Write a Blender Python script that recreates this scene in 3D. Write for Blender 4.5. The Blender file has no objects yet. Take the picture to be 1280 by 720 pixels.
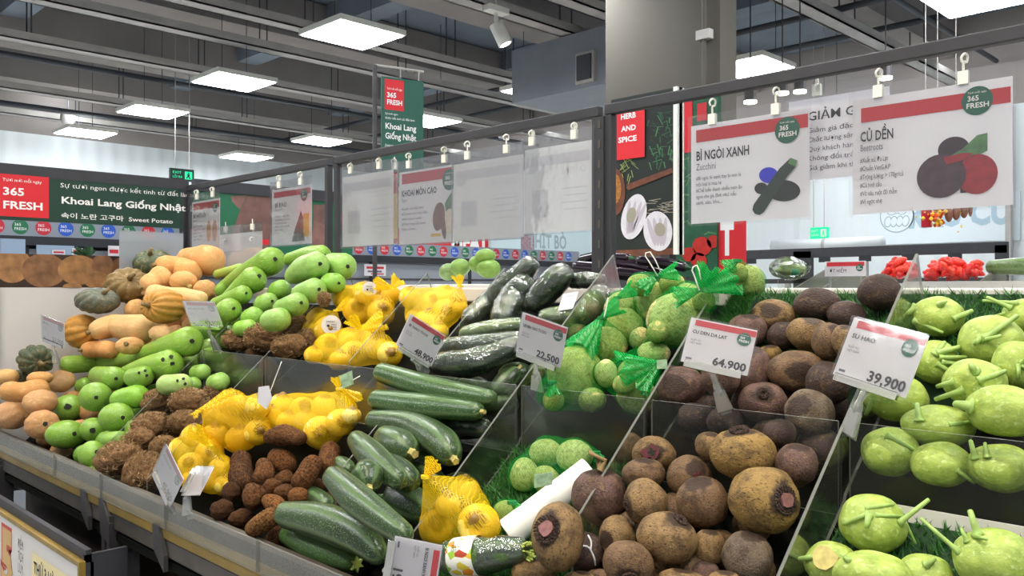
import bpy, math, random
import numpy as np
from mathutils import Vector, Matrix

scene = bpy.context.scene
COL = scene.collection
S = math.sqrt(0.5)

# ------------------------------------------------------------ camera, world, lamps, exposure
FOC = 1070.0
EYE = np.array([0.0, 0.0, 1.40])
cam_data = bpy.data.cameras.new('camera')
cam_data.sensor_width = 36.0
cam_data.lens = FOC / 1280.0 * 36.0
cam_data.clip_start = 0.05
cam_data.clip_end = 200
cam = bpy.data.objects.new('camera', cam_data)
COL.objects.link(cam)
cam.location = EYE
cam.rotation_euler = (math.pi / 2, 0, math.pi / 4)
scene.camera = cam

scene.view_settings.view_transform = 'Standard'
scene.view_settings.look = 'None'
scene.view_settings.gamma = 1.0
scene.view_settings.use_curve_mapping = False
scene.view_settings.exposure = 0.12
scene.cycles.transparent_max_bounces = 40
scene.cycles.max_bounces = 10

world = bpy.data.worlds.new('world')
scene.world = world
world.use_nodes = True
world.node_tree.nodes['Background'].inputs[0].default_value = (0.85, 0.92, 1.0, 1)
world.node_tree.nodes['Background'].inputs[1].default_value = 0.34

PANEL_EMIT = 29.0          # radiance of the ceiling LED panels
SPOT_W = 80.0              # track spotlights over the produce

def lamp_spot(loc, target, watts, size=math.radians(68), col=(1.0, 0.87, 0.66)):
    d = bpy.data.lights.new('track_lamp', 'SPOT')
    d.energy = watts
    d.spot_size = size
    d.spot_blend = 0.6
    d.shadow_soft_size = 0.05
    d.color = col
    o = bpy.data.objects.new('track_lamp', d)
    COL.objects.link(o)
    o.location = loc
    o.rotation_euler = (Vector(target) - Vector(loc)).to_track_quat('-Z', 'Y').to_euler()
    return o

for sx in (-3.6, -2.6, -1.6, -0.7, 0.2):      # the store's track spotlights over the front of the stand
    lamp_spot((sx + 0.25, 0.2, 3.35), (sx, 1.35, 1.15), SPOT_W)

def wall_washer(loc, rot, length, watts):    # lamps in the ceiling void that wash the white walls
    d = bpy.data.lights.new('wall_washer', 'AREA'); d.shape = 'RECTANGLE'; d.size = length; d.size_y = 0.15; d.energy = watts; d.color = (0.95, 0.98, 1.0)
    o = bpy.data.objects.new('wall_washer', d); COL.objects.link(o); o.location = loc; o.rotation_euler = rot
wall_washer((-13.9, 4.5, 4.3), (0, math.radians(38), 0), 14.0, 190.0)
wall_washer((-4.5, 10.9, 4.2), (math.radians(38), 0, 0), 18.0, 120.0)

# ------------------------------------------------------------ geometry of the view
FW = np.array([-S, S, 0.0]); RT = np.array([S, S, 0.0]); UP = np.array([0, 0, 1.0])
def ray(px, py): return FW + (px - 640.0) / FOC * RT + (360.0 - py) / FOC * UP
def atd(px, py, d): return EYE + ray(px, py) * d
def aty(px, py, y): r = ray(px, py); return EYE + r * (y / r[1])
def atx(px, py, x): r = ray(px, py); return EYE + r * (x / r[0])
def atz(px, py, z): r = ray(px, py); return EYE + r * ((z - 1.4) / r[2])

def lin(c):
    if isinstance(c, str):
        c = [int(c[i:i + 2], 16) / 255 for i in (0, 2, 4)]
    return tuple(v / 12.92 if v <= 0.04045 else ((v + 0.055) / 1.055) ** 2.4 for v in c[:3]) + (1.0,)

# ------------------------------------------------------------ objects and properties
def link(o, parent=None):
    COL.objects.link(o)
    if parent is not None:
        o.parent = parent
    return o

def tag(o, label=None, cat=None, group=None, kind=None):
    if label: o['label'] = label
    if cat: o['category'] = cat
    if group: o['group'] = group
    if kind: o['kind'] = kind
    return o

def empty(name, loc=(0, 0, 0), label=None, cat=None, group=None):
    o = bpy.data.objects.new(name, None)
    o.empty_display_size = 0.05
    link(o)
    o.location = loc
    return tag(o, label, cat, group)

def mesh_obj(name, verts, faces, mat, parent=None, smooth=False, origin=None, canon=None, mats=None, face_mats=None):
    """One mesh object; verts are world positions; the object's origin is put at ORIGIN (default: the middle of the base)."""
    v = np.asarray(verts, dtype=float).reshape(-1, 3)
    if origin is None:
        lo, hi = v.min(0), v.max(0)
        origin = np.array([(lo[0] + hi[0]) / 2, (lo[1] + hi[1]) / 2, lo[2]])
    origin = np.asarray(origin, dtype=float)
    me = bpy.data.meshes.new(name)
    me.from_pydata((v - origin).tolist(), [], [list(map(int, f)) for f in faces])
    for m in (mats or [mat]):
        me.materials.append(m)
    if face_mats is not None:
        me.polygons.foreach_set('material_index', list(face_mats))
    if smooth:
        me.polygons.foreach_set('use_smooth', [True] * len(me.polygons))
    if canon is not None:
        a = me.attributes.new('canon', 'FLOAT_VECTOR', 'POINT')
        a.data.foreach_set('vector', np.asarray(canon, dtype=np.float32).ravel())
    me.update()
    o = bpy.data.objects.new(name, me)
    link(o, parent)
    if parent is not None:
        w = Vector((0, 0, 0)); q = parent
        while q is not None: w += q.location; q = q.parent
        o.location = Vector(origin) - w
    else:
        o.location = origin
    return o

class MB:
    """collects boxes, tubes and polygons in world space for ONE mesh"""
    def __init__(self): self.v = []; self.f = []; self.fm = []
    def add(self, vs, fs, mi=0):
        b = len(self.v)
        self.v.extend([tuple(p) for p in vs])
        self.f.extend([[b + i for i in f] for f in fs])
        self.fm.extend([mi] * len(fs))
        return self
    def box(self, lo, hi, mi=0):
        x0, y0, z0 = lo; x1, y1, z1 = hi
        return self.add([(x0,y0,z0),(x1,y0,z0),(x1,y1,z0),(x0,y1,z0),(x0,y0,z1),(x1,y0,z1),(x1,y1,z1),(x0,y1,z1)],
                        [(0,3,2,1),(4,5,6,7),(0,1,5,4),(1,2,6,5),(2,3,7,6),(3,0,4,7)], mi)
    def prism(self, pts, nrm, th, mi=0, edge=None):
        """polygon PTS (3d) thickened by TH along NRM"""
        n = len(pts); nrm = np.asarray(nrm, float)
        p = np.asarray(pts, float)
        vs = list(p) + list(p + nrm * th)
        b = len(self.v)
        self.add(vs, [tuple(range(n - 1, -1, -1)), tuple(range(n, 2 * n))], mi)
        for i in range(n):
            j = (i + 1) % n
            self.f.append([b + i, b + j, b + n + j, b + n + i]); self.fm.append(mi if edge is None else edge)
        return self
    def tube(self, pts, r, n=10, mi=0, cap=True):
        v, f, _ = tube_geo(pts, r, n, cap)
        return self.add(v, f, mi)
    def build(self, name, mat, parent=None, smooth=False, mats=None, origin=None, bevel=0):
        o = mesh_obj(name, self.v, self.f, mat, parent, smooth, origin, mats=mats, face_mats=self.fm)
        if bevel:
            m = o.modifiers.new('bevel', 'BEVEL'); m.width = bevel; m.segments = 2; m.limit_method = 'ANGLE'
        return o

def tube_geo(pts, r, n=10, cap=True):
    p = np.asarray(pts, float); m = len(p)
    rr = np.full(m, r, float) if np.isscalar(r) else np.asarray(r, float)
    t = np.gradient(p, axis=0); t /= np.linalg.norm(t, axis=1)[:, None] + 1e-12
    a = np.array([0, 0, 1.0]) if abs(t[0][2]) < 0.9 else np.array([1.0, 0, 0])
    u = np.cross(t[0], a); u /= np.linalg.norm(u)
    V = []; Cn = []
    L = np.concatenate([[0], np.cumsum(np.linalg.norm(np.diff(p, axis=0), axis=1))]); L /= max(L[-1], 1e-9)
    for i in range(m):
        u = u - t[i] * np.dot(u, t[i]); u /= np.linalg.norm(u) + 1e-12
        w = np.cross(t[i], u)
        for k in range(n):
            an = 2 * math.pi * k / n
            V.append(p[i] + rr[i] * (math.cos(an) * u + math.sin(an) * w))
            Cn.append((math.cos(an), math.sin(an), L[i]))
    F = []
    for i in range(m - 1):
        for k in range(n):
            k2 = (k + 1) % n
            F.append((i*n + k, i*n + k2, (i+1)*n + k2, (i+1)*n + k))
    if cap:
        F.append(tuple(range(n - 1, -1, -1))); F.append(tuple((m-1)*n + k for k in range(n)))
    return np.array(V), F, np.array(Cn)

def smooth_path(ctrl, n):
    """Catmull-Rom through CTRL"""
    c = np.asarray(ctrl, float)
    if len(c) == 2:
        return c[0] + (c[1] - c[0]) * np.linspace(0, 1, n)[:, None]
    e = np.vstack([2*c[0] - c[1], c, 2*c[-1] - c[-2]])
    out = []
    for s in np.linspace(0, len(c) - 1 - 1e-9, n):
        i = int(s); t = s - i
        p0, p1, p2, p3 = e[i], e[i+1], e[i+2], e[i+3]
        out.append(0.5 * ((2*p1) + (-p0 + p2)*t + (2*p0 - 5*p1 + 4*p2 - p3)*t*t + (-p0 + 3*p1 - 3*p2 + p3)*t**3))
    return np.array(out)

# ------------------------------------------------------------ materials
MAT = {}
def new_mat(name):
    m = bpy.data.materials.new(name); m.use_nodes = True
    nt = m.node_tree
    return m, nt, nt.nodes['Principled BSDF'], nt.nodes['Material Output']

def N(nt, typ, **kw):
    n = nt.nodes.new(typ)
    for k, v in kw.items():
        if k.startswith('i_'):
            key = k[2:]
            n.inputs[int(key) if key.isdigit() else key.replace('_', ' ')].default_value = v
        else:
            setattr(n, k, v)
    return n

def plain(name, col, rough=0.5, metal=0.0, spec=0.5, noise=0.0, nscale=20, emit=0, bump=0):
    m, nt, b, out = new_mat(name)
    c = lin(col)
    b.inputs['Base Color'].default_value = c
    b.inputs['Roughness'].default_value = rough
    b.inputs['Metallic'].default_value = metal
    b.inputs['Specular IOR Level'].default_value = spec
    if noise or bump:
        tc = N(nt, 'ShaderNodeTexCoord'); no = N(nt, 'ShaderNodeTexNoise', i_Scale=nscale, i_Detail=4.0)
        nt.links.new(tc.outputs['Object'], no.inputs['Vector'])
        if noise:
            mr = N(nt, 'ShaderNodeMapRange', i_From_Min=0.3, i_From_Max=0.7, i_To_Min=1 - noise, i_To_Max=1 + noise * 0.5)
            nt.links.new(no.outputs[0], mr.inputs[0])
            mx = N(nt, 'ShaderNodeVectorMath', operation='SCALE'); mx.inputs[0].default_value = c[:3]
            nt.links.new(mr.outputs[0], mx.inputs['Scale']); nt.links.new(mx.outputs[0], b.inputs['Base Color'])
        if bump:
            bp = N(nt, 'ShaderNodeBump', i_Strength=bump, i_Distance=0.01)
            nt.links.new(no.outputs[0], bp.inputs['Height']); nt.links.new(bp.outputs[0], b.inputs['Normal'])
    if emit:
        b.inputs['Emission Color'].default_value = c; b.inputs['Emission Strength'].default_value = emit
    MAT[name] = m
    return m

def clear_mat(name, tint=(0.93, 0.95, 0.93), haze=0.05, hazecol=(0.7, 0.72, 0.7), rough=0.06, gloss=1.0, bump=0, bscale=30, base=0.0):
    """thin clear plastic: straight-through transparency, a little haze, fresnel gloss"""
    m, nt, b, out = new_mat(name); nt.nodes.remove(b)
    tr = N(nt, 'ShaderNodeBsdfTransparent'); tr.inputs[0].default_value = (*tint, 1)
    df = N(nt, 'ShaderNodeBsdfDiffuse'); df.inputs[0].default_value = (*hazecol, 1)
    gl = N(nt, 'ShaderNodeBsdfGlossy'); gl.inputs['Roughness'].default_value = rough
    fr = N(nt, 'ShaderNodeFresnel'); fr.inputs['IOR'].default_value = 1.45
    mu = N(nt, 'ShaderNodeMath', operation='MULTIPLY_ADD'); mu.inputs[1].default_value = gloss; mu.inputs[2].default_value = base
    m1 = N(nt, 'ShaderNodeMixShader'); m2 = N(nt, 'ShaderNodeMixShader')
    m1.inputs[0].default_value = haze
    L = nt.links.new
    L(tr.outputs[0], m1.inputs[1]); L(df.outputs[0], m1.inputs[2])
    L(fr.outputs[0], mu.inputs[0]); L(mu.outputs[0], m2.inputs[0])
    L(m1.outputs[0], m2.inputs[1]); L(gl.outputs[0], m2.inputs[2]); L(m2.outputs[0], out.inputs['Surface'])
    if bump:
        tc = N(nt, 'ShaderNodeTexCoord'); no = N(nt, 'ShaderNodeTexNoise', i_Scale=bscale, i_Detail=3.0)
        bp = N(nt, 'ShaderNodeBump', i_Strength=bump, i_Distance=0.01)
        L(tc.outputs['Object'], no.inputs['Vector']); L(no.outputs[0], bp.inputs['Height'])
        L(bp.outputs[0], gl.inputs['Normal']); L(bp.outputs[0], fr.inputs['Normal'])
    MAT[name] = m
    return m

def net_mat(name, col, scale, amount, clear=0.7):
    """plastic produce net: two families of fine strands with gaps between"""
    m, nt, b, out = new_mat(name); L = nt.links.new
    tc = N(nt, 'ShaderNodeTexCoord')
    ws = []
    for rot in ((0.5, 0.3, 0.7), (-0.6, 0.4, -0.9)):
        mp = N(nt, 'ShaderNodeMapping'); mp.inputs['Rotation'].default_value = rot
        L(tc.outputs['Object'], mp.inputs[0])
        w = N(nt, 'ShaderNodeTexWave', i_Scale=scale, i_Distortion=1.2, i_Detail=1.0); w.inputs['Detail Scale'].default_value = 0.4
        L(mp.outputs[0], w.inputs[0]); ws.append(w)
    mx = N(nt, 'ShaderNodeMath', operation='MAXIMUM'); L(ws[0].outputs['Fac'], mx.inputs[0]); L(ws[1].outputs['Fac'], mx.inputs[1])
    mr = N(nt, 'ShaderNodeMapRange', i_From_Min=0.55, i_From_Max=0.95, i_To_Min=amount * 0.55, i_To_Max=min(1.0, amount * 1.6))
    L(mx.outputs[0], mr.inputs[0])
    df = N(nt, 'ShaderNodeBsdfDiffuse'); df.inputs[0].default_value = lin(col)
    tl = N(nt, 'ShaderNodeBsdfTranslucent'); tl.inputs[0].default_value = lin(col)
    gl = N(nt, 'ShaderNodeBsdfGlossy'); gl.inputs['Roughness'].default_value = 0.35
    a = N(nt, 'ShaderNodeMixShader'); a.inputs[0].default_value = 0.4
    c = N(nt, 'ShaderNodeMixShader'); c.inputs[0].default_value = 0.06
    tr = N(nt, 'ShaderNodeBsdfTransparent'); tr.inputs[0].default_value = tuple(clear + (1 - clear) * v for v in lin(col)[:3]) + (1,)
    f = N(nt, 'ShaderNodeMixShader')
    L(df.outputs[0], a.inputs[1]); L(tl.outputs[0], a.inputs[2])
    L(a.outputs[0], c.inputs[1]); L(gl.outputs[0], c.inputs[2])
    L(mr.outputs[0], f.inputs[0]); L(tr.outputs[0], f.inputs[1]); L(c.outputs[0], f.inputs[2])
    L(f.outputs[0], out.inputs['Surface'])
    nt.nodes.remove(b)
    MAT[name] = m
    return m

def veg_mat(name, second, third=None, nscale=3.0, thresh=(0.42, 0.62), amount=0.85, rough=0.55, spec=0.4, bump=0.3, bscale=30,
            crown=None, crown_at=(0.86, 0.95), speck=None, speck_scale=60, speck_t=(0.62, 0.68), stretch=(1, 1, 1), ribs=None, subsurf=0):
    """skin of a vegetable: the object's own colour mottled with SECOND, a crown zone at the pole, specks, fine bump"""
    m, nt, b, out = new_mat(name); L = nt.links.new
    at = N(nt, 'ShaderNodeAttribute'); at.attribute_name = 'canon'
    oi = N(nt, 'ShaderNodeObjectInfo')
    rs = N(nt, 'ShaderNodeVectorMath', operation='SCALE'); rs.inputs[0].default_value = (37, 17, 53)
    L(oi.outputs['Random'], rs.inputs['Scale'])
    sc = N(nt, 'ShaderNodeVectorMath', operation='MULTIPLY'); sc.inputs[1].default_value = stretch
    L(at.outputs['Vector'], sc.inputs[0])
    ad = N(nt, 'ShaderNodeVectorMath', operation='ADD'); L(sc.outputs[0], ad.inputs[0]); L(rs.outputs[0], ad.inputs[1])
    n1 = N(nt, 'ShaderNodeTexNoise', i_Scale=nscale, i_Detail=6.0, i_Roughness=0.65); L(ad.outputs[0], n1.inputs['Vector'])
    r1 = N(nt, 'ShaderNodeMapRange', i_From_Min=thresh[0], i_From_Max=thresh[1], i_To_Min=0.0, i_To_Max=amount); L(n1.outputs[0], r1.inputs[0])
    mx = N(nt, 'ShaderNodeMix', data_type='RGBA'); L(r1.outputs[0], mx.inputs[0]); L(oi.outputs['Color'], mx.inputs[6]); mx.inputs[7].default_value = lin(second)
    cur = mx.outputs[2]
    if third:
        n2 = N(nt, 'ShaderNodeTexNoise', i_Scale=nscale * 2.3, i_Detail=8.0, i_Roughness=0.7); L(ad.outputs[0], n2.inputs['Vector'])
        r2 = N(nt, 'ShaderNodeMapRange', i_From_Min=0.52, i_From_Max=0.72, i_To_Min=0.0, i_To_Max=0.75); L(n2.outputs[0], r2.inputs[0])
        m2 = N(nt, 'ShaderNodeMix', data_type='RGBA'); L(r2.outputs[0], m2.inputs[0]); L(cur, m2.inputs[6]); m2.inputs[7].default_value = lin(third)
        cur = m2.outputs[2]
    if speck:
        n3 = N(nt, 'ShaderNodeTexNoise', i_Scale=speck_scale, i_Detail=2.0); L(ad.outputs[0], n3.inputs['Vector'])
        r3 = N(nt, 'ShaderNodeMapRange', i_From_Min=speck_t[0], i_From_Max=speck_t[1], i_To_Min=0.0, i_To_Max=0.8); L(n3.outputs[0], r3.inputs[0])
        m3 = N(nt, 'ShaderNodeMix', data_type='RGBA'); L(r3.outputs[0], m3.inputs[0]); L(cur, m3.inputs[6]); m3.inputs[7].default_value = lin(speck)
        cur = m3.outputs[2]
    if crown:
        sp = N(nt, 'ShaderNodeSeparateXYZ'); L(at.outputs['Vector'], sp.inputs[0])
        n4 = N(nt, 'ShaderNodeMath', operation='MULTIPLY_ADD'); n4.inputs[1].default_value = 0.34; L(n1.outputs[0], n4.inputs[0]); L(sp.outputs[2], n4.inputs[2])
        r4 = N(nt, 'ShaderNodeMapRange', i_From_Min=crown_at[0] + 0.08, i_From_Max=crown_at[1] + 0.08, i_To_Min=0.0, i_To_Max=0.9); L(n4.outputs[0], r4.inputs[0])
        m4 = N(nt, 'ShaderNodeMix', data_type='RGBA'); L(r4.outputs[0], m4.inputs[0]); L(cur, m4.inputs[6]); m4.inputs[7].default_value = lin(crown)
        cur = m4.outputs[2]
    if ribs:
        # pale stripes along the fruit, by angle about its axis
        sp = N(nt, 'ShaderNodeSeparateXYZ'); L(at.outputs['Vector'], sp.inputs[0])
        an = N(nt, 'ShaderNodeMath', operation='ARCTAN2'); L(sp.outputs[1], an.inputs[0]); L(sp.outputs[0], an.inputs[1])
        ml = N(nt, 'ShaderNodeMath', operation='MULTIPLY'); ml.inputs[1].default_value = ribs[1]; L(an.outputs[0], ml.inputs[0])
        si = N(nt, 'ShaderNodeMath', operation='SINE'); L(ml.outputs[0], si.inputs[0])
        ns = N(nt, 'ShaderNodeMath', operation='MULTIPLY_ADD'); ns.inputs[1].default_value = 1.6; L(n1.outputs[0], ns.inputs[0]); L(si.outputs[0], ns.inputs[2])
        r5 = N(nt, 'ShaderNodeMapRange', i_From_Min=ribs[2], i_From_Max=ribs[2] + 0.5, i_To_Min=0.0, i_To_Max=ribs[3]); L(ns.outputs[0], r5.inputs[0])
        m5 = N(nt, 'ShaderNodeMix', data_type='RGBA'); L(r5.outputs[0], m5.inputs[0]); L(cur, m5.inputs[6]); m5.inputs[7].default_value = lin(ribs[0])
        cur = m5.outputs[2]
    L(cur, b.inputs['Base Color'])
    b.inputs['Roughness'].default_value = rough
    b.inputs['Specular IOR Level'].default_value = spec
    if subsurf:
        b.inputs['Subsurface Weight'].default_value = subsurf; b.inputs['Subsurface Radius'].default_value = (0.01, 0.012, 0.004); b.inputs['Subsurface Scale'].default_value = 0.4
    if bump:
        nb = N(nt, 'ShaderNodeTexNoise', i_Scale=bscale, i_Detail=5.0, i_Roughness=0.6); L(ad.outputs[0], nb.inputs['Vector'])
        bp = N(nt, 'ShaderNodeBump', i_Strength=bump, i_Distance=0.004); L(nb.outputs[0], bp.inputs['Height']); L(bp.outputs[0], b.inputs['Normal'])
    MAT[name] = m
    return m

# vegetables
veg_mat('beet', '3A2A1E', '8A7040', nscale=1.6, thresh=(0.44, 0.62), amount=0.7, rough=0.6, spec=0.35, bump=0.8, bscale=11, speck='2A1C15', speck_scale=12, speck_t=(0.58, 0.68), crown='33231A', crown_at=(0.92, 0.985))
veg_mat('kohlrabi', '7F9640', None, nscale=2.4, thresh=(0.40, 0.64), amount=0.8, rough=0.45, spec=0.4, bump=0.25, bscale=6, speck='BFD48A', speck_scale=6, speck_t=(0.56, 0.72), subsurf=0.05)
veg_mat('zucchini', '1F2E18', None, nscale=2.0, thresh=(0.4, 0.65), amount=0.5, rough=0.3, spec=0.5, bump=0.05, bscale=20, speck='93A878', speck_scale=12, speck_t=(0.58, 0.68), stretch=(1, 1, 9), ribs=('6B8656', 5, 1.15, 0.6))
veg_mat('gourd', '6F9A34', None, nscale=1.6, thresh=(0.4, 0.66), amount=0.7, rough=0.34, spec=0.45, bump=0.08, bscale=10, speck='AECB78', speck_scale=15, speck_t=(0.57, 0.68), stretch=(1, 1, 1.6), subsurf=0.1)
veg_mat('taro', '4E3824', 'B4946A', nscale=5, thresh=(0.38, 0.6), amount=0.8, rough=0.9, spec=0.1, bump=1.0, bscale=14, stretch=(1, 1, 3))
veg_mat('small_taro', '2E1C12', 'A8763F', nscale=5, thresh=(0.42, 0.60), amount=0.9, rough=0.85, spec=0.15, bump=0.9, bscale=14, stretch=(1, 1, 2.2))
veg_mat('pumpkin', '6E5B33', 'B8A57C', nscale=2.2, thresh=(0.45, 0.7), amount=0.5, rough=0.55, spec=0.3, bump=0.25, bscale=14)
veg_mat('butternut', 'C9925A', 'E6C797', nscale=2.5, thresh=(0.42, 0.7), amount=0.55, rough=0.6, spec=0.25, bump=0.3, bscale=12, stretch=(1, 1, 1.5))
veg_mat('onion', 'D8B044', None, nscale=2.0, thresh=(0.45, 0.72), amount=0.65, rough=0.4, spec=0.4, bump=0.08, bscale=8, crown='7A5420', crown_at=(0.93, 0.985), stretch=(3, 3, 0.6))
veg_mat('jicama', '8A8040', 'C4B86C', nscale=5.0, thresh=(0.44, 0.64), amount=0.75, rough=0.7, spec=0.2, bump=0.35, bscale=18, speck='5A5024', speck_scale=24, speck_t=(0.58, 0.68))
veg_mat('eggplant', '140A14', None, amount=0.4, rough=0.18, spec=0.6, bump=0.0)
veg_mat('chilli', '8E120E', None, amount=0.5, rough=0.3, spec=0.5, bump=0.0)
plain('stalk_green', '9DBB62', 0.45, noise=0.25, nscale=60)
plain('stem_pale', 'C2B36A', 0.6, noise=0.3, nscale=90)
plain('stem_dry', '8A744C', 0.8, noise=0.4, nscale=60)
plain('scar_dark', '1E2114', 0.8, noise=0.3, nscale=200)
plain('beet_crown', '46332A', 0.85, noise=0.6, nscale=160, bump=0.8)
plain('beet_cut', '8A5C58', 0.6, noise=0.35, nscale=120)
plain('beet_red', '5E1A22', 0.5, noise=0.5, nscale=150)
plain('root_hair', '7C5F42', 0.9, noise=0.4, nscale=80)
plain('leaf_dark', '2F5A32', 0.6, noise=0.4, nscale=40)
plain('flower_green', 'C8D86A', 0.5)
net_mat('net_yellow', 'FFE020', 75, 0.36, 0.68)
net_mat('net_green', '0AB848', 75, 0.17, 0.80)
net_mat('frill_yellow', 'FFE014', 90, 0.55)
net_mat('frill_green', '06B850', 90, 0.55)
clear_mat('acrylic', (0.94, 0.95, 0.93), 0.014, (0.42, 0.42, 0.38), 0.14, 0.40)
clear_mat('acrylic_edge', (0.8, 0.82, 0.79), 0.65, (0.24, 0.245, 0.22), 0.4, 0.0)
clear_mat('film', (0.96, 0.98, 0.97), 0.03, (0.8, 0.82, 0.8), 0.10, 1.5, bump=0.9, bscale=45, base=0.10)
clear_mat('sleeve', (0.985, 0.985, 0.99), 0.03, (0.8, 0.8, 0.84), 0.10, 0.6, bump=0.25, bscale=7)
clear_mat('clip_clear', (0.92, 0.93, 0.92), 0.30, (0.85, 0.86, 0.84), 0.12, 1.6, base=0.05)
def paper_mat(name, col, through):
    m, nt, b, out = new_mat(name); L = nt.links.new
    b.inputs['Base Color'].default_value = lin(col); b.inputs['Roughness'].default_value = 0.7
    t = N(nt, 'ShaderNodeBsdfTranslucent'); t.inputs[0].default_value = lin(col)
    x = N(nt, 'ShaderNodeMixShader'); x.inputs[0].default_value = through
    L(b.outputs[0], x.inputs[1]); L(t.outputs[0], x.inputs[2]); L(x.outputs[0], out.inputs['Surface']); MAT[name] = m
paper_mat('paper', 'E9E7EA', 0.30)
paper_mat('paper_back', 'F4F4F2', 0.5)
paper_mat('ghost_print', 'E4E3E6', 0.5)
plain('white_plastic', 'ECEBE2', 0.4)
plain('red_print', 'C22B36', 0.6)
plain('bright_red', 'D9202C', 0.5)
plain('dark_ink', '2B2B33', 0.7)
plain('grey_ink', '6A6A74', 0.7)
plain('white_ink', 'F2F2F0', 0.6)
plain('badge_green', '12604C', 0.6)
plain('banner_green', '12392C', 0.45)
plain('panel_white', 'D6D2CE', 0.5, noise=0.06, nscale=3)
plain('frame_black', '35353A', 0.55, noise=0.15, nscale=15)
plain('steel_dark', '4A484A', 0.5, metal=0.3, noise=0.2, nscale=25)
plain('steel_rail', '56514C', 0.5, metal=0.2, noise=0.25, nscale=18)
plain('wood_trim', '8C7230', 0.45, noise=0.25, nscale=14)
plain('board_dark', '12130F', 0.9, spec=0.08, noise=0.3, nscale=10)
plain('bin_brown', '33241A', 0.7, noise=0.3, nscale=8)
plain('turf_base', '1C3A1E', 0.9, noise=0.3, nscale=30)
plain('bolt', 'B8B8BC', 0.35, metal=0.9)

# ------------------------------------------------------------ printing on flat things
_text_cache = {}
def text_geo(body, bold=0.0):
    key = (body, bold)
    if key not in _text_cache:
        c = bpy.data.curves.new('lettering', 'FONT'); c.body = body; c.resolution_u = 2; c.offset = bold
        o = bpy.data.objects.new('lettering', c); COL.objects.link(o)
        bpy.context.view_layer.update()
        me = bpy.data.meshes.new_from_object(o.evaluated_get(bpy.context.evaluated_depsgraph_get()))
        v = np.array([q.co[:] for q in me.vertices]).reshape(-1, 3); f = [tuple(p.vertices) for p in me.polygons]
        bpy.data.objects.remove(o); bpy.data.curves.remove(c); bpy.data.meshes.remove(me)
        _text_cache[key] = (v, f)
    return _text_cache[key]

class Card:
    """a flat printed thing: origin at its top-left corner, u to the right, d downwards, n out of the face"""
    def __init__(self, parent, O, u, d, n, w, h):
        self.p, self.O, self.u, self.d, self.n, self.w, self.h = parent, np.asarray(O, float), np.asarray(u, float), np.asarray(d, float), np.asarray(n, float), w, h
        self.b = {}
    def P(self, x, y, k=1): return self.O + self.u * x * self.w + self.d * y * self.h + self.n * 0.0006 * k
    def poly(self, name, pts, mat, k=1):
        mb = self.b.setdefault((name, mat), MB())
        vs = [self.P(x, y, k) for x, y in pts]
        mb.add(vs, [tuple(range(len(pts) - 1, -1, -1))]); return self
    def rect(self, name, x0, y0, x1, y1, mat, k=1): return self.poly(name, [(x0, y0), (x1, y0), (x1, y1), (x0, y1)], mat, k)
    def ell(self, name, x, y, rx, ry, mat, k=1, rot=0, n=24, a0=0, a1=360):
        """rx, ry as shares of the card's height"""
        pts = []
        for i in range(n):
            a = math.radians(a0 + (a1 - a0) * i / (n if a1 - a0 == 360 else n - 1))
            cx, cy = rx * math.cos(a), ry * math.sin(a)
            c, s = math.cos(math.radians(rot)), math.sin(math.radians(rot))
            pts.append((x + (cx * c - cy * s) * self.h / self.w, y + cx * s + cy * c))
        return self.poly(name, pts, mat, k)
    def text(self, name, body, x, y, size, mat, k=2, width=None, bold=0.0, align='l'):
        """baseline starts at x, y; SIZE is the letter height as a share of the card's height; WIDTH (share of the width) overrides the natural width"""
        v, f = text_geo(body, bold)
        sx = sy = size * self.h / 0.72
        if width: sx = width * self.w / max(v[:, 0].max(), 1e-6)
        xo = x * self.w - (v[:, 0].max() * sx / 2 if align == 'c' else 0)
        mb = self.b.setdefault((name, mat), MB())
        base = self.O + self.d * y * self.h + self.n * 0.0006 * k
        mb.add([base + self.u * (xo + q[0] * sx) - self.d * q[1] * sy for q in v], f); return self
    def flush(self):
        made = {}
        for (name, mat), mb in sorted(self.b.items(), key=lambda kv: kv[0][0] in ('badge_lettering', 'square_lettering', 'disc_lettering')):
            up = made.get({'badge_lettering': 'round_badge', 'square_lettering': 'red_square', 'disc_lettering': 'price_disc'}.get(name), self.p)
            made[name] = mb.build(name, MAT[mat], up)
        self.b = {}
    def badge(self, x, y, r, mat='badge_green', k=2):
        self.ell('round_badge', x, y, r, r, mat, k, n=28)
        s = self.h / self.w
        self.text('badge_lettering', '365', x - r * 0.62 * s, y - r * 0.02, r * 0.36, 'white_ink', k + 1, bold=0.02)
        self.text('badge_lettering', 'FRESH', x - r * 0.70 * s, y + r * 0.48, r * 0.36, 'white_ink', k + 1, bold=0.02, width=r * 1.45 * s)
        self.text('badge_lettering', 'Tươi mỗi ngày', x - r * 0.6 * s, y - r * 0.52, r * 0.14, 'white_ink', k + 1, width=r * 1.2 * s)

X_, Y_, Z_ = np.eye(3)

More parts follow.
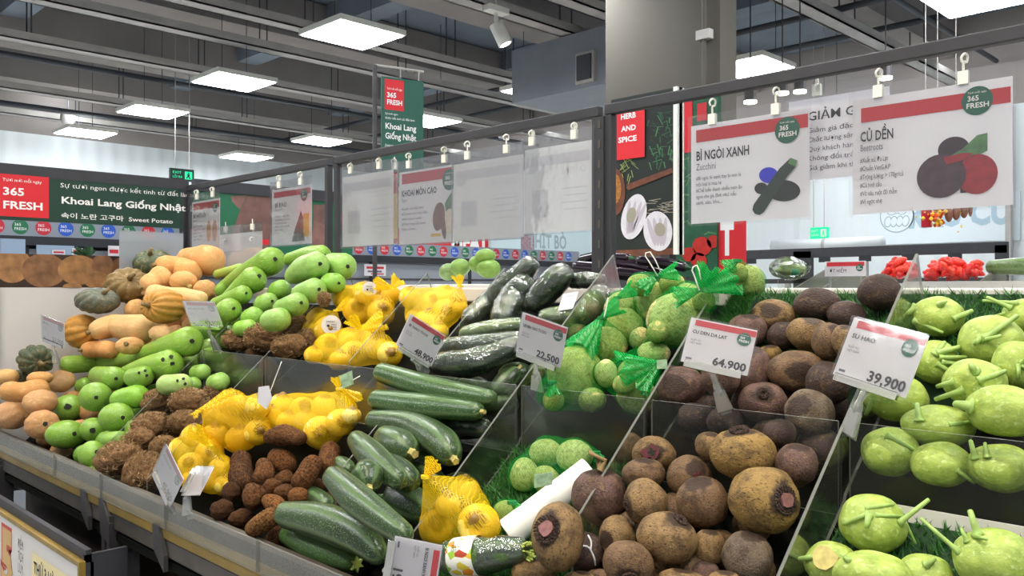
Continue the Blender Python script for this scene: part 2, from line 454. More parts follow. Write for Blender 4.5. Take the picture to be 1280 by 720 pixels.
# ------------------------------------------------------------ the store: floor, walls, ceiling, column
plain('floor_tile', 'B8B6B2', 0.35, noise=0.12, nscale=2)
plain('wall_white', 'D8DEE0', 0.6)
def corrugated(name, col, axis, sc):
    m, nt, b, out = new_mat(name); L = nt.links.new
    tc = N(nt, 'ShaderNodeTexCoord'); w = N(nt, 'ShaderNodeTexWave', i_Scale=sc, i_Distortion=0.0, bands_direction=axis)
    L(tc.outputs['Object'], w.inputs[0])
    bp = N(nt, 'ShaderNodeBump', i_Strength=0.5, i_Distance=0.03); L(w.outputs['Fac'], bp.inputs['Height']); L(bp.outputs[0], b.inputs['Normal'])
    b.inputs['Base Color'].default_value = lin(col); b.inputs['Roughness'].default_value = 0.45
    MAT[name] = m
corrugated('wall_ribbed_x', 'E2EAEC', 'X', 1.2)
corrugated('wall_ribbed_y', 'E2EAEC', 'Y', 1.2)
plain('ceiling_deck', '7E8894', 0.9, noise=0.15, nscale=1.5)
plain('beam_taupe', '97918E', 0.85, noise=0.12, nscale=2)
plain('tray_grey', 'B5B2AE', 0.6, noise=0.12, nscale=5)
plain('pipe_dark', '45484E', 0.6)
plain('column_beige', '57534B', 0.8, noise=0.05, nscale=3)
plain('duct_grey', '868B93', 0.5, noise=0.08, nscale=4)

def struct(o): o['kind'] = 'structure'; return o
struct(MB().box((-16.2, -6, -0.1), (6, 14.2, 0)).build('floor', MAT['floor_tile']))
struct(MB().box((-16.2, -6, 4.9), (6, 14.2, 5.0)).build('ceiling', MAT['ceiling_deck']))
struct(MB().box((-15.2, -6, 0), (-15.0, 14, 3.85)).build('wall_left', MAT['wall_ribbed_y']))
struct(MB().box((-15.2, -6, 3.85), (-15.0, 14, 4.9)).build('wall_left_upper', MAT['beam_taupe']))
struct(MB().box((-15.0, 12.0, 0), (6, 12.2, 3.7)).build('wall_back', MAT['wall_ribbed_x']))
struct(MB().box((-15.0, 12.0, 3.7), (6, 12.2, 4.9)).build('wall_back_upper', MAT['beam_taupe']))
# wide concrete beams and the cable trays hung under them, all running away from the aisle
for i, bx in enumerate((-14.0, -11.7, -9.4, -6.9, -4.1, -1.6)):
    struct(MB().box((bx - 0.32, -5.5, 4.4), (bx + 0.32, 11.95, 4.88)).build('beam_%d' % (i + 1), MAT['beam_taupe']))
for i, by in enumerate((3.0, 6.0, 9.0)):
    struct(MB().box((-14.9, by - 0.15, 4.62), (5.5, by + 0.15, 4.89)).build('cross_beam_%d' % (i + 1), MAT['ceiling_deck']))
trays = [(-3.72, 'light steel cable tray at the right, above the wide sign frame'), (-4.72, 'light steel cable tray passing right of the beige column'),
         (-5.17, 'short grey cable tray crossing the beige column head'), (-5.82, 'grey cable tray holding the white track spotlight'),
         (-7.62, 'grey cable tray beside the LED panel left of the column'), (-8.55, 'twin-railed grey cable tray above the nearest LED panel'),
         (-10.05, 'grey cable tray between the two upper left LED panels'), (-12.6, 'lowest grey cable tray above the left banner'), (-14.4, 'thin pipe-like tray along the white left wall')]
for tx, lab in trays:
    t = empty('cable_tray', (tx, 3.0, 4.0), lab, 'cable tray', 'cable trays under the ceiling')
    y1 = 7.6 if tx in (-5.17, -4.72, -5.82) else 11.9
    if tx == -5.82: y1 = 7.4
    MB().box((tx - 0.09, -5, 4.0), (tx - 0.07, y1, 4.09)).box((tx + 0.07, -5, 4.0), (tx + 0.09, y1, 4.09)).box((tx - 0.09, -5, 4.0), (tx + 0.09, y1, 4.012)).build('channel', MAT['tray_grey'], t)
    rod = MB()
    for yy in np.arange(-1.0, y1, 1.9):
        rod.tube([(tx - 0.08, yy, 4.05), (tx - 0.08, yy, 4.9)], 0.008, 6).tube([(tx + 0.08, yy, 4.05), (tx + 0.08, yy, 4.9)], 0.008, 6)
    rod.build('hanger_rods', MAT['pipe_dark'], t)
for px_, z_, r_, lab in ((-9.0, 4.18, 0.03, 'dark thin pipe running beside the twin-railed cable tray'), (-11.2, 4.12, 0.035, 'dark pipe running above the lower left LED panels'), (-13.3, 3.95, 0.04, 'dark pipe just under the ceiling near the left wall'), (-3.3, 4.25, 0.03, 'dark pipe at the upper right between the trays')):
    tag(MB().tube([(px_, -5, z_), (px_, 11.9, z_)], r_, 8).build('ceiling_pipe', MAT['pipe_dark'], smooth=True), lab, 'pipe', 'pipes under the ceiling')
for yy, z_, lab in ((8.4, 4.2, 'dark sprinkler pipe crossing behind the wide sign frame'), (9.7, 4.3, 'dark sprinkler pipe farther back, crossing under the ceiling')):
    tag(MB().tube([(-14.9, yy, z_), (5, yy, z_)], 0.035, 8).build('sprinkler_pipe', MAT['pipe_dark'], smooth=True), lab, 'pipe', 'pipes under the ceiling')
# column
ca, cb = aty(757, 100, 4.8), aty(900, 100, 4.8)
struct(MB().box((ca[0], 4.8, 0), (cb[0], 5.0, 4.9)).build('column', MAT['column_beige']))
cp = aty(879, 100, 4.76)
cd = empty('conduit_pipe', (cp[0], 4.76, 0), 'thin beige conduit pipe clamped up the face of the column', 'pipe')
MB().tube([(cp[0], 4.77, 0), (cp[0], 4.77, 4.4)], 0.016, 8).build('conduit', MAT['column_beige'], cd)
MB().box((cp[0] - 0.05, 4.75, 3.0), (cp[0] + 0.05, 4.8, 3.06)).build('clamp', MAT['tray_grey'], cd)
# duct box with a vent, left of the column
d0, d1 = aty(700, 60, 6.6), aty(757, 60, 6.6)
dz1, dz0 = aty(720, 52, 6.6)[2], aty(720, 112, 6.6)[2]
dct = empty('air_duct', (d0[0], 6.6, dz0), 'grey sheet metal air duct with square dark vent left of the column', 'air duct')
MB().box((d0[0] - 0.7, 6.6, dz0), (d1[0] + 0.15, 7.6, 3.985)).build('duct_box', MAT['duct_grey'], dct)
v0, v1 = aty(720, 68, 6.58), aty(743, 101, 6.58)
MB().box((v0[0], 6.57, v1[2]), (v1[0], 6.6, v0[2])).build('vent_frame', MAT['tray_grey'], dct)
MB().box((v0[0] + 0.03, 6.55, v1[2] + 0.03), (v1[0] - 0.03, 6.57, v0[2] - 0.03)).build('vent_grille', MAT['pipe_dark'], dct)

# ------------------------------------------------------------ ceiling LED panels on their grid
m_, nt_, b_, o_ = new_mat('led'); nt_.nodes.remove(b_)
em = N(nt_, 'ShaderNodeEmission'); em.inputs[0].default_value = (0.97, 0.985, 1.0, 1); em.inputs[1].default_value = PANEL_EMIT
nt_.links.new(em.outputs[0], o_.inputs['Surface']); MAT['led'] = m_
grid_lab = {(-6.4, 4.39): 'big square LED ceiling panel, left of the white track spotlight', (-8.77, 4.47): 'square LED ceiling panel, second in the descending row on the left',
            (-11.0, 4.5): 'square LED ceiling panel, third in the descending row on the left', (-13.2, 4.42): 'square LED ceiling panel beside the grey round speaker',
            (-6.7, 7.17): 'square LED ceiling panel between the tall banner and the column', (-9.0, 7.38): 'square LED ceiling panel partly behind the tall green banner',
            (-11.37, 7.23): 'square LED ceiling panel above the right post of the left sign frame', (-13.68, 7.2): 'square LED ceiling panel low over the left banner, right of the exit sign',
            (-4.46, 7.9): 'square LED ceiling panel just right of the column', (-2.15, 7.3): 'big square LED ceiling panel at the top right corner',
            (-4.4, 10.4): 'LED ceiling panel seen as a strip between the zucchini and beetroot signs'}
def led_panel(x, y, lab=None):
    t = empty('ceiling_light', (x, y, 3.65), lab or 'square LED ceiling panel out over the aisle', 'ceiling light', 'LED ceiling panels')
    MB().box((x - 0.33, y - 0.345, 3.652), (x + 0.33, y + 0.345, 3.70)).build('frame', MAT['white_plastic'], t)
    MB().box((x - 0.31, y - 0.325, 3.644), (x + 0.31, y + 0.325, 3.652)).build('diffuser', MAT['led'], t)
    w = MB()
    for sx in (-0.28, 0.28):
        w.tube([(x + sx, y, 3.69), (x + sx, y, 4.9)], 0.004, 5)
    w.build('suspension_wires', MAT['pipe_dark'], t)
for (x, y), lab in grid_lab.items(): led_panel(x, y, lab)
for y in (1.6, -1.2):                       # the grid goes on above and behind the viewer
    for x in (-11.0, -8.75, -6.4, -4.1, -1.8, 0.5, 2.8): led_panel(x, y)
for x in (0.2, 2.6): led_panel(x, 4.4)
led_panel(-1.8, 4.4); led_panel(-4.1, 4.4)

# white track spotlight
sp = atd(620, 30, 7.6)
t = empty('track_spotlight', sp + np.array([0, 0, -0.1]), 'white cylinder track spotlight hanging left of the column', 'spotlight')
MB().box((sp[0] - 0.05, sp[1] - 0.12, sp[2] + 0.10), (sp[0] + 0.05, sp[1] + 0.12, sp[2] + 0.15)).tube([sp + [0, 0, 0.14], (sp[0], sp[1], 4.9)], 0.008, 6).tube([sp + [0, 0, 0.12], sp + [0, 0, 0.0]], 0.018, 8).build('mount', MAT['white_plastic'], t)
ax = -0.75 * UP + 0.35 * RT
ax /= np.linalg.norm(ax)
MB().tube([sp - ax * 0.0, sp + ax * 0.20], 0.065, 18).build('lamp_body', MAT['white_plastic'], t, smooth=False)
plain('spot_glow', 'FFF6E0', 0.5, emit=12)
MB().tube([sp + ax * 0.20, sp + ax * 0.204], 0.045, 16).build('lens', MAT['spot_glow'], t)
for qx, qy, lab in ((938, 129, 'small lit spotlight above the left end of the zucchini sign'), (978, 118, 'small lit spotlight above the right end of the zucchini sign'), (1000, 116, 'dim small spotlight over the price promise sign'), (1107, 99, 'small lit spotlight behind the beetroot sign hook')):
    p = atd(qx, qy, 7.2)
    t = empty('spotlight_head', p, lab, 'spotlight', 'small lit spotlights')
    MB().tube([p + [0, 0, 0.02], p + [0, 0, 0.16]], 0.05, 12).tube([p + [0, 0, 0.15], p + [0, 0, 4.9 - p[2]]], 0.006, 6).build('lamp_body', MAT['steel_dark'], t)
    MB().tube([p + [0, 0, 0.019], p + [0, 0, 0.0]], 0.052, 14).build('lens', MAT['spot_glow'], t)
# round speaker hanging near the left wall
p = atd(85, 147, 13.0)
t = empty('hanging_speaker', p - [0, 0, 0.12], 'round grey pendant speaker hanging beside a ceiling panel', 'speaker')
th = np.linspace(0, math.pi, 12)
MB().tube([p + [0, 0, 0.13 * math.cos(a)] for a in th], [max(0.11 * math.sin(a), 0.005) for a in th], 18).build('speaker_body', MAT['tray_grey'], t, smooth=True)
MB().tube([p + [0, 0, 0.12], p + [0, 0, 4.9 - p[2]]], 0.008, 6).build('cable', MAT['pipe_dark'], t)

# exit signs
plain('exit_green', '12C98A', 0.5, emit=0.9)
plain('exit_black', '0D2A22', 0.4)
def exit_sign(px0, py0, px1, py1, d, face, lab, lit):
    a, b = atd(px0, py0, d), atd(px1, py1, d)
    cx = (a + b) / 2; w = np.linalg.norm((b - a)[:2]); h = abs(a[2] - b[2])
    u = np.array([face[1] * -1.0, face[0], 0]); u = RT if False else u
    n = np.array([face[0], face[1], 0.0])
    O = cx - u * w / 2 + Z_ * h / 2
    t = empty('exit_sign', cx - Z_ * h / 2, lab, 'exit sign')
    MB().prism([O, O + u * w, O + u * w - Z_ * h, O - Z_ * h], -n, 0.05).build('sign_case', MAT['exit_green' if lit else 'exit_black'], t)
    c = Card(t, O, u, -Z_, n, w, h)
    ink = 'white_ink' if lit else 'exit_green'
    c.text('lettering', 'EXIT', 0.08, 0.42, 0.2, ink, width=0.38).text('lettering', 'LỐI RA', 0.08, 0.78, 0.2, ink, width=0.42)
    c.poly('running_man_symbol', [(0.6, 0.2), (0.92, 0.2), (0.92, 0.85), (0.6, 0.85)], ink, 2)
    c.ell('running_man_symbol', 0.76, 0.34, 0.07, 0.07, 'exit_black' if not lit else 'exit_green', 3)
    c.poly('running_man_symbol', [(0.70, 0.42), (0.82, 0.42), (0.80, 0.6), (0.86, 0.8), (0.80, 0.8), (0.75, 0.64), (0.68, 0.8), (0.64, 0.78), (0.71, 0.58)], 'exit_black' if not lit else 'exit_green', 3)
    c.flush()
    wr = MB()
    for s in (0.2, 0.8):
        q = O + u * w * s; wr.tube([q, q + [0, 0, 4.9 - q[2]]], 0.006, 5)
    wr.build('suspension_wires', MAT['tray_grey'], t)
exit_sign(213, 211, 243, 226, 11.0, (1, 0), 'dark exit sign with glowing green symbols hung above the left banner', False)
exit_sign(1012, 284, 1035, 298, 11.0, (0, -1), 'bright green exit sign hanging below the price promise sign', True)

# ------------------------------------------------------------ the stand
DIV_A = -0.575
YF, YM, YB = 0.915, 1.30, 1.66
XL, XR = -3.74, 0.60
def zt(y): return 0.850 + (y - YF) * 0.893           # top edge of the dividers
def z_low(y): return 0.772 + (y - 0.93) * 0.80
def z_upp(y): return 1.078 + (y - YM) * 0.80

stand = empty('display_stand', ((XL + XR) / 2, 1.2, 0), 'long two-tiered produce display stand with gold trim along its front', 'display stand')
DROP = 0.05          # the boards lie one layer of produce below the top layer
MB().prism([(XL, YF, z_low(YF) - DROP), (XR, YF, z_low(YF) - DROP), (XR, YM + 0.01, z_low(YM) - DROP), (XL, YM + 0.01, z_low(YM) - DROP)], (0, 0, -1), 0.02).build('lower_shelf', MAT['board_dark'], stand)
MB().prism([(XL, YM, z_upp(YM) - DROP), (XR, YM, z_upp(YM) - DROP), (XR, YB + 0.03, z_upp(YB + 0.03) - DROP), (XL, YB + 0.03, z_upp(YB + 0.03) - DROP)], (0, 0, -1), 0.02).build('upper_shelf', MAT['board_dark'], stand)
MB().box((XL, YB + 0.03, 1.36), (XR, YB + 0.16, 1.40)).build('back_ledge', MAT['panel_white'], stand, bevel=0.004)
MB().box((XL, 1.05, 0.1), (XR, YB + 0.14, 0.74)).box((XL, YM + 0.08, 0.74), (XR, YB + 0.14, 0.99)).build('body', MAT['board_dark'], stand)
MB().box((XL, YF - 0.012, 0.768), (XR, YF + 0.03, 0.815)).build('front_trim', MAT['wood_trim'], stand, bevel=0.004)
MB().box((XL, YF - 0.006, 0.722), (XR, YF + 0.03, 0.766)).build('front_rail', MAT['steel_rail'], stand, bevel=0.003)
for px_, py_ in ((104, 634), (196, 675)):
    b = aty(px_, py_, YF - 0.02); x = b[0]
    MB().prism([(x - 0.03, YF - 0.02, 0.80), (x + 0.005, YF - 0.02, 0.80), (x + 0.04, YF - 0.02, 0.73), (x + 0.04, YF - 0.02, 0.69), (x - 0.02, YF - 0.02, 0.735)], (0, 1, 0), 0.012).build('bracket', MAT['steel_dark'], stand)
for px_ in (140, 3):
    b = aty(px_, 660, YF + 0.0); x = b[0]
    pm = MB().box((x - 0.03, YF - 0.018, 0.0), (x - 0.008, YF + 0.03, 0.76)).box((x + 0.008, YF - 0.018, 0.0), (x + 0.03, YF + 0.03, 0.76)).box((x - 0.008, YF + 0.0, 0.0), (x + 0.008, YF + 0.02, 0.76))
    pm.prism([(x - 0.05, YF - 0.02, 0.80), (x - 0.02, YF - 0.02, 0.80), (x + 0.032, YF - 0.02, 0.74), (x + 0.032, YF - 0.02, 0.68), (x - 0.032, YF - 0.02, 0.70)], (0, 1, 0), 0.012)
    po = pm.build('post', MAT['steel_dark'], stand)
MB().box((XL, 1.03, 0.1), (XR, 1.048, 0.72)).build('under_shelf_back', MAT['bin_brown'], stand)
b = aty(158, 690, YF + 0.04); x = b[0]
pl = MB().box((x - 0.06, YF + 0.03, 0.1), (x + 0.07, YF + 0.05, 0.72)).build('bracket_plate', MAT['steel_dark'], stand)
for zz in (0.66, 0.62):
    q = np.array([x + 0.0, YF + 0.03, zz])
    MB().tube([q, q - [0, 0.008, 0]], 0.008, 10).build('bolt', MAT['bolt'], stand)
plain('lip_taupe', '4C443A', 0.7, noise=0.3, nscale=12)
# taupe strip behind the clear front lips
MB().box((XL, YF - 0.006, 0.816), (XR, YF + 0.03, 0.848)).build('wooden_lip', MAT['lip_taupe'], stand)

MB().box((DIV_A + 0.06, YM - 0.014, z_low(YM) - 0.012), (DIV_A + 0.30, YM - 0.010, z_upp(YM) + 0.004)).build('riser_board', MAT['panel_white'], stand)
# clear acrylic: dividers, mid panels, front lips
def acrylic(name, pts, nrm, th, lab, cat, group):
    o = MB().prism(pts, nrm, th, 0, 1).build(name, None, None, mats=[MAT['acrylic'], MAT['acrylic_edge']])
    return tag(o, lab, cat, group)
def divider(x, y0, y1, lab, dx=0.0, dip=0.0):
    zb0 = (z_low(y0) if y0 < YM else z_upp(y0)) + 0.002
    if y0 == YF: y0 = YF + 0.033; zb0 = z_low(y0) + 0.002
    pts = [(x, y0, zb0), (x, y0, zt(y0) - dip)]
    pts += [(x + dx, y1, zt(y1) - dip), (x + dx, y1 + 0.035, zt(y1) - 0.10), (x + dx, y1 + 0.035, z_upp(y1 + 0.035) + 0.002)]
    if y0 < YM: pts += [(x, YM + 0.002, z_upp(YM) + 0.002), (x, YM - 0.002, z_low(YM) + 0.002)]
    return acrylic('acrylic_divider', pts, (1, 0, 0), 0.005, lab, 'divider', 'clear acrylic bin dividers')
DIV = dict(A=-0.575, C=-0.945, D=-1.28, E=-1.62, F=-1.93, B=-2.36, G=-2.77, H=-3.15)
divider(DIV['A'], YF, 1.60, 'clear acrylic divider between the beetroots and the kohlrabi')
divider(DIV['C'], 1.085, 1.60, 'clear acrylic divider between the green net bags and the beetroots')
divider(DIV['D'], YF, 1.62, 'clear acrylic divider between the zucchini and the green net bags')
divider(DIV['E'], 1.065, 1.59, 'clear acrylic divider between the onion bags and the zucchini')
divider(DIV['F'], YM + 0.01, 1.58, 'clear acrylic divider splitting the upper yellow onion bags')
divider(DIV['B'], YF, 1.60, 'clear acrylic divider between the hairy taro and the yellow onion bags')
divider(DIV['G'], YF, 1.45, 'clear acrylic divider between the bottle gourds and the hairy taro')
divider(DIV['H'], YF, 1.30, 'clear acrylic divider between the butternuts and the bottle gourds', dip=0.03)
names = [('A', XR - 0.30, 'kohlrabi'), ('C', 'A', 'beetroots'), ('D', 'C', 'green net bags'), ('E', 'D', 'zucchini'), ('B', 'E', 'yellow onion bags'), ('G', 'B', 'hairy taro'), ('H', 'G', 'bottle gourds')]
for a, b, nm in names:
    x0 = DIV[a] + 0.012; x1 = (DIV[b] if isinstance(b, str) else b) - 0.006
    acrylic('acrylic_barrier', [(x0, YM, z_upp(YM) - 0.03), (x1, YM, z_upp(YM) - 0.03), (x1, YM, zt(YM)), (x0, YM, zt(YM))], (0, -1, 0), 0.005,
            'clear acrylic barrier holding back the upper tier of ' + nm, 'barrier', 'clear acrylic tier barriers')
lips = [(-3.70, -2.96, 'clear acrylic front lip below the butternut squashes'), (-2.955, -2.56, 'clear acrylic front lip below the round green gourds'), (-2.555, -2.12, 'clear acrylic front lip below the hairy taro'),
        (-2.115, -1.66, 'clear acrylic front lip below the small brown taro roots'), (-1.655, -1.29, 'clear acrylic front lip below the striped zucchini'), (-1.275, -0.60, 'clear acrylic front lip below the labelled zucchini'), (-0.57, 0.3, 'clear acrylic front lip below the kohlrabi')]
for x0, x1, lab in lips:
    acrylic('acrylic_lip', [(x0, YF - 0.016, 0.800), (x1, YF - 0.016, 0.800), (x1, YF - 0.016, 0.868), (x0, YF - 0.016, 0.868)], (0, -1, 0), 0.004, lab, 'lip', 'clear acrylic front lips')

# artificial turf on the shelves of the three right-hand bins
def turf(name, x0, x1, y0, y1, zf, n, lab, seed, skip=None):
    rng = np.random.default_rng(seed)
    x = rng.uniform(x0, x1, n); y = rng.uniform(y0, y1, n)
    z = zf(y) + 0.004
    h = rng.uniform(0.008, 0.020, n); a = rng.uniform(0, 2 * math.pi, n); w = 0.0016
    lx, ly = rng.normal(0, 0.008, n), rng.normal(-0.004, 0.008, n)
    v = np.zeros((n, 3, 3))
    v[:, 0] = np.stack([x + w * np.cos(a), y + w * np.sin(a), z], 1)
    v[:, 1] = np.stack([x - w * np.cos(a), y - w * np.sin(a), z], 1)
    v[:, 2] = np.stack([x + lx, y + ly, z + h], 1)
    f = np.arange(3 * n).reshape(n, 3)
    base = [(x0, y0, zf(y0) + 0.003), (x1, y0, zf(y0) + 0.003), (x1, y1, zf(y1) + 0.003), (x0, y1, zf(y1) + 0.003)]
    vv = np.vstack([v.reshape(-1, 3), base]); ff = f.tolist() + [[3*n, 3*n+1, 3*n+2, 3*n+3]]
    b = len(vv); vv = np.vstack([vv, np.array(base) - [0, 0, 0.052]]); ff += [[b + 3, b + 2, b + 1, b]] + [[3*n + i, b + i, b + (i + 1) % 4, 3*n + (i + 1) % 4] for i in range(4)]
    o = mesh_obj(name, vv, ff, None, mats=[MAT['turf_blade'], MAT['turf_base']], face_mats=[0] * n + [1] * 6)
    return tag(o, lab, 'turf', kind='stuff')
plain('turf_blade', '3E7A32', 0.55, noise=0.4, nscale=60)
turf('artificial_turf', DIV['A'] + 0.01, XR, YF + 0.01, YM - 0.012, z_low, 16000, 'green artificial turf on the lower tier under kohlrabi', 1)
turf('artificial_turf', DIV['D'] + 0.01, DIV['C'] - 0.01, YF + 0.01, YM - 0.012, z_low, 11000, 'green artificial turf on the lower tier around the white roll', 4)
turf('artificial_turf', DIV['C'] + 0.01, XR, 1.50, YB + 0.025, z_upp, 12000, 'green artificial turf on the upper tier behind beetroots', 2)
# turf pad bulging up behind the green net bags, left of the beetroots
def turf_pad():
    x0, x1, y0, y1 = -0.935, -0.885, 1.42, 1.60
    zf = lambda y: zt(np.asarray(y)) - 0.075
    o = turf('turf_pad', x0, x1, y0, y1, zf, 5000, 'raised green turf pad standing between the net bags and beetroots', 5)
    MB().prism([(x0, y0, zf(y0)), (x1, y0, zf(y0)), (x1, y1, zf(y1)), (x0, y1, zf(y1))], (0, 0, -1), 0.05).build('pad', MAT['turf_base'], o)
turf_pad()

# storage bin under the stand, with its printed front board
def bin_front():
    y = 0.78
    a, b = aty(0, 622, y), aty(107, 694, y)
    xr = b[0]; zt_ = b[2]
    t = empty('storage_bin', (xr - 0.8, 0.88, 0.0), 'dark open storage bin under the stand with a printed white front board', 'bin')
    xl = XL
    MB().box((xl, y, zt_ - 0.02), (xr, y + 0.015, zt_ + 0.012)).box((xr - 0.012, y, 0.02), (xr, y + 0.105, zt_)).box((xl, y + 0.012, 0.02), (xr, y + 0.02, zt_ - 0.02)).build('bin_rim', MAT['frame_black'], t)
    MB().box((xl, y + 0.02, 0.42), (xr - 0.012, y + 0.105, 0.44)).box((xl, y + 0.09, 0.02), (xr, y + 0.105, zt_ - 0.12)).build('inner_box', MAT['bin_brown'], t)
    for xs in (-2.62, -2.95, -3.35):
        MB().tube([(xs, y + 0.02, zt_ - 0.01), (xs, y + 0.1, zt_ - 0.12)], 0.006, 6).build('divider_rod', MAT['steel_dark'], t)
    yb = y - 0.012
    ztop = zt_ - 0.028
    w = xr - xl - 0.012; h = 0.6
    MB().box((xl, yb, ztop - h), (xr - 0.012, y, ztop)).build('front_board', MAT['panel_white'], t)
    MB().box((xl, yb - 0.004, ztop), (xr, y, ztop + 0.012)).box((xr - 0.012, yb - 0.004, ztop - h), (xr, y, ztop)).build('wood_edge', MAT['wood_trim'], t)
    c = Card(t, (xl, yb, ztop), X_, -Z_, -Y_, w, h)
    xx = lambda px, py: ((aty(px, py, yb)[0] - xl) / w, (ztop - aty(px, py, yb)[2]) / h)
    x5, y5 = xx(2, 700)
    plain('print_tan', 'C9A46A', 0.6); plain('print_cream', 'E4D6A4', 0.6); plain('print_red', 'B8443E', 0.6)
    hgt = 0.115 / h
    for dx, m, k, bo in ((0.012 / w, 'print_red', 1, 0.10), (0.012 / w, 'print_tan', 2, 0.055)):
        c.text('big_numeral', '5', x5 - 0.012 / w + dx, xx(2, 722)[1] + 0.02, hgt * 1.5, m, k, bold=bo, width=0.12 / w)
    for i, s in enumerate(('ĐIỂM', 'TÍCH', 'LŨY')):
        q = xx(23, 684 + i * 15); c.text('lettering', s, q[0], q[1], 0.028 / h, 'grey_ink', 2, width=0.05 / w)
    q = xx(40, 690); e = 0.40 / w
    c.rect('promo_ribbon', q[0], q[1] - 0.005, q[0] + e, q[1] + 0.075 / h, 'print_cream', 1)
    c.rect('promo_ribbon_red', q[0] + 0.004, q[1] + 0.08 / h, q[0] + e, q[1] + 0.3 / h, 'print_red', 1)
    c.text('lettering', 'THỨ 3 HÀNG TUẦN', q[0] + 0.02 / w, q[1] + 0.055 / h, 0.035 / h, 'dark_ink', 2, bold=0.02, width=e * 0.9)
    c.flush()
bin_front()
# second bin and its orange fruit, half seen below the trim
t2 = empty('storage_bin', (-1.95, 0.98, 0), 'dark storage bin in the shade right of the black post', 'bin')
MB().prism([(-2.25, 0.955, 0.62), (-2.25, 1.02, 0.66), (-2.25, 1.02, 0.1), (-2.25, 0.955, 0.1)], (1, 0, 0), 0.01).box((-2.25, 0.957, 0.1), (-1.3, 0.967, 0.60)).build('side_board', MAT['bin_brown'], t2)
MB().tube([(-2.25, 0.962, 0.605), (-1.3, 0.962, 0.605)], 0.008, 8).build('rim', MAT['steel_dark'], t2)

# end panel of the stand with a printed strip of potatoes
def end_panel():
    x = XL - 0.034
    y0, y1 = aty(3, 400, 1)[1], 1.70
    y0 = 0.945
    t = empty('end_panel', (x, 1.3, 0.7), 'white end panel of the stand topped by a printed strip of potatoes', 'panel')
    MB().box((x - 0.03, y0, 0.60), (x, y1, 1.402)).build('board', MAT['panel_white'], t)
    za, zb = 1.402, atx(60, 318, x)[2]
    MB().box((x - 0.02, y0, za), (x, y1, zb)).build('printed_strip', MAT['print_dark'], t)
    c = Card(t, (x, y0, zb), Y_, -Z_, X_, y1 - y0, zb - za)
    rng = random.Random(4)
    yy = lambda px: (atx(px, 340, x)[1] - y0) / (y1 - y0)
    for i, (px, py, rx, ry, m) in enumerate(((15, 330, 24, 20, 'print_potato_a'), (55, 336, 28, 19, 'print_potato_b'), (98, 335, 26, 17, 'print_potato_a'), (128, 330, 14, 14, 'print_potato_b'), (120, 346, 16, 10, 'print_potato_a'), (150, 336, 14, 16, 'print_potato_b'), (90, 354, 12, 4, 'print_potato_a'), (190, 338, 30, 17, 'print_potato_b'), (225, 336, 22, 18, 'print_potato_a'))):
        h = 37.0
        cy = min(max((py - 318) / h, 0), 1)
        # keep each potato inside the strip
        pts = []
        for k in range(28):
            a = 2 * math.pi * k / 28
            pts.append((yy(px + rx * math.cos(a)), min(max(cy + ry / h * math.sin(a), 0.0), 1.0)))
        c.poly('printed_potato', pts, m, 1 + i); c.flush()
    c.flush()
    MB().box((x - 0.03, y0 - 0.04, 0.4), (x + 0.012, y0, 1.44)).build('front_post', MAT['frame_black'], t)
plain('print_dark', '3A2418', 0.5, noise=0.3, nscale=20)
plain('print_potato_a', 'A8794A', 0.5, noise=0.45, nscale=25)
plain('print_potato_b', '8C6140', 0.5, noise=0.45, nscale=25)
end_panel()

# ------------------------------------------------------------ sign frames on the stand's centre line
YS = 1.69
ZT = 1.860
def sign_frame(x0, x1, lab, leg0=True, leg1=True):
    t = empty('sign_frame', ((x0 + x1) / 2, YS, 1.40), lab, 'sign frame', 'black steel sign frames')
    bm = MB().box((x0, YS - 0.011, ZT - 0.027), (x1, YS + 0.011, ZT))
    bm.build('top_beam', MAT['frame_black'], t, bevel=0.003)
    for on, x in ((leg0, x0), (leg1, x1 - 0.022)):
        if on:
            MB().box((x, YS - 0.011, 1.40), (x + 0.022, YS + 0.011, ZT - 0.027)).build('post', MAT['frame_black'], t, bevel=0.003)
sign_frame(aty(236, 250, YS)[0], aty(413, 250, YS)[0], 'black sign frame on the left with butternut and winter melon signs')
sign_frame(aty(420, 250, YS)[0], aty(751, 250, YS)[0], 'middle black sign frame with blank-backed signs and the taro sign')
sign_frame(aty(758.5, 250, YS)[0], 0.25, 'black sign frame on the right carrying zucchini and beetroot signs', True, False)
# slotted plate holes on the posts at the middle joint
sl = MB()
for zz in np.arange(1.45, 1.84, 0.05):
    q = aty(755, 200, YS)
    sl.box((q[0] - 0.003, YS - 0.02, zz), (q[0] + 0.003, YS - 0.018, zz + 0.02))
sp_ = aty(755, 200, YS)
t = empty('slotted_upright', (sp_[0], YS, 1.40), 'slotted black upright joining the middle and right sign frames', 'upright')
sl.box((sp_[0] - 0.012, YS - 0.018, 1.40), (sp_[0] + 0.012, YS + 0.01, ZT - 0.03), 1).build('slotted_strip', None, t, mats=[MAT['column_beige'], MAT['frame_black']])

def hook(t, x, y, z_top, z_bot, mat='white_plastic'):
    """white S hook with its grip"""
    pts = [(x, y - 0.008, z_top - 0.012), (x, y - 0.012, z_top - 0.004), (x + 0.004, y - 0.006, z_top + 0.003), (x + 0.006, y + 0.003, z_top), (x + 0.004, y + 0.003, z_top - 0.012), (x, y, z_bot + 0.02), (x, y, z_bot)]
    MB().tube(smooth_path(pts, 18), 0.0022, 6).box((x - 0.009, y - 0.005, z_bot - 0.022), (x + 0.009, y + 0.005, z_bot + 0.002)).build('hook', MAT[mat], t)

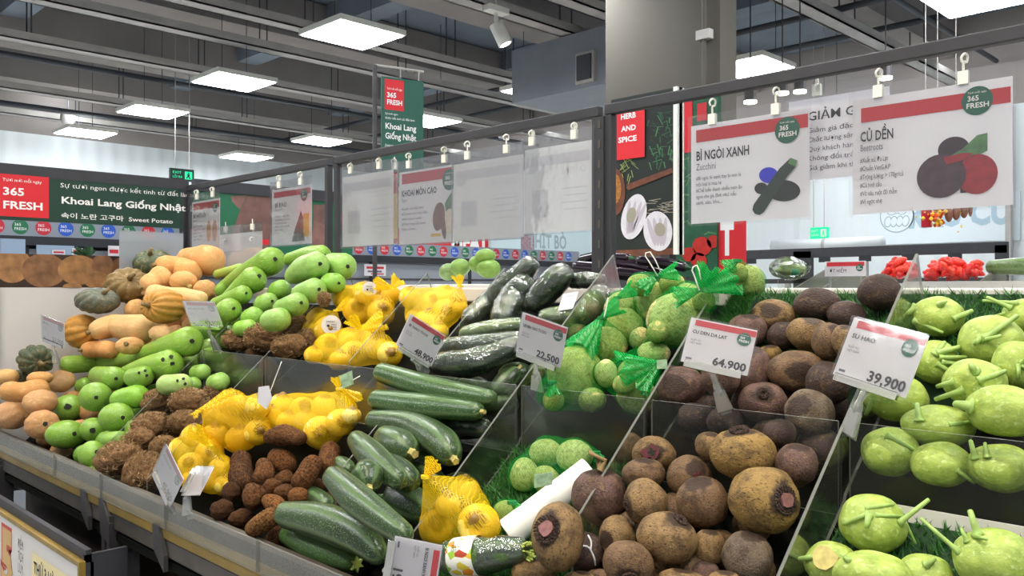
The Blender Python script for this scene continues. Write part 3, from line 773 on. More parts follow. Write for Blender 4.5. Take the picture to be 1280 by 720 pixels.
def hang_sign(px0, px1, pyt, pyb, y, lab, group, draw, hooks=(0.12, 0.85), back=False, sleeve_up=0.035, name='hanging_sign', mat='paper', zrail=ZT - 0.041):
    """a sign in a clear sleeve, its top-left at (px0, pyt) and bottom-right at (px1, pyb), hanging from the rail"""
    a, b = aty(px0, pyt, y), aty(px1, pyb, y)
    w, h = b[0] - a[0], a[2] - b[2]
    t = empty(name, ((a[0] + b[0]) / 2, y, b[2]), lab, 'sign', group)
    MB().add([(a[0], y, b[2]), (b[0], y, b[2]), (b[0], y, a[2]), (a[0], y, a[2])], [(0, 1, 2, 3)]).build('card', MAT[mat], t)
    e = 0.006
    MB().box((a[0] - e, y - 0.0045, b[2] - e), (b[0] + e, y - 0.004, a[2] + sleeve_up)).build('clear_sleeve', MAT['sleeve'], t)
    for s in hooks:
        hook(t, a[0] + w * s, y - 0.002, zrail + 0.004, a[2] + sleeve_up - 0.004)
    c = Card(t, (a[0], y - 0.0009, a[2]), X_, -Z_, -Y_, w, h)
    draw(c); c.flush()
    return t

def body_lines(c, lines, x, y, dy, size, widths=None, ink='dark_ink'):
    for i, s in enumerate(lines):
        if s: c.text('lettering', s, x, y + i * dy, size, ink, 2, width=widths[i] if widths else None)

plain('print_zucchini', '1E3A30', 0.5, noise=0.4, nscale=60); plain('print_zucchini_dark', '16211F', 0.5)
plain('print_blue', '2A2FC8', 0.5); plain('print_beet', '513845', 0.5, noise=0.4, nscale=50); plain('print_beet_dark', '33222F', 0.5)
plain('print_beet_red', 'A62A38', 0.5, noise=0.3, nscale=60); plain('print_leaf', '5C8A5A', 0.5, noise=0.4, nscale=60)
plain('print_brown', '8A5A44', 0.5, noise=0.4, nscale=70); plain('print_cream2', 'E7DCC8', 0.5); plain('print_orange', 'D99A4A', 0.5, noise=0.2, nscale=60)
plain('print_pale_orange', 'D9A27C', 0.5, noise=0.2, nscale=60); plain('print_yellow', 'E2B83C', 0.5); plain('print_melon', '5A6858', 0.5, noise=0.5, nscale=90)

def d_zuc(c):
    c.rect('red_band', 0.05, 0.05, 0.99, 0.175, 'red_print'); c.badge(0.83, 0.175, 0.125)
    c.text('heading', 'BÌ NGÒI XANH', 0.05, 0.36, 0.095, 'dark_ink', width=0.47, bold=0.02)
    c.text('lettering', 'Zucchini', 0.05, 0.46, 0.07, 'grey_ink', width=0.18)
    body_lines(c, ['#Bí ngòi, bí xanh hay bí non là', 'một loại bí mùa hè', '#Chế biến thành nhiều món ăn', 'ngon cho gia đình như: nấu', 'canh, xào, kho,...'], 0.05, 0.56, 0.062, 0.038, [0.4, 0.23, 0.41, 0.36, 0.24])
    c.ell('printed_zucchini', 0.68, 0.58, 0.10, 0.075, 'print_blue', 1, 10)
    c.ell('printed_zucchini', 0.80, 0.74, 0.17, 0.10, 'print_zucchini_dark', 2, 8)
    c.ell('printed_zucchini', 0.62, 0.70, 0.07, 0.055, 'print_zucchini_dark', 2, 8)
    pts = []
    for k in range(9): a = math.radians(55 + 180 * k / 8 + 35); pts.append((0.60 + 0.075 * math.cos(a) * c.h / c.w, 0.86 + 0.075 * math.sin(a)))
    c.poly('printed_zucchini_front', [(0.86, 0.44), (0.91, 0.47), (0.90, 0.53), (0.84, 0.60), (0.645, 0.93), (0.61, 0.955), (0.57, 0.94), (0.55, 0.90), (0.56, 0.85), (0.77, 0.53)], 'print_zucchini', 4)
    c.poly('printed_stalk', [(0.86, 0.44), (0.91, 0.47), (0.90, 0.53), (0.84, 0.49)], 'print_leaf', 5)
hang_sign(864, 1012, 158, 271, YS, 'zucchini sign with red band in a clear sleeve on the right frame', 'hanging produce signs', d_zuc, (0.2, 0.74), sleeve_up=0.022)

def d_den(c):
    c.rect('red_band', 0.06, 0.08, 0.99, 0.205, 'red_print'); c.badge(0.80, 0.155, 0.115)
    c.text('heading', 'CỦ DỀN', 0.055, 0.37, 0.085, 'dark_ink', width=0.225, bold=0.02)
    c.text('lettering', 'Beetroots', 0.055, 0.455, 0.06, 'grey_ink', width=0.155)
    body_lines(c, ['#Xuất xứ: Đà Lạt', '#Chuẩn VietG.A.P', '#Trọng lượng: > 170gr/củ', '#Củ hình cầu', '#Vỏ nâu, ruột đỏ thẫm', '#Vị ngọt nhẹ'], 0.055, 0.555, 0.072, 0.042, [0.19, 0.205, 0.29, 0.145, 0.25, 0.15])
    c.ell('printed_beetroot', 0.66, 0.52, 0.12, 0.10, 'print_beet_dark', 1)
    c.poly('printed_leaf', [(0.60, 0.60), (0.72, 0.52), (0.80, 0.43), (0.86, 0.42), (0.86, 0.56), (0.76, 0.62), (0.62, 0.64)], 'print_leaf', 2)
    c.rect('printed_beetroot', 0.70, 0.68, 0.78, 0.88, 'print_beet_dark', 1); c.rect('printed_blue', 0.69, 0.62, 0.78, 0.68, 'print_blue', 2)
    c.ell('printed_cut_beetroot', 0.80, 0.74, 0.15, 0.16, 'print_beet_red', 3)
    c.ell('printed_beetroot', 0.585, 0.73, 0.19, 0.18, 'print_beet', 4)
    c.poly('printed_stalk', [(0.60, 0.58), (0.72, 0.56), (0.78, 0.57), (0.72, 0.62), (0.62, 0.64)], 'print_beet_red', 5)
hang_sign(1066, 1266, 126, 256, YS, 'beetroot sign with red band in a clear sleeve, rightmost on the frame', 'hanging produce signs', d_den, (0.18, 0.72), sleeve_up=0.024)

def d_giam(c):
    c.text('heading', 'GIẢM GIÁ', 0.2, 0.27, 0.11, 'dark_ink', width=0.62, bold=0.012)
    body_lines(c, ['Giảm giá đặc biệt', 'Chất lượng sản phẩm', 'Quý khách hàng lưu ý', 'Không đổi trả vì', 'Giá giảm khi thanh toán'], 0.2, 0.42, 0.115, 0.06, [0.62, 0.66, 0.68, 0.55, 0.76])
hang_sign(986, 1112, 128, 216, YS + 0.035, 'white price promise sign half hidden between zucchini and beetroot signs', 'hanging produce signs', d_giam, (0.3,), sleeve_up=0.03, zrail=ZT - 0.041)

def ghost(txt, pic, flip=True):
    def f(c):
        c.rect('show_through_band', 0.04, 0.10, 0.95, 0.22, 'ghost_print')
        c.ell('show_through_badge', 0.12, 0.20, 0.10, 0.10, 'ghost_print', 2)
        # the print of the far side shows through the paper mirrored
        v, fc = text_geo(txt, 0.0)
        sx = 0.34 * c.w / v[:, 0].max(); mb = c.b.setdefault(('show_through_lettering', 'ghost_print'), MB())
        base = c.P(0.9, 0.34, 2)
        mb.add([base - c.u * q[0] * sx - c.d * q[1] * 0.11 * c.h for q in v], [tuple(reversed(t)) for t in fc])
        for i in range(4): c.rect('show_through_lettering', 0.56 + 0.03 * (i % 2), 0.5 + 0.08 * i, 0.92, 0.515 + 0.08 * i, 'ghost_print', 2)
        c.rect('show_through_picture', 0.12, 0.5, 0.36, 0.82, 'ghost_print', 1)
    return f
hang_sign(428, 492, 222, 305, YS, 'blank back of a sign at the left end of the middle frame', 'hanging produce signs', ghost('CÀ RỐT', 1), (0.18, 0.74), mat='paper_back')
def d_mon(c):
    c.rect('red_band', 0.06, 0.03, 1.0, 0.17, 'red_print'); c.badge(0.95, 0.19, 0.14)
    c.text('heading', 'KHOAI MÔN CAO', 0.06, 0.34, 0.085, 'dark_ink', width=0.66, bold=0.02)
    c.text('lettering', 'Taro', 0.06, 0.42, 0.05, 'grey_ink', width=0.1)
    body_lines(c, ['#Xuất xứ: Việt Nam', '#Củ khoai môn chắc, dẻo,', 'thơm bùi tự nhiên', '#Thích hợp nấu canh,', 'hầm, chiên...'], 0.06, 0.53, 0.07, 0.036, [0.42, 0.5, 0.38, 0.46, 0.3])
    c.poly('printed_leaf', [(0.86, 0.5), (0.99, 0.34), (0.99, 0.6), (0.9, 0.66)], 'print_leaf', 1)
    c.ell('printed_taro', 0.76, 0.66, 0.12, 0.19, 'print_brown', 2, 12)
    c.ell('printed_cut_taro', 0.95, 0.74, 0.10, 0.17, 'print_cream2', 3)
    c.ell('printed_taro', 0.84, 0.77, 0.05, 0.2, 'print_brown', 4, -12)
    c.rect('printed_chips', 0.62, 0.88, 0.80, 0.92, 'print_yellow', 3)
def d_flank(c):
    d_mon(c)
hang_sign(499, 566, 216, 302, YS, 'taro sign with red band and picture on the middle frame', 'hanging produce signs', d_mon, (0.2, 0.86))
hang_sign(567, 654, 206, 296, YS - 0.014, 'wide blank back of a sign right of the taro sign', 'hanging produce signs', ghost('KHOAI LANG', 1), (0.22, 0.78), mat='paper_back')
hang_sign(656, 742, 188, 287, YS - 0.008, 'blank back of a sign beside the slotted upright, mirrored heading showing through', 'hanging produce signs', ghost('CÀ TÍM ĐÀI', 1), (0.12, 0.74), mat='paper_back')
# yellow and red printed strip behind the taro sign
def d_strip(c): c.rect('red_band', 0, 0.0, 1, 0.3, 'red_print'); c.rect('red_band', 0, 0.93, 1, 1.0, 'red_print')
plain('paper_yellow', 'E8C860', 0.6)
hang_sign(489, 498, 216, 304, YS + 0.04, 'narrow yellow and red sign edge showing left of the taro sign', 'hanging produce signs', d_strip, (0.5,), mat='paper_yellow')

def d_but(c):
    c.rect('red_band', 0.06, 0.04, 0.98, 0.17, 'red_print'); c.badge(0.84, 0.17, 0.10)
    c.text('heading', 'BÍ HỒ LÔ', 0.06, 0.33, 0.07, 'dark_ink', width=0.46, bold=0.02); c.text('lettering', 'Butternut', 0.06, 0.41, 0.04, 'grey_ink', width=0.2)
    body_lines(c, ['#Bí hồ lô dẻo', 'ngọt bùi tự nhiên', '#Giàu vitamin A', 'nấu canh, hầm', 'xào, chiên'], 0.06, 0.52, 0.065, 0.034, [0.36, 0.42, 0.4, 0.34, 0.28])
    c.ell('printed_squash', 0.62, 0.62, 0.09, 0.21, 'print_orange', 1); c.ell('printed_squash', 0.83, 0.62, 0.10, 0.21, 'print_pale_orange', 2)
hang_sign(240, 275, 253, 312, YS - 0.02, 'portrait butternut sign at the left end of the left frame', 'hanging produce signs', d_but, (0.2, 0.76))
def d_dao(c):
    c.rect('red_band', 0.06, 0.05, 0.97, 0.15, 'red_print'); c.badge(0.82, 0.165, 0.105)
    c.text('heading', 'BÍ ĐAO', 0.09, 0.32, 0.075, 'dark_ink', width=0.3, bold=0.02); c.text('lettering', 'Winter melon', 0.09, 0.38, 0.035, 'grey_ink', width=0.2)
    body_lines(c, ['#Xuất xứ: Việt Nam', '#Quả dài, vỏ xanh', 'ruột trắng, mát', '#Nấu canh, ép nước', 'làm mứt'], 0.09, 0.5, 0.06, 0.03, [0.36, 0.38, 0.3, 0.38, 0.2])
    c.poly('printed_melon', [(0.52, 0.95), (0.60, 0.72), (0.70, 0.52), (0.74, 0.42), (0.80, 0.55), (0.80, 0.78), (0.84, 0.95)], 'print_melon', 1)
    c.rect('printed_melon_slice', 0.80, 0.48, 0.94, 0.88, 'print_yellow', 1)
hang_sign(340, 390, 238, 304, YS - 0.012, 'portrait winter melon sign at the right end of the left frame', 'hanging produce signs', d_dao, (0.2, 0.74), sleeve_up=0.03)
hang_sign(272, 328, 294, 334, YS + 0.03, 'low blank white card between the butternut and winter melon signs', 'hanging produce signs', lambda c: c.text('lettering', '. . . . . . . .', 0.25, 0.4, 0.05, 'ghost_print', width=0.4), (0.2, 0.8), mat='paper_back', zrail=1.60)

# banner over the end panel
def banner():
    x = XL
    y0, y1 = 0.80, YS
    t = empty('banner', (x, 1.2, 1.62), 'green sweet potato banner with red square on the left end frame', 'banner')
    zt1 = 1.885
    MB().box((x - 0.03, y0, zt1 - 0.045), (x + 0.0, y1, zt1)).build('frame_bar', MAT['frame_black'], t)
    MB().box((x - 0.03, y1 - 0.03, 1.40), (x, y1, zt1 - 0.045)).build('frame_post', MAT['frame_black'], t); MB().box((x - 0.03, y0, 1.40), (x, y0 + 0.03, zt1 - 0.045)).build('frame_post', MAT['frame_black'], t)
    zb = atx(60, 273, x)[2]; zbb = atx(200, 288, x)[2]
    zb = (zb + zbb) / 2; h = zt1 - 0.045 - zb; w = y1 - 0.03 - y0 - 0.03
    O = (x + 0.0, y0 + 0.03, zt1 - 0.045)
    MB().box((x - 0.02, y0 + 0.03, zb), (x - 0.001, y1 - 0.03, zt1 - 0.045)).build('banner_board', MAT['banner_green'], t)
    c = Card(t, O, Y_, -Z_, X_, w, h)
    fx = lambda px, py: ((atx(px, py, x)[1] - O[1]) / w, (O[2] - atx(px, py, x)[2]) / h)
    r0, r1 = fx(-8, 216), fx(61, 273)
    c.rect('red_square', r0[0], r0[1], r1[0], r1[1], 'bright_red', 1)
    q = fx(3, 243); c.text('square_lettering', '365', q[0], q[1], 0.17, 'white_ink', 3, width=fx(30, 243)[0] - q[0], bold=0.025)
    q = fx(3, 260); c.text('square_lettering', 'FRESH', q[0], q[1], 0.17, 'white_ink', 3, width=fx(53, 262)[0] - q[0], bold=0.025)
    q = fx(3, 226); c.text('square_lettering', 'Tươi mới mỗi ngày', q[0], q[1], 0.07, 'white_ink', 3, width=fx(52, 226)[0] - q[0])
    q = fx(75, 234); c.text('lettering', 'Sự tươi ngon được kết tinh từ đất lành', q[0], q[1], 0.105, 'white_ink', 2, width=fx(240, 246)[0] - q[0])
    q = fx(76, 254); c.text('lettering', 'Khoai Lang Giống Nhật', q[0], q[1], 0.16, 'white_ink', 2, width=fx(232, 264)[0] - q[0], bold=0.025)
    q = fx(76, 272); c.text('lettering', '속이 노란 고구마  Sweet Potato', q[0], q[1], 0.105, 'white_ink', 2, width=fx(216, 281)[0] - q[0], bold=0.012)
    c.flush()
banner()
# clear sheet hanging behind the pumpkins
s0, s1 = atx(149, 288, XL + 0.03), atx(229, 346, XL + 0.03)
o = empty('plastic_sheet', (s0[0], (s0[1] + s1[1]) / 2, 1.41), 'clear plastic sheet hanging under the green banner, above the dark pumpkin', 'plastic sheet')
MB().box((s0[0], s0[1], 1.42), (s0[0] + 0.0015, s1[1], s0[2])).build('sheet', MAT['sheet_haze'] if 'sheet_haze' in MAT else clear_mat('sheet_haze', (0.9, 0.92, 0.95), 0.45, (0.62, 0.66, 0.7), 0.1, 1.0), o)
MB().box((s0[0], s0[1], s0[2]), (s0[0] + 0.004, s1[1], s0[2] + 0.006)).build('sheet_clip', MAT['sleeve'], o)

# ------------------------------------------------------------ behind the stand
# far shelf unit with round price badges along its edge
plain('round_blue', '2556B8', 0.5); plain('round_green', '1B6B46', 0.5); plain('round_red', 'C02838', 0.5)
plain('shelf_pale', '8C929A', 0.6)
plain('shelf_strip', '868E98', 0.5); plain('shelf_dark', '23262C', 0.6)
def gondola():
    x = -5.3
    y0, y1 = 0.9, 6.2
    t = empty('shelf_unit', (x, 3.5, 0), 'long dark shelf unit with a strip of red, blue and green discs behind the stand', 'shelf unit')
    MB().box((x - 0.5, y0, 0), (x - 0.02, y1, 1.62)).build('shelf_body', MAT['shelf_pale'], t)
    k = 0
    order = ['round_red', 'round_blue', 'round_green']
    for ya, yb, zs0 in ((y0, 2.35, 1.690), (2.45, y1, 1.645)):
        zs1 = zs0 + 0.10
        MB().box((x - 0.05, ya, zs0), (x, yb, zs1)).build('price_strip', MAT['shelf_strip'], t)
        MB().box((x - 0.06, ya, zs0 - 0.05), (x + 0.01, yb, zs0)).build('strip_rail', MAT['shelf_dark'], t)
        MB().box((x - 0.4, ya, 1.60), (x - 0.06, yb, zs1)).build('strip_backing', MAT['shelf_dark'], t)
        c = Card(t, (x, ya, zs1), Y_, -Z_, X_, yb - ya, zs1 - zs0)
        y = ya + 0.06; s = (zs1 - zs0) / (yb - ya)
        while y < yb - 0.05:
            m = order[k % 3]; u = (y - ya) / (yb - ya)
            c.ell('price_disc', u, 0.5, 0.42, 0.42, m, 1, n=20)
            c.text('disc_lettering', 'FRESH', u - 0.3 * s, 0.68, 0.16, 'white_ink', 2, width=0.6 * s); c.text('disc_lettering', '365', u - 0.3 * s, 0.44, 0.16, 'white_ink', 2, width=0.34 * s)
            c.flush(); y += 0.118; k += 1 + (k % 5 == 3)
    MB().box((x - 0.045, y0, 1.46), (x - 0.015, y1, 1.475)).box((x - 0.045, y0, 1.44), (x - 0.015, y0 + 0.02, 1.64)).build('wire_rail', MAT['steel_dark'], t)
    for yy in (1.45, 2.1, 2.9, 3.8, 4.8): MB().box((x - 0.03, yy, 1.4), (x - 0.01, yy + 0.03, 1.66)).build('upright', MAT['shelf_dark'], t)
gondola()
def shelf_card(px0, py0, px1, py1, lab):
    x = -5.26
    a, b = atx(px0, py0, x), atx(px1, py1, x)
    t = empty('shelf_card', (x, (a[1] + b[1]) / 2, b[2]), lab, 'price card', 'price cards on the far shelf')
    MB().box((x, a[1], b[2]), (x + 0.004, b[1], a[2])).build('card', MAT['paper'], t)
    c = Card(t, (x + 0.0045, a[1], a[2]), Y_, -Z_, X_, b[1] - a[1], a[2] - b[2])
    c.rect('print', 0.1, 0.2, 0.9, 0.4, 'red_print').rect('print', 0.15, 0.55, 0.8, 0.7, 'grey_ink').rect('print', 0.3, 0.78, 0.9, 0.88, 'red_print'); c.flush()
shelf_card(65, 312, 81, 323, 'small white price card left of the leafy crown on the far shelf')
shelf_card(90, 310, 103, 322, 'small white price card behind the leafy crown')
shelf_card(135, 307, 149, 331, 'tall red and white price card right of the leafy crown')
shelf_card(455, 330, 482, 345, 'red and white price card below the discs, above the yellow bags')
# blue-white fridge panels further back under the strip
for a, b, lab in (((0, 298), (31, 330), 'pale blue fridge panel at the far left edge above the potato print'), ((45, 306), (92, 326), 'grey rimmed fridge panel behind the price cards')):
    x = -5.27
    p, q = atx(*a, x), atx(*b, x)
    tag(MB().box((x, p[1], q[2]), (x + 0.01, q[1], p[2])).build('fridge_panel', MAT['fridge_blue'] if 'fridge_blue' in MAT else plain('fridge_blue', '8EA2B8', 0.4)), lab, 'panel')
# leafy crown standing on the end panel's strip
def leafy():
    x = XL - 0.06
    p = atx(107, 322, x)
    t = empty('leafy_crown', p, 'small bunch of dark leaves poking above the printed potatoes', 'leaves')
    rng = random.Random(3); mb = MB()
    for i in range(16):
        a = rng.uniform(-1.1, 1.1); L = rng.uniform(0.03, 0.062)
        dx = math.sin(a) * L; dz = math.cos(a) * L * 0.9
        sx = rng.uniform(-0.02, 0.02)
        mb.add([p + [sx, -0.006, 0], p + [sx, 0.006, 0], p + [sx, dx * 0.8 + 0.012, dz * 0.8], p + [sx * 2, dx, dz], p + [sx, dx * 0.8 - 0.012, dz * 0.8]], [(0, 1, 2, 3, 4)])
    mb.build('leaves', MAT['leaf_dark'], t)
    MB().tube([p - [0, 0, 0.06], p], [0.018, 0.012], 8).build('stump', MAT['stem_dry'], t)
leafy()

# printed banner with sweet potatoes behind the left sign frame
def potato_banner():
    x = -4.9
    a, b = atx(243, 232, x), atx(425, 252, x)
    zt_, zb = a[2] - 0.03, atx(320, 322, x)[2]
    t = empty('banner', (x, (a[1] + b[1]) / 2, zb), 'green banner printed with big sweet potatoes behind the left sign frame', 'banner')
    MB().box((x - 0.03, a[1], zb), (x, b[1] + 0.1, zt_)).build('banner_board', MAT['banner_lit'] if 'banner_lit' in MAT else plain('banner_lit', '1F6A48', 0.45), t)
    MB().box((x - 0.04, a[1], zt_), (x + 0.01, b[1] + 0.1, zt_ + 0.07)).build('frame_bar', MAT['frame_black'], t)
    w, h = b[1] + 0.1 - a[1], zt_ - zb
    c = Card(t, (x, a[1], zt_), Y_, -Z_, X_, w, h)
    f = lambda px, py: ((atx(px, py, x)[1] - a[1]) / w, min(max((zt_ - atx(px, py, x)[2]) / h, 0), 1))
    plain('print_sweet', '7C5850', 0.5, noise=0.3, nscale=12); plain('print_sweet_b', '8C655C', 0.5, noise=0.3, nscale=12)
    c.poly('printed_potato', [f(288, 245), f(308, 244), f(300, 262), f(290, 252)], 'print_sweet_b', 1)
    c.poly('printed_potato', [f(308, 245), f(330, 244), f(346, 248), f(346, 300), f(330, 312), f(312, 306), f(288, 298), f(298, 268)], 'print_sweet', 2)
    c.poly('printed_potato', [f(392, 256), f(406, 256), f(406, 320), f(392, 320)], 'print_sweet', 2)
    c.poly('printed_potato', [f(392, 275), f(406, 282), f(406, 318), f(388, 312)], 'print_sweet_b', 3)
    for yy in (a[1] + 0.05, b[1] + 0.02): MB().box((x - 0.035, yy, 0), (x - 0.005, yy + 0.03, zb)).build('frame_post', MAT['frame_black'], t)
    c.rect('printed_tag', *f(326, 299), *f(336, 306), 'bright_red', 4)
    c.flush()
potato_banner()

# red MEAT header sign and pale wall panel with the beef heading
def meat_sign(p0, p1, letters, lab):
    x = -7.2
    a, b = atx(*p0, x), atx(*p1, x)
    zt_ = a[2]; zb = b[2]; w, h = b[1] - a[1], zt_ - zb
    t = empty('meat_sign', (x, (a[1] + b[1]) / 2, zb), lab, 'sign')
    MB().box((x - 0.06, a[1], zb), (x, b[1], zt_)).build('sign_board', MAT['bright_red'], t)
    c = Card(t, (x, a[1], zt_), Y_, -Z_, X_, w, h)
    f = lambda px, py: ((atx(px, py, x)[1] - a[1]) / w, (zt_ - atx(px, py, x)[2]) / h)
    for s, px, py, pe, sz in letters:
        q = f(px, py); c.text('lettering', s, q[0], q[1], sz / h, 'white_ink', 2, width=f(pe, py)[0] - q[0], bold=0.05)
    c.flush()
meat_sign((450, 282), (613, 318), [('MEAT', 564, 313, 610, 0.24)], 'red header sign with white letters MEAT behind the middle frame')
plain('meat_light', 'C9DDE2', 0.5); plain('wall_letter', '9DB0B4', 0.6)
def beef_panel():
    x = -7.15
    a, b = atx(614, 280, x), atx(738, 328, x)
    zt_, zb = a[2], b[2]; w, h = b[1] - a[1], zt_ - zb
    t = empty('wall_panel', (x, (a[1] + b[1]) / 2, zb), 'pale blue lit panel with grey beef lettering behind the middle frame', 'panel')
    MB().box((x - 0.05, a[1], zb), (x, b[1], zt_ + 0.3)).build('panel_board', MAT['meat_light'], t)
    c = Card(t, (x, a[1], zt_), Y_, -Z_, X_, w, h)
    f = lambda px, py: ((atx(px, py, x)[1] - a[1]) / w, (zt_ - atx(px, py, x)[2]) / h)
    q = f(661, 309); c.text('lettering', 'THỊT BÒ', q[0], q[1], 0.17 / h, 'wall_letter', 2, width=f(708, 309)[0] - q[0], bold=0.03)
    q0, q1 = f(651, 292), f(668, 326)
    c.rect('printed_stripe', q0[0], q0[1], q1[0], q1[1], 'print_pink', 1)
    c.flush()
plain('print_pink', 'A88C94', 0.5, noise=0.5, nscale=40)
beef_panel()
# low white wall behind the shelf, lit by the store
# herb and spice banner
def herb_banner():
    y = 2.55
    a, b = aty(764, 125, y), aty(849, 318, y)
    w, h = b[0] - a[0], a[2] - b[2]
    t = empty('banner', ((a[0] + b[0]) / 2, y, b[2]), 'dark herb and spice banner with garlic bulbs beside the slotted upright', 'banner')
    MB().box((a[0], y, b[2]), (b[0], y + 0.02, a[2])).build('banner_board', MAT['herb_dark'], t)
    e0 = aty(844, 130, y)[0]
    MB().box((e0, y - 0.012, b[2]), (b[0], y + 0.03, a[2])).build('edge_strip', MAT['white_plastic'], t)
    MB().box((a[0] + 0.04, y + 0.0, 0.02), (a[0] + 0.08, y + 0.04, b[2])).box((b[0] - 0.08, y + 0.0, 0.02), (b[0] - 0.04, y + 0.04, b[2])).build('stand_leg', MAT['frame_black'], t)
    c = Card(t, (a[0], y, a[2]), X_, -Z_, -Y_, w, h)
    f = lambda px, py: ((aty(px, py, y)[0] - a[0]) / w, (a[2] - aty(px, py, y)[2]) / h)
    def px_ell(name, px, py, rx, ry, mat, k, rot=0, n=26):
        pts = []
        for i in range(n):
            an = 2 * math.pi * i / n; ex, ey = rx * math.cos(an), ry * math.sin(an)
            cr, sr = math.cos(math.radians(rot)), math.sin(math.radians(rot))
            q = f(px + ex * cr - ey * sr, py + ex * sr + ey * cr)
            pts.append((min(max(q[0], 0), (e0 - a[0]) / w), min(max(q[1], 0), 1)))
        c.poly(name, pts, mat, k)
    # dill fronds
    rng = random.Random(8)
    for i in range(70):
        px, py = rng.uniform(808, 842), rng.uniform(132, 205)
        an = rng.uniform(-0.6, 1.9); L = rng.uniform(6, 14)
        q = [f(px, py), f(px + L * math.cos(an), py + L * math.sin(an)), f(px + L * math.cos(an) + 1.2, py + L * math.sin(an) + 0.5), f(px + 1.6, py + 0.6)]
        q = [(min(max(u, 0), (e0 - a[0]) / w), min(max(v, 0), 1)) for u, v in q]
        c.poly('printed_dill', q, 'print_dill' if i % 3 else 'print_dill_b', 2 + i % 3)
    for i in range(16):
        px, py = rng.uniform(771, 790), rng.uniform(196, 222)
        an = rng.uniform(0.2, 2.6); L = rng.uniform(8, 16)
        c.poly('printed_twigs', [f(px, py), f(px + L * math.cos(an), py + L * math.sin(an)), f(px + L * math.cos(an) + 1, py + L * math.sin(an)), f(px + 1.2, py)], 'print_twig', 3)
    px_ell('printed_bowl', 768, 240, 14, 30, 'print_bowl', 4)
    px_ell('printed_spice', 769, 236, 8, 19, 'print_spice', 5)
    c.poly('printed_spoon', [f(783, 231), f(840, 210), f(842, 216), f(786, 238)], 'print_bowl', 5)
    for i in range(22):
        px, py = rng.uniform(808, 838), rng.uniform(250, 266); L = rng.uniform(8, 18); an = rng.uniform(-0.4, 0.7)
        q = [f(px, py), f(min(px + L * math.cos(an), 842), py + L * math.sin(an)), f(min(px + L * math.cos(an), 842), py + L * math.sin(an) + 0.8), f(px, py + 0.9)]
        c.poly('printed_straw', q, 'print_straw', 4)
    for gx, gy, rx, ry, rot in ((793, 271, 15, 29, 14), (823, 289, 18, 25, -6)):
        px_ell('printed_garlic', gx, gy, rx, ry, 'print_garlic', 6, rot)
        for s in (-0.55, -0.15, 0.25, 0.6):
            px_ell('printed_garlic_clove', gx + rx * s * 0.8, gy + 1, rx * 0.16, ry * 0.72, 'print_garlic_shade', 7, rot + s * 18)
        px_ell('printed_garlic_root', gx - 3 if rot > 0 else gx + 3, gy - 2, rx * 0.38, ry * 0.34, 'print_straw', 8, rot)
    c.rect('printed_board', 0, f(768, 313)[1], (e0 - a[0]) / w, 1, 'print_bowl', 3)
    q0, q1 = f(772, 138), f(807, 196)
    c.rect('red_square', q0[0], q0[1], q1[0], q1[1], 'bright_red', 9)
    for s, py, pa, pb in (('HERB', 150, 777, 796), ('AND', 165, 778, 796), ('SPICE', 179, 774, 797)):
        q = f(pa, py); c.text('square_lettering', s, q[0], q[1], 0.020 / h, 'white_ink', 10, width=f(pb, py)[0] - q[0], bold=0.03)
    c.flush()
plain('herb_dark', '17201C', 0.5); plain('print_dill', '2F5A3C', 0.5); plain('print_dill_b', '4E7F52', 0.5); plain('print_twig', '8E9A5A', 0.5)
plain('print_bowl', '6E3F2A', 0.5, noise=0.4, nscale=40); plain('print_spice', 'B0752A', 0.5, noise=0.6, nscale=120); plain('print_straw', '9A9484', 0.5)
plain('print_garlic', 'D9D6DC', 0.5, noise=0.12, nscale=30); plain('print_garlic_shade', 'B9B2BC', 0.5)
herb_banner()
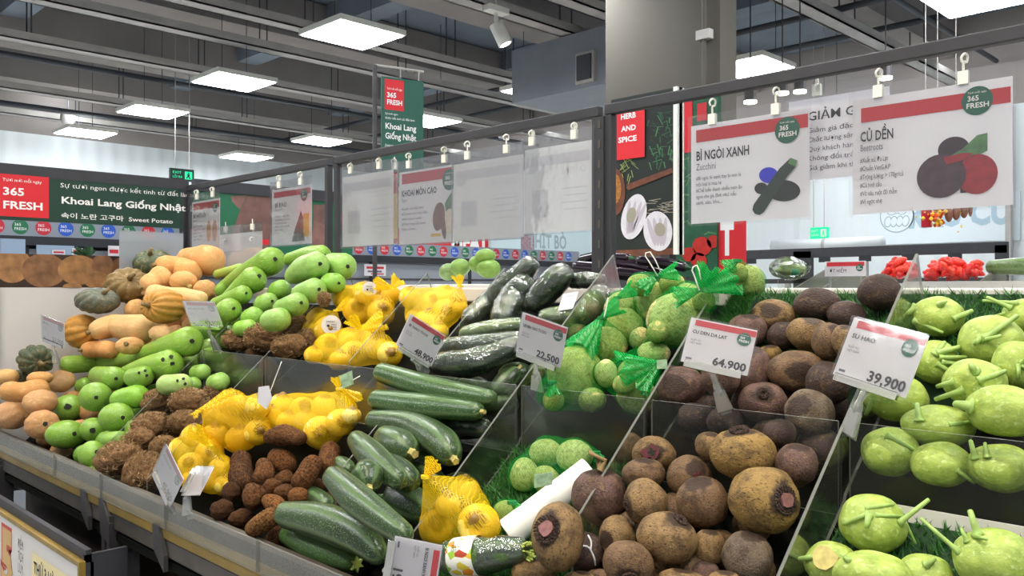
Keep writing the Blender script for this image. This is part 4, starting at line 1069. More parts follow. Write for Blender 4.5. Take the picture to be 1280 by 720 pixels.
# vegetable banner with tomatoes and the end of another red sign, behind the herb banner
def tomato_banner():
    y = 3.3
    a, b = aty(846, 122, y), aty(928, 345, y)
    m = aty(897, 300, y)
    w, h = b[0] - a[0], a[2] - b[2]
    t = empty('banner', ((a[0] + b[0]) / 2, y, 0), 'green banner printed with leaves and tomatoes behind the zucchini sign', 'banner')
    MB().box((a[0], y, b[2]), (m[0], y + 0.03, a[2])).build('banner_board', MAT['print_leaf_green'], t)
    MB().box((a[0] + 0.05, y + 0.002, 0.0), (a[0] + 0.1, y + 0.03, b[2])).box((m[0] - 0.1, y + 0.002, 0.0), (m[0] - 0.05, y + 0.03, b[2])).build('leg', MAT['frame_black'], t)
    c = Card(t, (a[0], y, a[2]), X_, -Z_, -Y_, w, h)
    f = lambda px, py: ((aty(px, py, y)[0] - a[0]) / w, (a[2] - aty(px, py, y)[2]) / h)
    rng = random.Random(12)
    for i in range(90):
        px, py = rng.uniform(847, 888), rng.uniform(140, 340); L = rng.uniform(5, 12); an = rng.uniform(0, 6.28)
        px2 = min(max(px + L * math.cos(an), 846), 896)
        c.poly('printed_leaves', [f(px, py), f(px2, py + L * math.sin(an)), f(px2, py + L * math.sin(an) + 2), f(px, py + 2.5)], ['print_dill_b', 'print_dill', 'print_leaf'][i % 3], 1 + i % 4)
    for px, py, r in ((878, 308, 12), (892, 302, 8), (862, 318, 9), (874, 326, 10)):
        pts = [(min(px + r * math.cos(k * 0.26), 896.5), py + r * math.sin(k * 0.26)) for k in range(24)]
        c.poly('printed_tomatoes', [f(*q) for q in pts], 'print_tomato', 6)
    c.rect('red_square', *f(852, 125), *f(866, 190), 'bright_red', 6)
    c.rect('red_square', *f(872, 130), *f(884, 150), 'red_print', 6)
    c.flush()
    t = empty('meat_sign', ((m[0] + b[0]) / 2, y + 0.01, 0), 'end of a red header sign with a white letter T, below the zucchini sign', 'sign')
    MB().box((m[0], y + 0.01, b[2]), (b[0] - 0.004, y + 0.04, aty(900, 262, y)[2])).build('sign_board', MAT['bright_red'], t)
    MB().box((m[0] + 0.02, y + 0.02, 0), (m[0] + 0.06, y + 0.04, b[2])).build('leg', MAT['frame_black'], t)
    c = Card(t, (m[0], y + 0.01, aty(900, 262, y)[2]), X_, -Z_, -Y_, b[0] - m[0], h)
    q0, q1 = aty(900, 278, y), aty(916, 316, y)
    g = lambda p: ((p[0] - m[0]) / (b[0] - m[0]), (aty(900, 262, y)[2] - p[2]) / h)
    u0, u1 = g(q0), g(q1)
    c.text('lettering', 'T', u0[0], u1[1], abs(q0[2] - q1[2]) / h, 'white_ink', 2, width=(u1[0] - u0[0]), bold=0.06); c.flush()
plain('print_leaf_green', '1E5A3C', 0.5, noise=0.4, nscale=15); plain('print_tomato', 'C22A22', 0.4, noise=0.2, nscale=30)
tomato_banner()

# tall hanging banner
def tall_banner():
    d = 4.2
    a, b = atd(477, 95, d), atd(520, 232, d)
    x = a[0]
    u = np.array([0.25, 0.97, 0]); u /= np.linalg.norm(u); n = np.array([u[1], -u[0], 0])
    w = 0.225; zt_, zb = a[2], b[2]; h = zt_ - zb
    t = empty('hanging_banner', (a[0], a[1], zb), 'tall narrow green banner with red square rising behind the middle sign frame', 'banner')
    O = np.array([a[0], a[1], zt_])
    MB().prism([O, O + u * w, O + u * w - Z_ * h, O - Z_ * h], -n, 0.008).build('banner_cloth', MAT['banner_green2'], t)
    pole = O - u * 0.035
    MB().tube([pole + [0, 0, 0.05], [pole[0], pole[1], 0.0]], 0.011, 8).build('pole', MAT['steel_dark'], t)
    MB().tube([pole + [0, 0, 0.05], pole + u * 0.26 + [0, 0, 0.05]], 0.006, 8).tube([O + u * 0.1 + [0, 0, 0.05], O + u * 0.1], 0.003, 6).tube([O + u * 0.2 + [0, 0, 0.05], O + u * 0.2], 0.003, 6).build('arm', MAT['tray_grey'], t)
    c = Card(t, O, u, -Z_, n, w, h)
    c.rect('red_square', 0.07, 0.02, 0.52, 0.30, 'bright_red')
    c.text('square_lettering', 'Tươi mới mỗi ngày', 0.12, 0.115, 0.02, 'white_ink', 3, width=0.36)
    c.text('square_lettering', '365', 0.12, 0.185, 0.045, 'white_ink', 3, width=0.22, bold=0.03); c.text('square_lettering', 'FRESH', 0.12, 0.25, 0.045, 'white_ink', 3, width=0.36, bold=0.03)
    c.text('lettering', 'Sự tươi ngon', 0.08, 0.345, 0.02, 'white_ink', 2, width=0.3); c.text('lettering', 'được kết tinh từ đất lành', 0.08, 0.385, 0.02, 'white_ink', 2, width=0.7)
    c.text('lettering', 'Khoai Lang', 0.08, 0.475, 0.055, 'white_ink', 2, width=0.74, bold=0.02); c.text('lettering', 'Giống Nhật', 0.08, 0.565, 0.055, 'white_ink', 2, width=0.74, bold=0.02)
    c.text('lettering', 'Japanese Sweet', 0.08, 0.635, 0.022, 'white_ink', 2, width=0.6); c.flush()
plain('banner_green2', '1F5A4A', 0.5)
tall_banner()

# letters and badge on the right part of the back wall
def wall_print():
    y = 11.97
    a, b = aty(1085, 252, y), aty(1275, 300, y)
    w, h = b[0] - a[0], a[2] - b[2]
    t = empty('wall_lettering', ((a[0] + b[0]) / 2, y, b[2]), 'large pale blue vegetable heading and round emblem on the back wall', 'lettering')
    MB().box((a[0], y, b[2]), (b[0], y + 0.02, a[2])).build('wall_board', MAT['wall_pale'], t)
    c = Card(t, (a[0], y, a[2]), X_, -Z_, -Y_, w, h)
    f = lambda px, py: ((aty(px, py, y)[0] - a[0]) / w, (a[2] - aty(px, py, y)[2]) / h)
    q = f(1135, 284); c.text('lettering', 'RAU CỦ', q[0], q[1], 0.31 / h, 'wall_letter_blue', 2, width=f(1264, 280)[0] - q[0], bold=0.05)
    s = 1 / (aty(1128, 276, y)[0] - aty(1127, 276, y)[0])
    e = f(1121, 270); r = abs(f(1121, 291)[1] - e[1])
    c.ell('round_emblem', e[0], e[1], r, r, 'wall_letter', 2, n=40); c.ell('round_emblem', e[0], e[1], r * 0.93, r * 0.93, 'wall_pale', 3, n=40)
    for i, (dx, dy, rr) in enumerate(((-0.3, -0.35, 0.3), (0.3, -0.35, 0.3), (0, -0.45, 0.32))):
        c.ell('round_emblem', e[0] + dx * r * h / w, e[1] + dy * r, rr * r, rr * r, 'wall_letter', 4); c.ell('round_emblem', e[0] + dx * r * h / w, e[1] + dy * r, rr * r * 0.85, rr * r * 0.85, 'wall_pale', 5)
    for k in range(4):
        c.ell('round_emblem', e[0] + (k - 1.5) * 0.34 * r * h / w, e[1] + 0.32 * r, 0.22 * r, 0.34 * r, 'wall_letter', 6, 10); c.ell('round_emblem', e[0] + (k - 1.5) * 0.34 * r * h / w, e[1] + 0.32 * r, 0.17 * r, 0.28 * r, 'wall_pale', 7, 10)
    c.flush()
plain('wall_pale', 'DDE8EE', 0.5); plain('wall_letter_blue', 'A9C3D2', 0.5)
wall_print()
# trim post and paler panel at the right end of the wall
p = aty(1257, 250, 11.9)
struct(MB().box((p[0], 11.88, 0), (p[0] + 0.06, 11.98, 3.7)).build('trim_1', MAT['tray_grey']))
# white roll-up duct along the back
p0, p1 = aty(966, 309, 10.6), aty(1104, 304, 10.6)
t = empty('tubular_duct', ((p0[0] + p1[0]) / 2, 10.6, p0[2] - 0.1), 'white tubular air duct lying along the foot of the back wall', 'duct')
MB().tube([p0, (p1[0], 10.6, p0[2])], 0.09, 16).build('duct_tube', MAT['wall_white'], t, smooth=True)
MB().tube([((p0[0] + p1[0]) / 2 - 0.02, 10.6, p0[2]), ((p0[0] + p1[0]) / 2 + 0.02, 10.6, p0[2])], 0.098, 16).build('joint_ring', MAT['tray_grey'], t)
sup = MB()
for s in (0.15, 0.85): sup.box((p0[0] + (p1[0] - p0[0]) * s - 0.03, 10.57, 0), (p0[0] + (p1[0] - p0[0]) * s + 0.03, 10.63, p0[2] - 0.08))
sup.build('support_legs', MAT['tray_grey'], t)
# dark sign frame of the far island
def far_frame():
    y = 8.6
    a, b = aty(925, 317, y), aty(1260, 306, y)
    z = (a[2] + b[2]) / 2
    t = empty('sign_frame', ((a[0] + b[0]) / 2, y, 0), 'dark low sign frame of the far island below the emblem', 'sign frame')
    MB().box((a[0] - 3.0, y - 0.03, z - 0.07), (b[0], y + 0.03, z + 0.03)).box((a[0] - 3.0, y - 0.03, z - 0.34), (b[0], y + 0.03, z - 0.29)).build('beams', MAT['frame_black'], t)
    for x in (b[0] - 0.1, a[0] + 0.75, a[0] + 0.65): MB().box((x, y - 0.03, 0.0), (x + 0.1, y + 0.03, z)).build('post', MAT['frame_black'], t)
    MB().box((a[0] - 3.0, y - 0.3, 0.0), (b[0] + 0.5, y + 0.3, 1.18)).build('counter', MAT['panel_white'], t)
    hk = MB()
    for x in np.arange(a[0] + 0.1, b[0] - 0.2, 0.42): hk.box((x, y - 0.045, z - 0.12), (x + 0.12, y - 0.03, z - 0.06))
    hk.build('rail_clips', MAT['shelf_dark'], t)
far_frame()
# festive decoration hanging below the beetroot sign
def festive():
    d = 5.0
    t = empty('festive_decoration', atd(1180, 290, d), 'red and yellow festive decoration hanging below the beetroot sign', 'decoration')
    plain('festive_red', 'B31B2E', 0.4); plain('festive_orange', 'F0642A', 0.4, noise=0.4, nscale=60); plain('festive_yellow', 'F0C63A', 0.4)
    a, b = atd(1151, 262, d), atd(1163, 284, d)
    MB().prism([a, (b[0], b[1], a[2]), b, (a[0], a[1], b[2])], (0, 1, 0), 0.03).build('red_packet', MAT['festive_red'], t, bevel=0.004)
    rng = random.Random(2); fo, fy = MB(), MB()
    for i in range(60):
        q = atd(rng.gauss(1172, 5), rng.uniform(254, 282), d + rng.uniform(-0.05, 0.05))
        (fo if rng.random() < 0.5 else fy).tube([q - UP * 0.012, q, q + UP * 0.012], [0.003, 0.013, 0.003], 7)
    for i in range(26):
        q = atd(rng.uniform(1135, 1205), rng.uniform(258, 290) if i % 2 else rng.uniform(256, 268), d)
        fy.tube([q - UP * 0.006, q, q + UP * 0.006], [0.002, 0.006, 0.002], 6)
    fo.build('orange_petals', MAT['festive_orange'], t); fy.build('yellow_blossoms', MAT['festive_yellow'], t)
    ov = MB()
    for px in (1186, 1195, 1205, 1213):
        q = atd(px, 268 - (px - 1186) * 0.25, d); r = 0.022 if px < 1206 else 0.012
        ov.tube([q + UP * (0.045 * math.cos(s)) for s in np.linspace(0, math.pi, 9)], [max(r * math.sin(s), 0.001) for s in np.linspace(0, math.pi, 9)], 10)
    ov.build('patterned_ovals', MAT['print_brown'], t)
    st = MB()
    for px in (1157, 1172, 1195):
        q = atd(px, 262, d); st.tube([q, (q[0], q[1], 4.9)], 0.003, 5)
    st.build('strings', MAT['tray_grey'], t)
festive()

# ------------------------------------------------------------ the far side of the stand
back = empty('display_counter', (-0.6, 2.3, 0), 'white back counter of the stand carrying chillies, seen over its turf edge', 'counter')
MB().box((-1.0, 1.90, 0.0), (1.2, 2.42, 1.375)).build('counter_body', MAT['panel_white'], back)
lipz = 1.405
pa, pb = aty(972, 350, 1.92), aty(1300, 345, 1.92)
MB().box((-1.0, 1.90, 1.375), (1.2, 1.903, 1.425)).build('clear_lip', MAT['acrylic'], back)
plain('back_lip_white', 'E6E4E0', 0.4)

# ------------------------------------------------------------ vegetables: shapes on a unit sphere and along a path
def snoise(p, seed, freq, n=10):
    rng = np.random.default_rng(seed)
    out = np.zeros(len(p))
    for i in range(n):
        w = rng.normal(0, 1, 3); w *= freq * rng.uniform(0.6, 1.5) / (np.linalg.norm(w) + 1e-9)
        out += np.sin(p @ w + rng.uniform(0, 6.28)) / n ** 0.5
    return out

_sph = {}
def unit_sphere(nu, nv):
    if (nu, nv) not in _sph:
        V = [(0, 0, 1.0)]
        for j in range(1, nv):
            a = math.pi * j / nv
            for i in range(nu):
                b = 2 * math.pi * i / nu
                V.append((math.sin(a) * math.cos(b), math.sin(a) * math.sin(b), math.cos(a)))
        V.append((0, 0, -1.0))
        F = [(0, 1 + i, 1 + (i + 1) % nu) for i in range(nu)]
        for j in range(nv - 2):
            for i in range(nu):
                a = 1 + j * nu; b = a + nu; k = (i + 1) % nu
                F.append((a + i, b + i, b + k, a + k))
        l = len(V) - 1; a = 1 + (nv - 2) * nu
        F += [(a + i, l, a + (i + 1) % nu) for i in range(nu)]
        _sph[(nu, nv)] = (np.array(V), F)
    return _sph[(nu, nv)]

def shape(kind, p, seed):
    """deform unit-sphere points P (crown at +z)"""
    q = p.copy(); z = p[:, 2]; ang = np.arctan2(p[:, 1], p[:, 0])
    if kind == 'beet':
        r = 1 + 0.045 * snoise(p, seed, 2.2) + 0.02 * snoise(p, seed + 1, 6) + 0.008 * snoise(p, seed + 2, 16)
        r = r * (1 - 0.10 * np.clip((z - 0.82) / 0.18, 0, 1))
        q = p * r[:, None]; t = np.clip((-z - 0.55) / 0.45, 0, 1)
        q[:, :2] *= (1 - 0.25 * t * (1 - t))[:, None]; q[:, 2] -= 0.10 * t ** 3
    elif kind == 'kohlrabi':
        r = 1 + 0.03 * snoise(p, seed, 2.4) + 0.02 * np.cos(5 * ang + seed) * np.sqrt(1 - z ** 2) - 0.08 * np.clip((z - 0.8) / 0.2, 0, 1)
        q = p * r[:, None]
    elif kind == 'pumpkin':
        k = 10 + seed % 4
        rib = np.abs(np.cos(ang * k / 2)) ** 0.7
        s = np.sqrt(np.clip(1 - z ** 2, 0, 1))
        r = (1 - 0.13 * (1 - rib) * s + 0.02 * snoise(p, seed, 3)) * (1 - 0.22 * np.exp(-((np.abs(z) - 1) / 0.16) ** 2))
        q = p * r[:, None]
    elif kind == 'taro':
        r = 1 + 0.10 * snoise(p, seed, 3) + 0.06 * snoise(p, seed + 3, 9) + 0.03 * np.sin(16 * z + 2 * snoise(p, seed + 5, 3)) + 0.03 * snoise(p, seed + 4, 24)
        q = p * r[:, None]
    elif kind == 'small_taro':
        r = 1 + 0.08 * snoise(p, seed, 2.5) + 0.04 * snoise(p, seed + 3, 8) + 0.03 * np.sin(14 * z + snoise(p, seed + 5, 4))
        q = p * r[:, None]; q[:, :2] *= (1 - 0.18 * np.clip(-z, 0, 1))[:, None]
    elif kind == 'jicama':
        r = 1 + 0.05 * snoise(p, seed, 2.5) + 0.02 * snoise(p, seed + 1, 8)
        q = p * r[:, None]
    elif kind == 'onion':
        r = 1 + 0.02 * snoise(p, seed, 2.5) + 0.008 * np.cos(ang * 14)
        q = p * r[:, None]; q[:, 2] += 0.28 * np.clip((z - 0.9) / 0.1, 0, 1) ** 1.5; q[:, 2] *= 0.95
    elif kind == 'butternut_end':
        k = 9; rib = np.abs(np.cos(ang * k / 2)) ** 0.8; s = np.sqrt(np.clip(1 - z ** 2, 0, 1))
        q = p * (1 - 0.06 * (1 - rib) * s + 0.03 * snoise(p, seed, 2.5) - 0.08 * np.exp(-((np.abs(z) - 1) / 0.12) ** 2))[:, None]
    elif kind == 'gourd_end':
        q = p * (1 + 0.02 * snoise(p, seed, 2))[:, None]
    return q

def view_frame_at(C):
    T = EYE - C; T = T / np.linalg.norm(T)
    R = np.cross(UP, T); R /= np.linalg.norm(R)
    U = np.cross(T, R)
    return R, U, T

def axis_basis(ax):
    z = np.asarray(ax, float); z = z / np.linalg.norm(z)
    a = np.array([0, 1.0, 0]) if abs(z[1]) < 0.9 else np.array([1.0, 0, 0])
    x = np.cross(a, z); x /= np.linalg.norm(x); y = np.cross(z, x)
    return np.stack([x, y, z], 1)          # columns

def crown_dir(dx, dy):
    """a crown seen at (dx, dy) of the radius from the centre: right, up, towards the viewer"""
    s = 1 - dx * dx - dy * dy
    return np.array([dx, dy, math.sqrt(max(s, 0.02))])

TONES = {'beet': {'tan': '8E714A', 'yellow': '947640', 'dark': '40302F', 'purple': '6B5049', 'brown': '755A40', 'grey': '6C5D4E'},
         'jicama': {'a': 'C2B874', 'b': 'D8CC90'}, 'pumpkin': {'green': '465640', 'brown': '80683E', 'grey': '5E665C', 'orange': 'C08838', 'dkgreen': '3E4C38'},
         }
def color_of(kind, tone):
    d = {'kohlrabi': 'A9BC58', 'zucchini': '33492A', 'gourd': '7EA63A', 'taro': '8A6A4A', 'small_taro': '6E482A', 'butternut': 'CF9C62', 'onion': 'D9A036', 'eggplant': '1E1020', 'chilli': 'D0241C'}
    h = TONES.get(kind, {}).get(tone) or tone or d.get(kind)
    return lin(h if h and len(h) == 6 else d.get(kind, 'AA8844'))

class Item:
    """one vegetable: its circles in the view (for spacing), then its real place and size on the shelf"""
    def __init__(s, **k):
        s.__dict__.update(k); s.m = 1.0

FLOORS = {}
def floor_fn(tier, rise=0.0):
    f = z_low if tier == 'low' else z_upp
    return lambda y: f(y) + rise

def rest_depth(px, py, rpx, zf, ylim, xlim=None):
    r = ray(px, py)
    lo, hi = 0.3, 8.0
    for _ in range(40):
        d = (lo + hi) / 2
        P = EYE + r * d; R = rpx * d / FOC
        if P[2] - 1.28 * R > zf(P[1]): lo = d
        else: hi = d
    d = lo
    d = min(d, ylim / r[1])
    if xlim is not None and r[0] < 0: d = min(d, xlim / r[0])
    return d

def solve(items, zf, ylim, xlim=None, iters=80, low=0.80):
    """slide vegetables along their sight lines until neighbours no longer sink into one another (nearer ones are later in the list)"""
    P = []; own = []
    for i, it in enumerate(items):
        for (x, y, r) in it.circles:
            d = rest_depth(x, y, r, zf, ylim, xlim)
            if it.depth_plus: d = d * (1 + it.depth_plus)
            P.append((x, y, r, d)); own.append(i)
    P = np.array(P); own = np.array(own)
    R0 = np.stack([ray(x, y) for x, y in P[:, :2]])
    m = np.ones(len(items))
    same = own[:, None] == own[None, :]
    front = own[:, None] > own[None, :]
    for _ in range(iters):
        d = P[:, 3] * m[own]
        C = EYE + R0 * d[:, None]; R = P[:, 2] * d / FOC * 1.02
        D = np.linalg.norm(C[:, None] - C[None, :], axis=2)
        pen = R[:, None] + R[None, :] - D
        pen[same] = 0; pen[pen < 0.0008] = 0
        if pen.max() <= 0: break
        for i in range(len(items)):
            sel = own == i
            sub = pen[sel]
            f = (sub * front[sel]).max() if sub.size else 0       # something behind touches me: come forward
            b = (sub * front[:, sel].T).max() if sub.size else 0  # something in front touches me: go back
            dd = d[sel].mean()
            m[i] += (-0.35 * f + 0.20 * b) / dd
        m = np.clip(m, low, 1.0)
    for i, it in enumerate(items):
        sel = own == i
        it.m = m[i]
        it.pts = [(EYE + R0[j] * P[j, 3] * m[i], P[j, 2] * P[j, 3] * m[i] / FOC) for j in np.where(sel)[0]]
    return items

def rnd(label_seed):
    return random.Random(label_seed)

_seed = [100]
def next_seed():
    _seed[0] += 7
    return _seed[0]

def build_round(it, kind, mat, nu=36, nv=24, name=None, cat=None):
    C, r0 = it.pts[0]
    sc = r0 / it.circles[0][2]
    rx, ry = it.rx * sc, it.ry * sc
    seed = next_seed()
    R, U, T = view_frame_at(C)
    p, F = unit_sphere(nu, nv)
    ax = it.axis if it.axis is not None else np.array([0.1, 0.9, 0.3])
    B = axis_basis(ax)
    q = shape(kind if kind != 'gourd' else 'gourd_end', p, seed)
    rad = np.array([rx, ry, (rx + ry) / 2])
    q = (q @ B.T) * rad
    if it.roll:
        a = math.radians(it.roll); q = q @ np.array([[math.cos(a), math.sin(a), 0], [-math.sin(a), math.cos(a), 0], [0, 0, 1]])
    W = np.stack([R, U, T])
    v = C + q @ W
    o = mesh_obj(name, v, F, MAT[mat], None, True, origin=C, canon=p)
    o.color = color_of(mat, it.tone)
    tag(o, it.label, cat, it.group)
    def place(u):                       # a point on/around the body, in crown coordinates
        w = (np.atleast_2d(u) @ B.T) * rad
        if it.roll:
            a = math.radians(it.roll); w = w @ np.array([[math.cos(a), math.sin(a), 0], [-math.sin(a), math.cos(a), 0], [0, 0, 1]])
        return C + w @ W
    it.obj, it.C, it.rad, it.W, it.B, it.place = o, C, rad, W, B, place
    return o

def world_axis_item(it, u):
    return it.place(u)[0]

def build_path(it, profile, mat, name, cat, n=30, k=18, flute=0.0, bump=0.0):
    """a long vegetable: through the item's path points (world), radii from PROFILE(t)"""
    cs = [c for c, r in it.path]; rs = [r for c, r in it.path]
    p = smooth_path(cs, n)
    t = np.linspace(0, 1, n)
    base = np.interp(t, np.linspace(0, 1, len(rs)), rs)
    pr = base * np.array([profile(x) for x in t])
    # round the two ends
    L = np.linalg.norm(np.diff(p, axis=0), axis=1).sum()
    tt = p[1] - p[0]; tt /= np.linalg.norm(tt); te = p[-1] - p[-2]; te /= np.linalg.norm(te)
    a0, a1 = pr[0], pr[-1]
    caps = np.linspace(0.12, 1, 6)
    pre = [p[0] - tt * a0 * it.cap0 * math.sqrt(max(1 - c * c, 0)) for c in caps[:-1]]; prr = [a0 * c for c in caps[:-1]]
    post = [p[-1] + te * a1 * it.cap1 * math.sqrt(max(1 - c * c, 0)) for c in caps[:-1][::-1]]; por = [a1 * c for c in caps[:-1][::-1]]
    P = np.vstack([pre, p, post]); Rr = np.concatenate([prr, pr, por])
    v, F, cn = tube_geo(P, Rr, k)
    seed = next_seed()
    ctr = np.repeat(P, k, axis=0)
    ang = np.arctan2(cn[:, 1], cn[:, 0])
    rad = (v - ctr)
    mod = 1 + flute * np.cos(5 * ang) + bump * snoise(np.stack([cn[:, 0], cn[:, 1], cn[:, 2] * 5], 1), seed, 2.0)
    v = ctr + rad * mod[:, None]
    canon = cn.copy()
    o = mesh_obj(name, v, F, MAT[mat], None, True, origin=p[n // 2], canon=canon)
    o.color = color_of(mat, it.tone)
    tag(o, it.label, cat, it.group)
    it.obj = o; it.P = P; it.R = Rr; it.end0 = (P[0], -tt, a0); it.end1 = (P[-1], te, a1); it.geo = (v, F)
    return o

def small_tube(name, pts, r, mat, parent, n=8):
    return MB().tube(pts, r, n).build(name, MAT[mat], parent, smooth=True)

def disc(name, C, nrm, r, mat, parent, h=0.001, seed=0, lob=0.22):
    B = axis_basis(nrm); rng = random.Random(seed)
    n = 12; pts = []
    for i in range(n):
        a = 2 * math.pi * i / n; rr = r * (1 + rng.uniform(-lob, lob))
        pts.append(C + B[:, 0] * rr * math.cos(a) + B[:, 1] * rr * math.sin(a) - np.asarray(nrm) * 0.0015)
    return MB().prism(pts, np.asarray(nrm), h + 0.0015).build(name, MAT[mat], parent)

def Rd(px, py, rx, ry, label, axis=None, tone=None, roll=0, group=None, dp=0, **k):
    a = crown_dir(*axis) if axis is not None and len(axis) == 2 else (np.array(axis) if axis is not None else None)
    return Item(circles=[(px, py, (rx + ry) / 2 * 0.96)], rx=rx, ry=ry, label=label, axis=a, tone=tone, roll=roll, group=group, depth_plus=dp, kind='round', **k)

def Ln(pts, label, tone=None, group=None, dp=0, cap0=0.8, cap1=0.8, **k):
    """long vegetable along pixel points (x, y, r)"""
    pp = smooth_path([(x, y, r) for x, y, r in pts], 7)
    return Item(circles=[(x, y, r) for x, y, r in pp], label=label, tone=tone, group=group, depth_plus=dp, cap0=cap0, cap1=cap1, kind='long', **k)

def run(items, tier, rise, ylim=1.62, xlim=None, low=0.82):
    return solve(items, floor_fn(tier, rise), ylim, xlim, low=low)

def grouped(items, group):
    for it in items:
        if it.group is None: it.group = group
    return items

# ============================================================ beetroots
def beet_extras(it, crown=None, tail=None, red=None):
    o = it.obj
    if crown:
        c = it.place((0, 0, 0.99))[0]; nrm = it.place((0, 0, 1.2))[0] - c; nrm /= np.linalg.norm(nrm); r = it.rad.mean()
        B = axis_basis(nrm); mb = MB(); rng = random.Random(int(c[0] * 1e4) & 4095)
        for ring, (rr, n, L) in enumerate(((0.36, 26, 0.07), (0.29, 20, 0.09), (0.22, 14, 0.10))):
            for i in range(n):
                a = 2 * math.pi * (i + rng.random() * 0.6) / n
                b = c + (B[:, 0] * math.cos(a) + B[:, 1] * math.sin(a)) * r * rr * crown - nrm * r * 0.06
                e = b + nrm * r * L * rng.uniform(0.6, 1.1) + (B[:, 0] * math.cos(a + 1) + B[:, 1] * math.sin(a + 1)) * r * 0.07
                mb.tube([b, e], [r * 0.06, r * 0.02], 5)
        mb.build('crown_stubs', MAT['beet_crown'], o)
        if crown > 0.8: disc('cut_face', c + nrm * r * 0.02, nrm, r * 0.22 * crown, 'beet_cut', o, r * 0.05, 3, 0.12)
    if tail:
        b = it.place((0, 0, -1.02))[0]; e = it.place((0.12, 0.05, -1.28))[0]; e2 = it.place((0.3, 0.1, -1.45))[0]
        small_tube('tail_root', [b, e, e2], [it.rad.mean() * 0.10, it.rad.mean() * 0.05, it.rad.mean() * 0.015], 'root_hair', o, 6)
    if red:
        u = np.array([red[0], red[1], math.sqrt(max(1 - red[0] ** 2 - red[1] ** 2, 0.05))])
        c = it.C + (u * it.rad * 1.0) @ it.W
        nrm = u @ it.W; disc('torn_red_flesh', c, nrm, it.rad.mean() * red[2], 'beet_red', o, 0.002, 5, 0.5)
        disc('dark_hole', c + nrm * 0.003 + RT * it.rad.mean() * 0.1, nrm, it.rad.mean() * red[2] * 0.6, 'scar_dark', o, 0.001, 9, 0.5)

BU = [
 Rd(1100, 365, 26, 24, 'dark round beetroot alone on the turf against the divider, highest of all', (0.2, 0.8), 'dark'),
 Rd(1020, 381, 28, 21, 'dark purple beetroot in the back row, just right of the flat tan one', (0.1, 0.7), 'dark'),
 Rd(1058, 394, 23, 18, 'small dark wrinkled beetroot in the back row beside the 39,900 tag', (0.6, 0.4), 'dark'),
 Rd(966, 394, 27, 21, 'flat tan beetroot at the left end of the back row', (-0.2, 0.3), 'tan'),
 Rd(934, 413, 24, 22, 'dark beetroot peeking over the top right corner of the 64,900 tag', None, 'purple'),
 Rd(981, 419, 21, 19, 'small grey-purple beetroot tucked left of the round tan one in the second row', None, 'dark'),
 Rd(1012, 417, 27, 21, 'round tan beetroot in the middle of the second row', (0.2, 0.9), 'tan'),
 Rd(1036, 428, 21, 25, 'tall brown beetroot in the second row beside the 39,900 tag', (0.5, 0.6), 'brown'),
 Rd(1056, 425, 16, 20, 'pale tan beetroot half behind the left edge of the 39,900 tag', None, 'tan'),
 Rd(962, 444, 15, 14, 'tiny yellow beetroot between the 64,900 tag and the big root-scarred one', None, 'yellow'),
 Rd(937, 466, 27, 34, 'dark purple beetroot behind the lower right corner of the 64,900 tag', None, 'purple'),
 Rd(900, 470, 24, 26, 'purple beetroot hidden behind the 64,900 tag, just above its clip', None, 'purple'),
 Rd(996, 463, 35, 27, 'big brown beetroot with a dark root scar facing forward, under the second row', (0.12, -0.15), 'brown'),
 Rd(1036, 479, 27, 28, 'dark purple beetroot below the left edge of the 39,900 tag', None, 'dark'),
 Rd(852, 485, 31, 27, 'pinkish beetroot with a pit, left of the clip under the 64,900 tag', (-0.35, 0.2), 'purple'),
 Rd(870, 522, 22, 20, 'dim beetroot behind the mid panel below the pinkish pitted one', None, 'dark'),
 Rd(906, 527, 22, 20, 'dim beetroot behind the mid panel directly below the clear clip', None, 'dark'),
 Rd(954, 503, 29, 26, 'purple-brown beetroot with a puckered top at the middle of the mid panel', (0.0, 0.45), 'purple'),
 Rd(1012, 517, 31, 31, 'squarish grey-brown beetroot at the right end of the mid panel', (-0.5, 0.3), 'grey'),
 Rd(975, 541, 20, 18, 'dim beetroot behind the mid panel below the puckered and squarish ones', None, 'dark'),
]
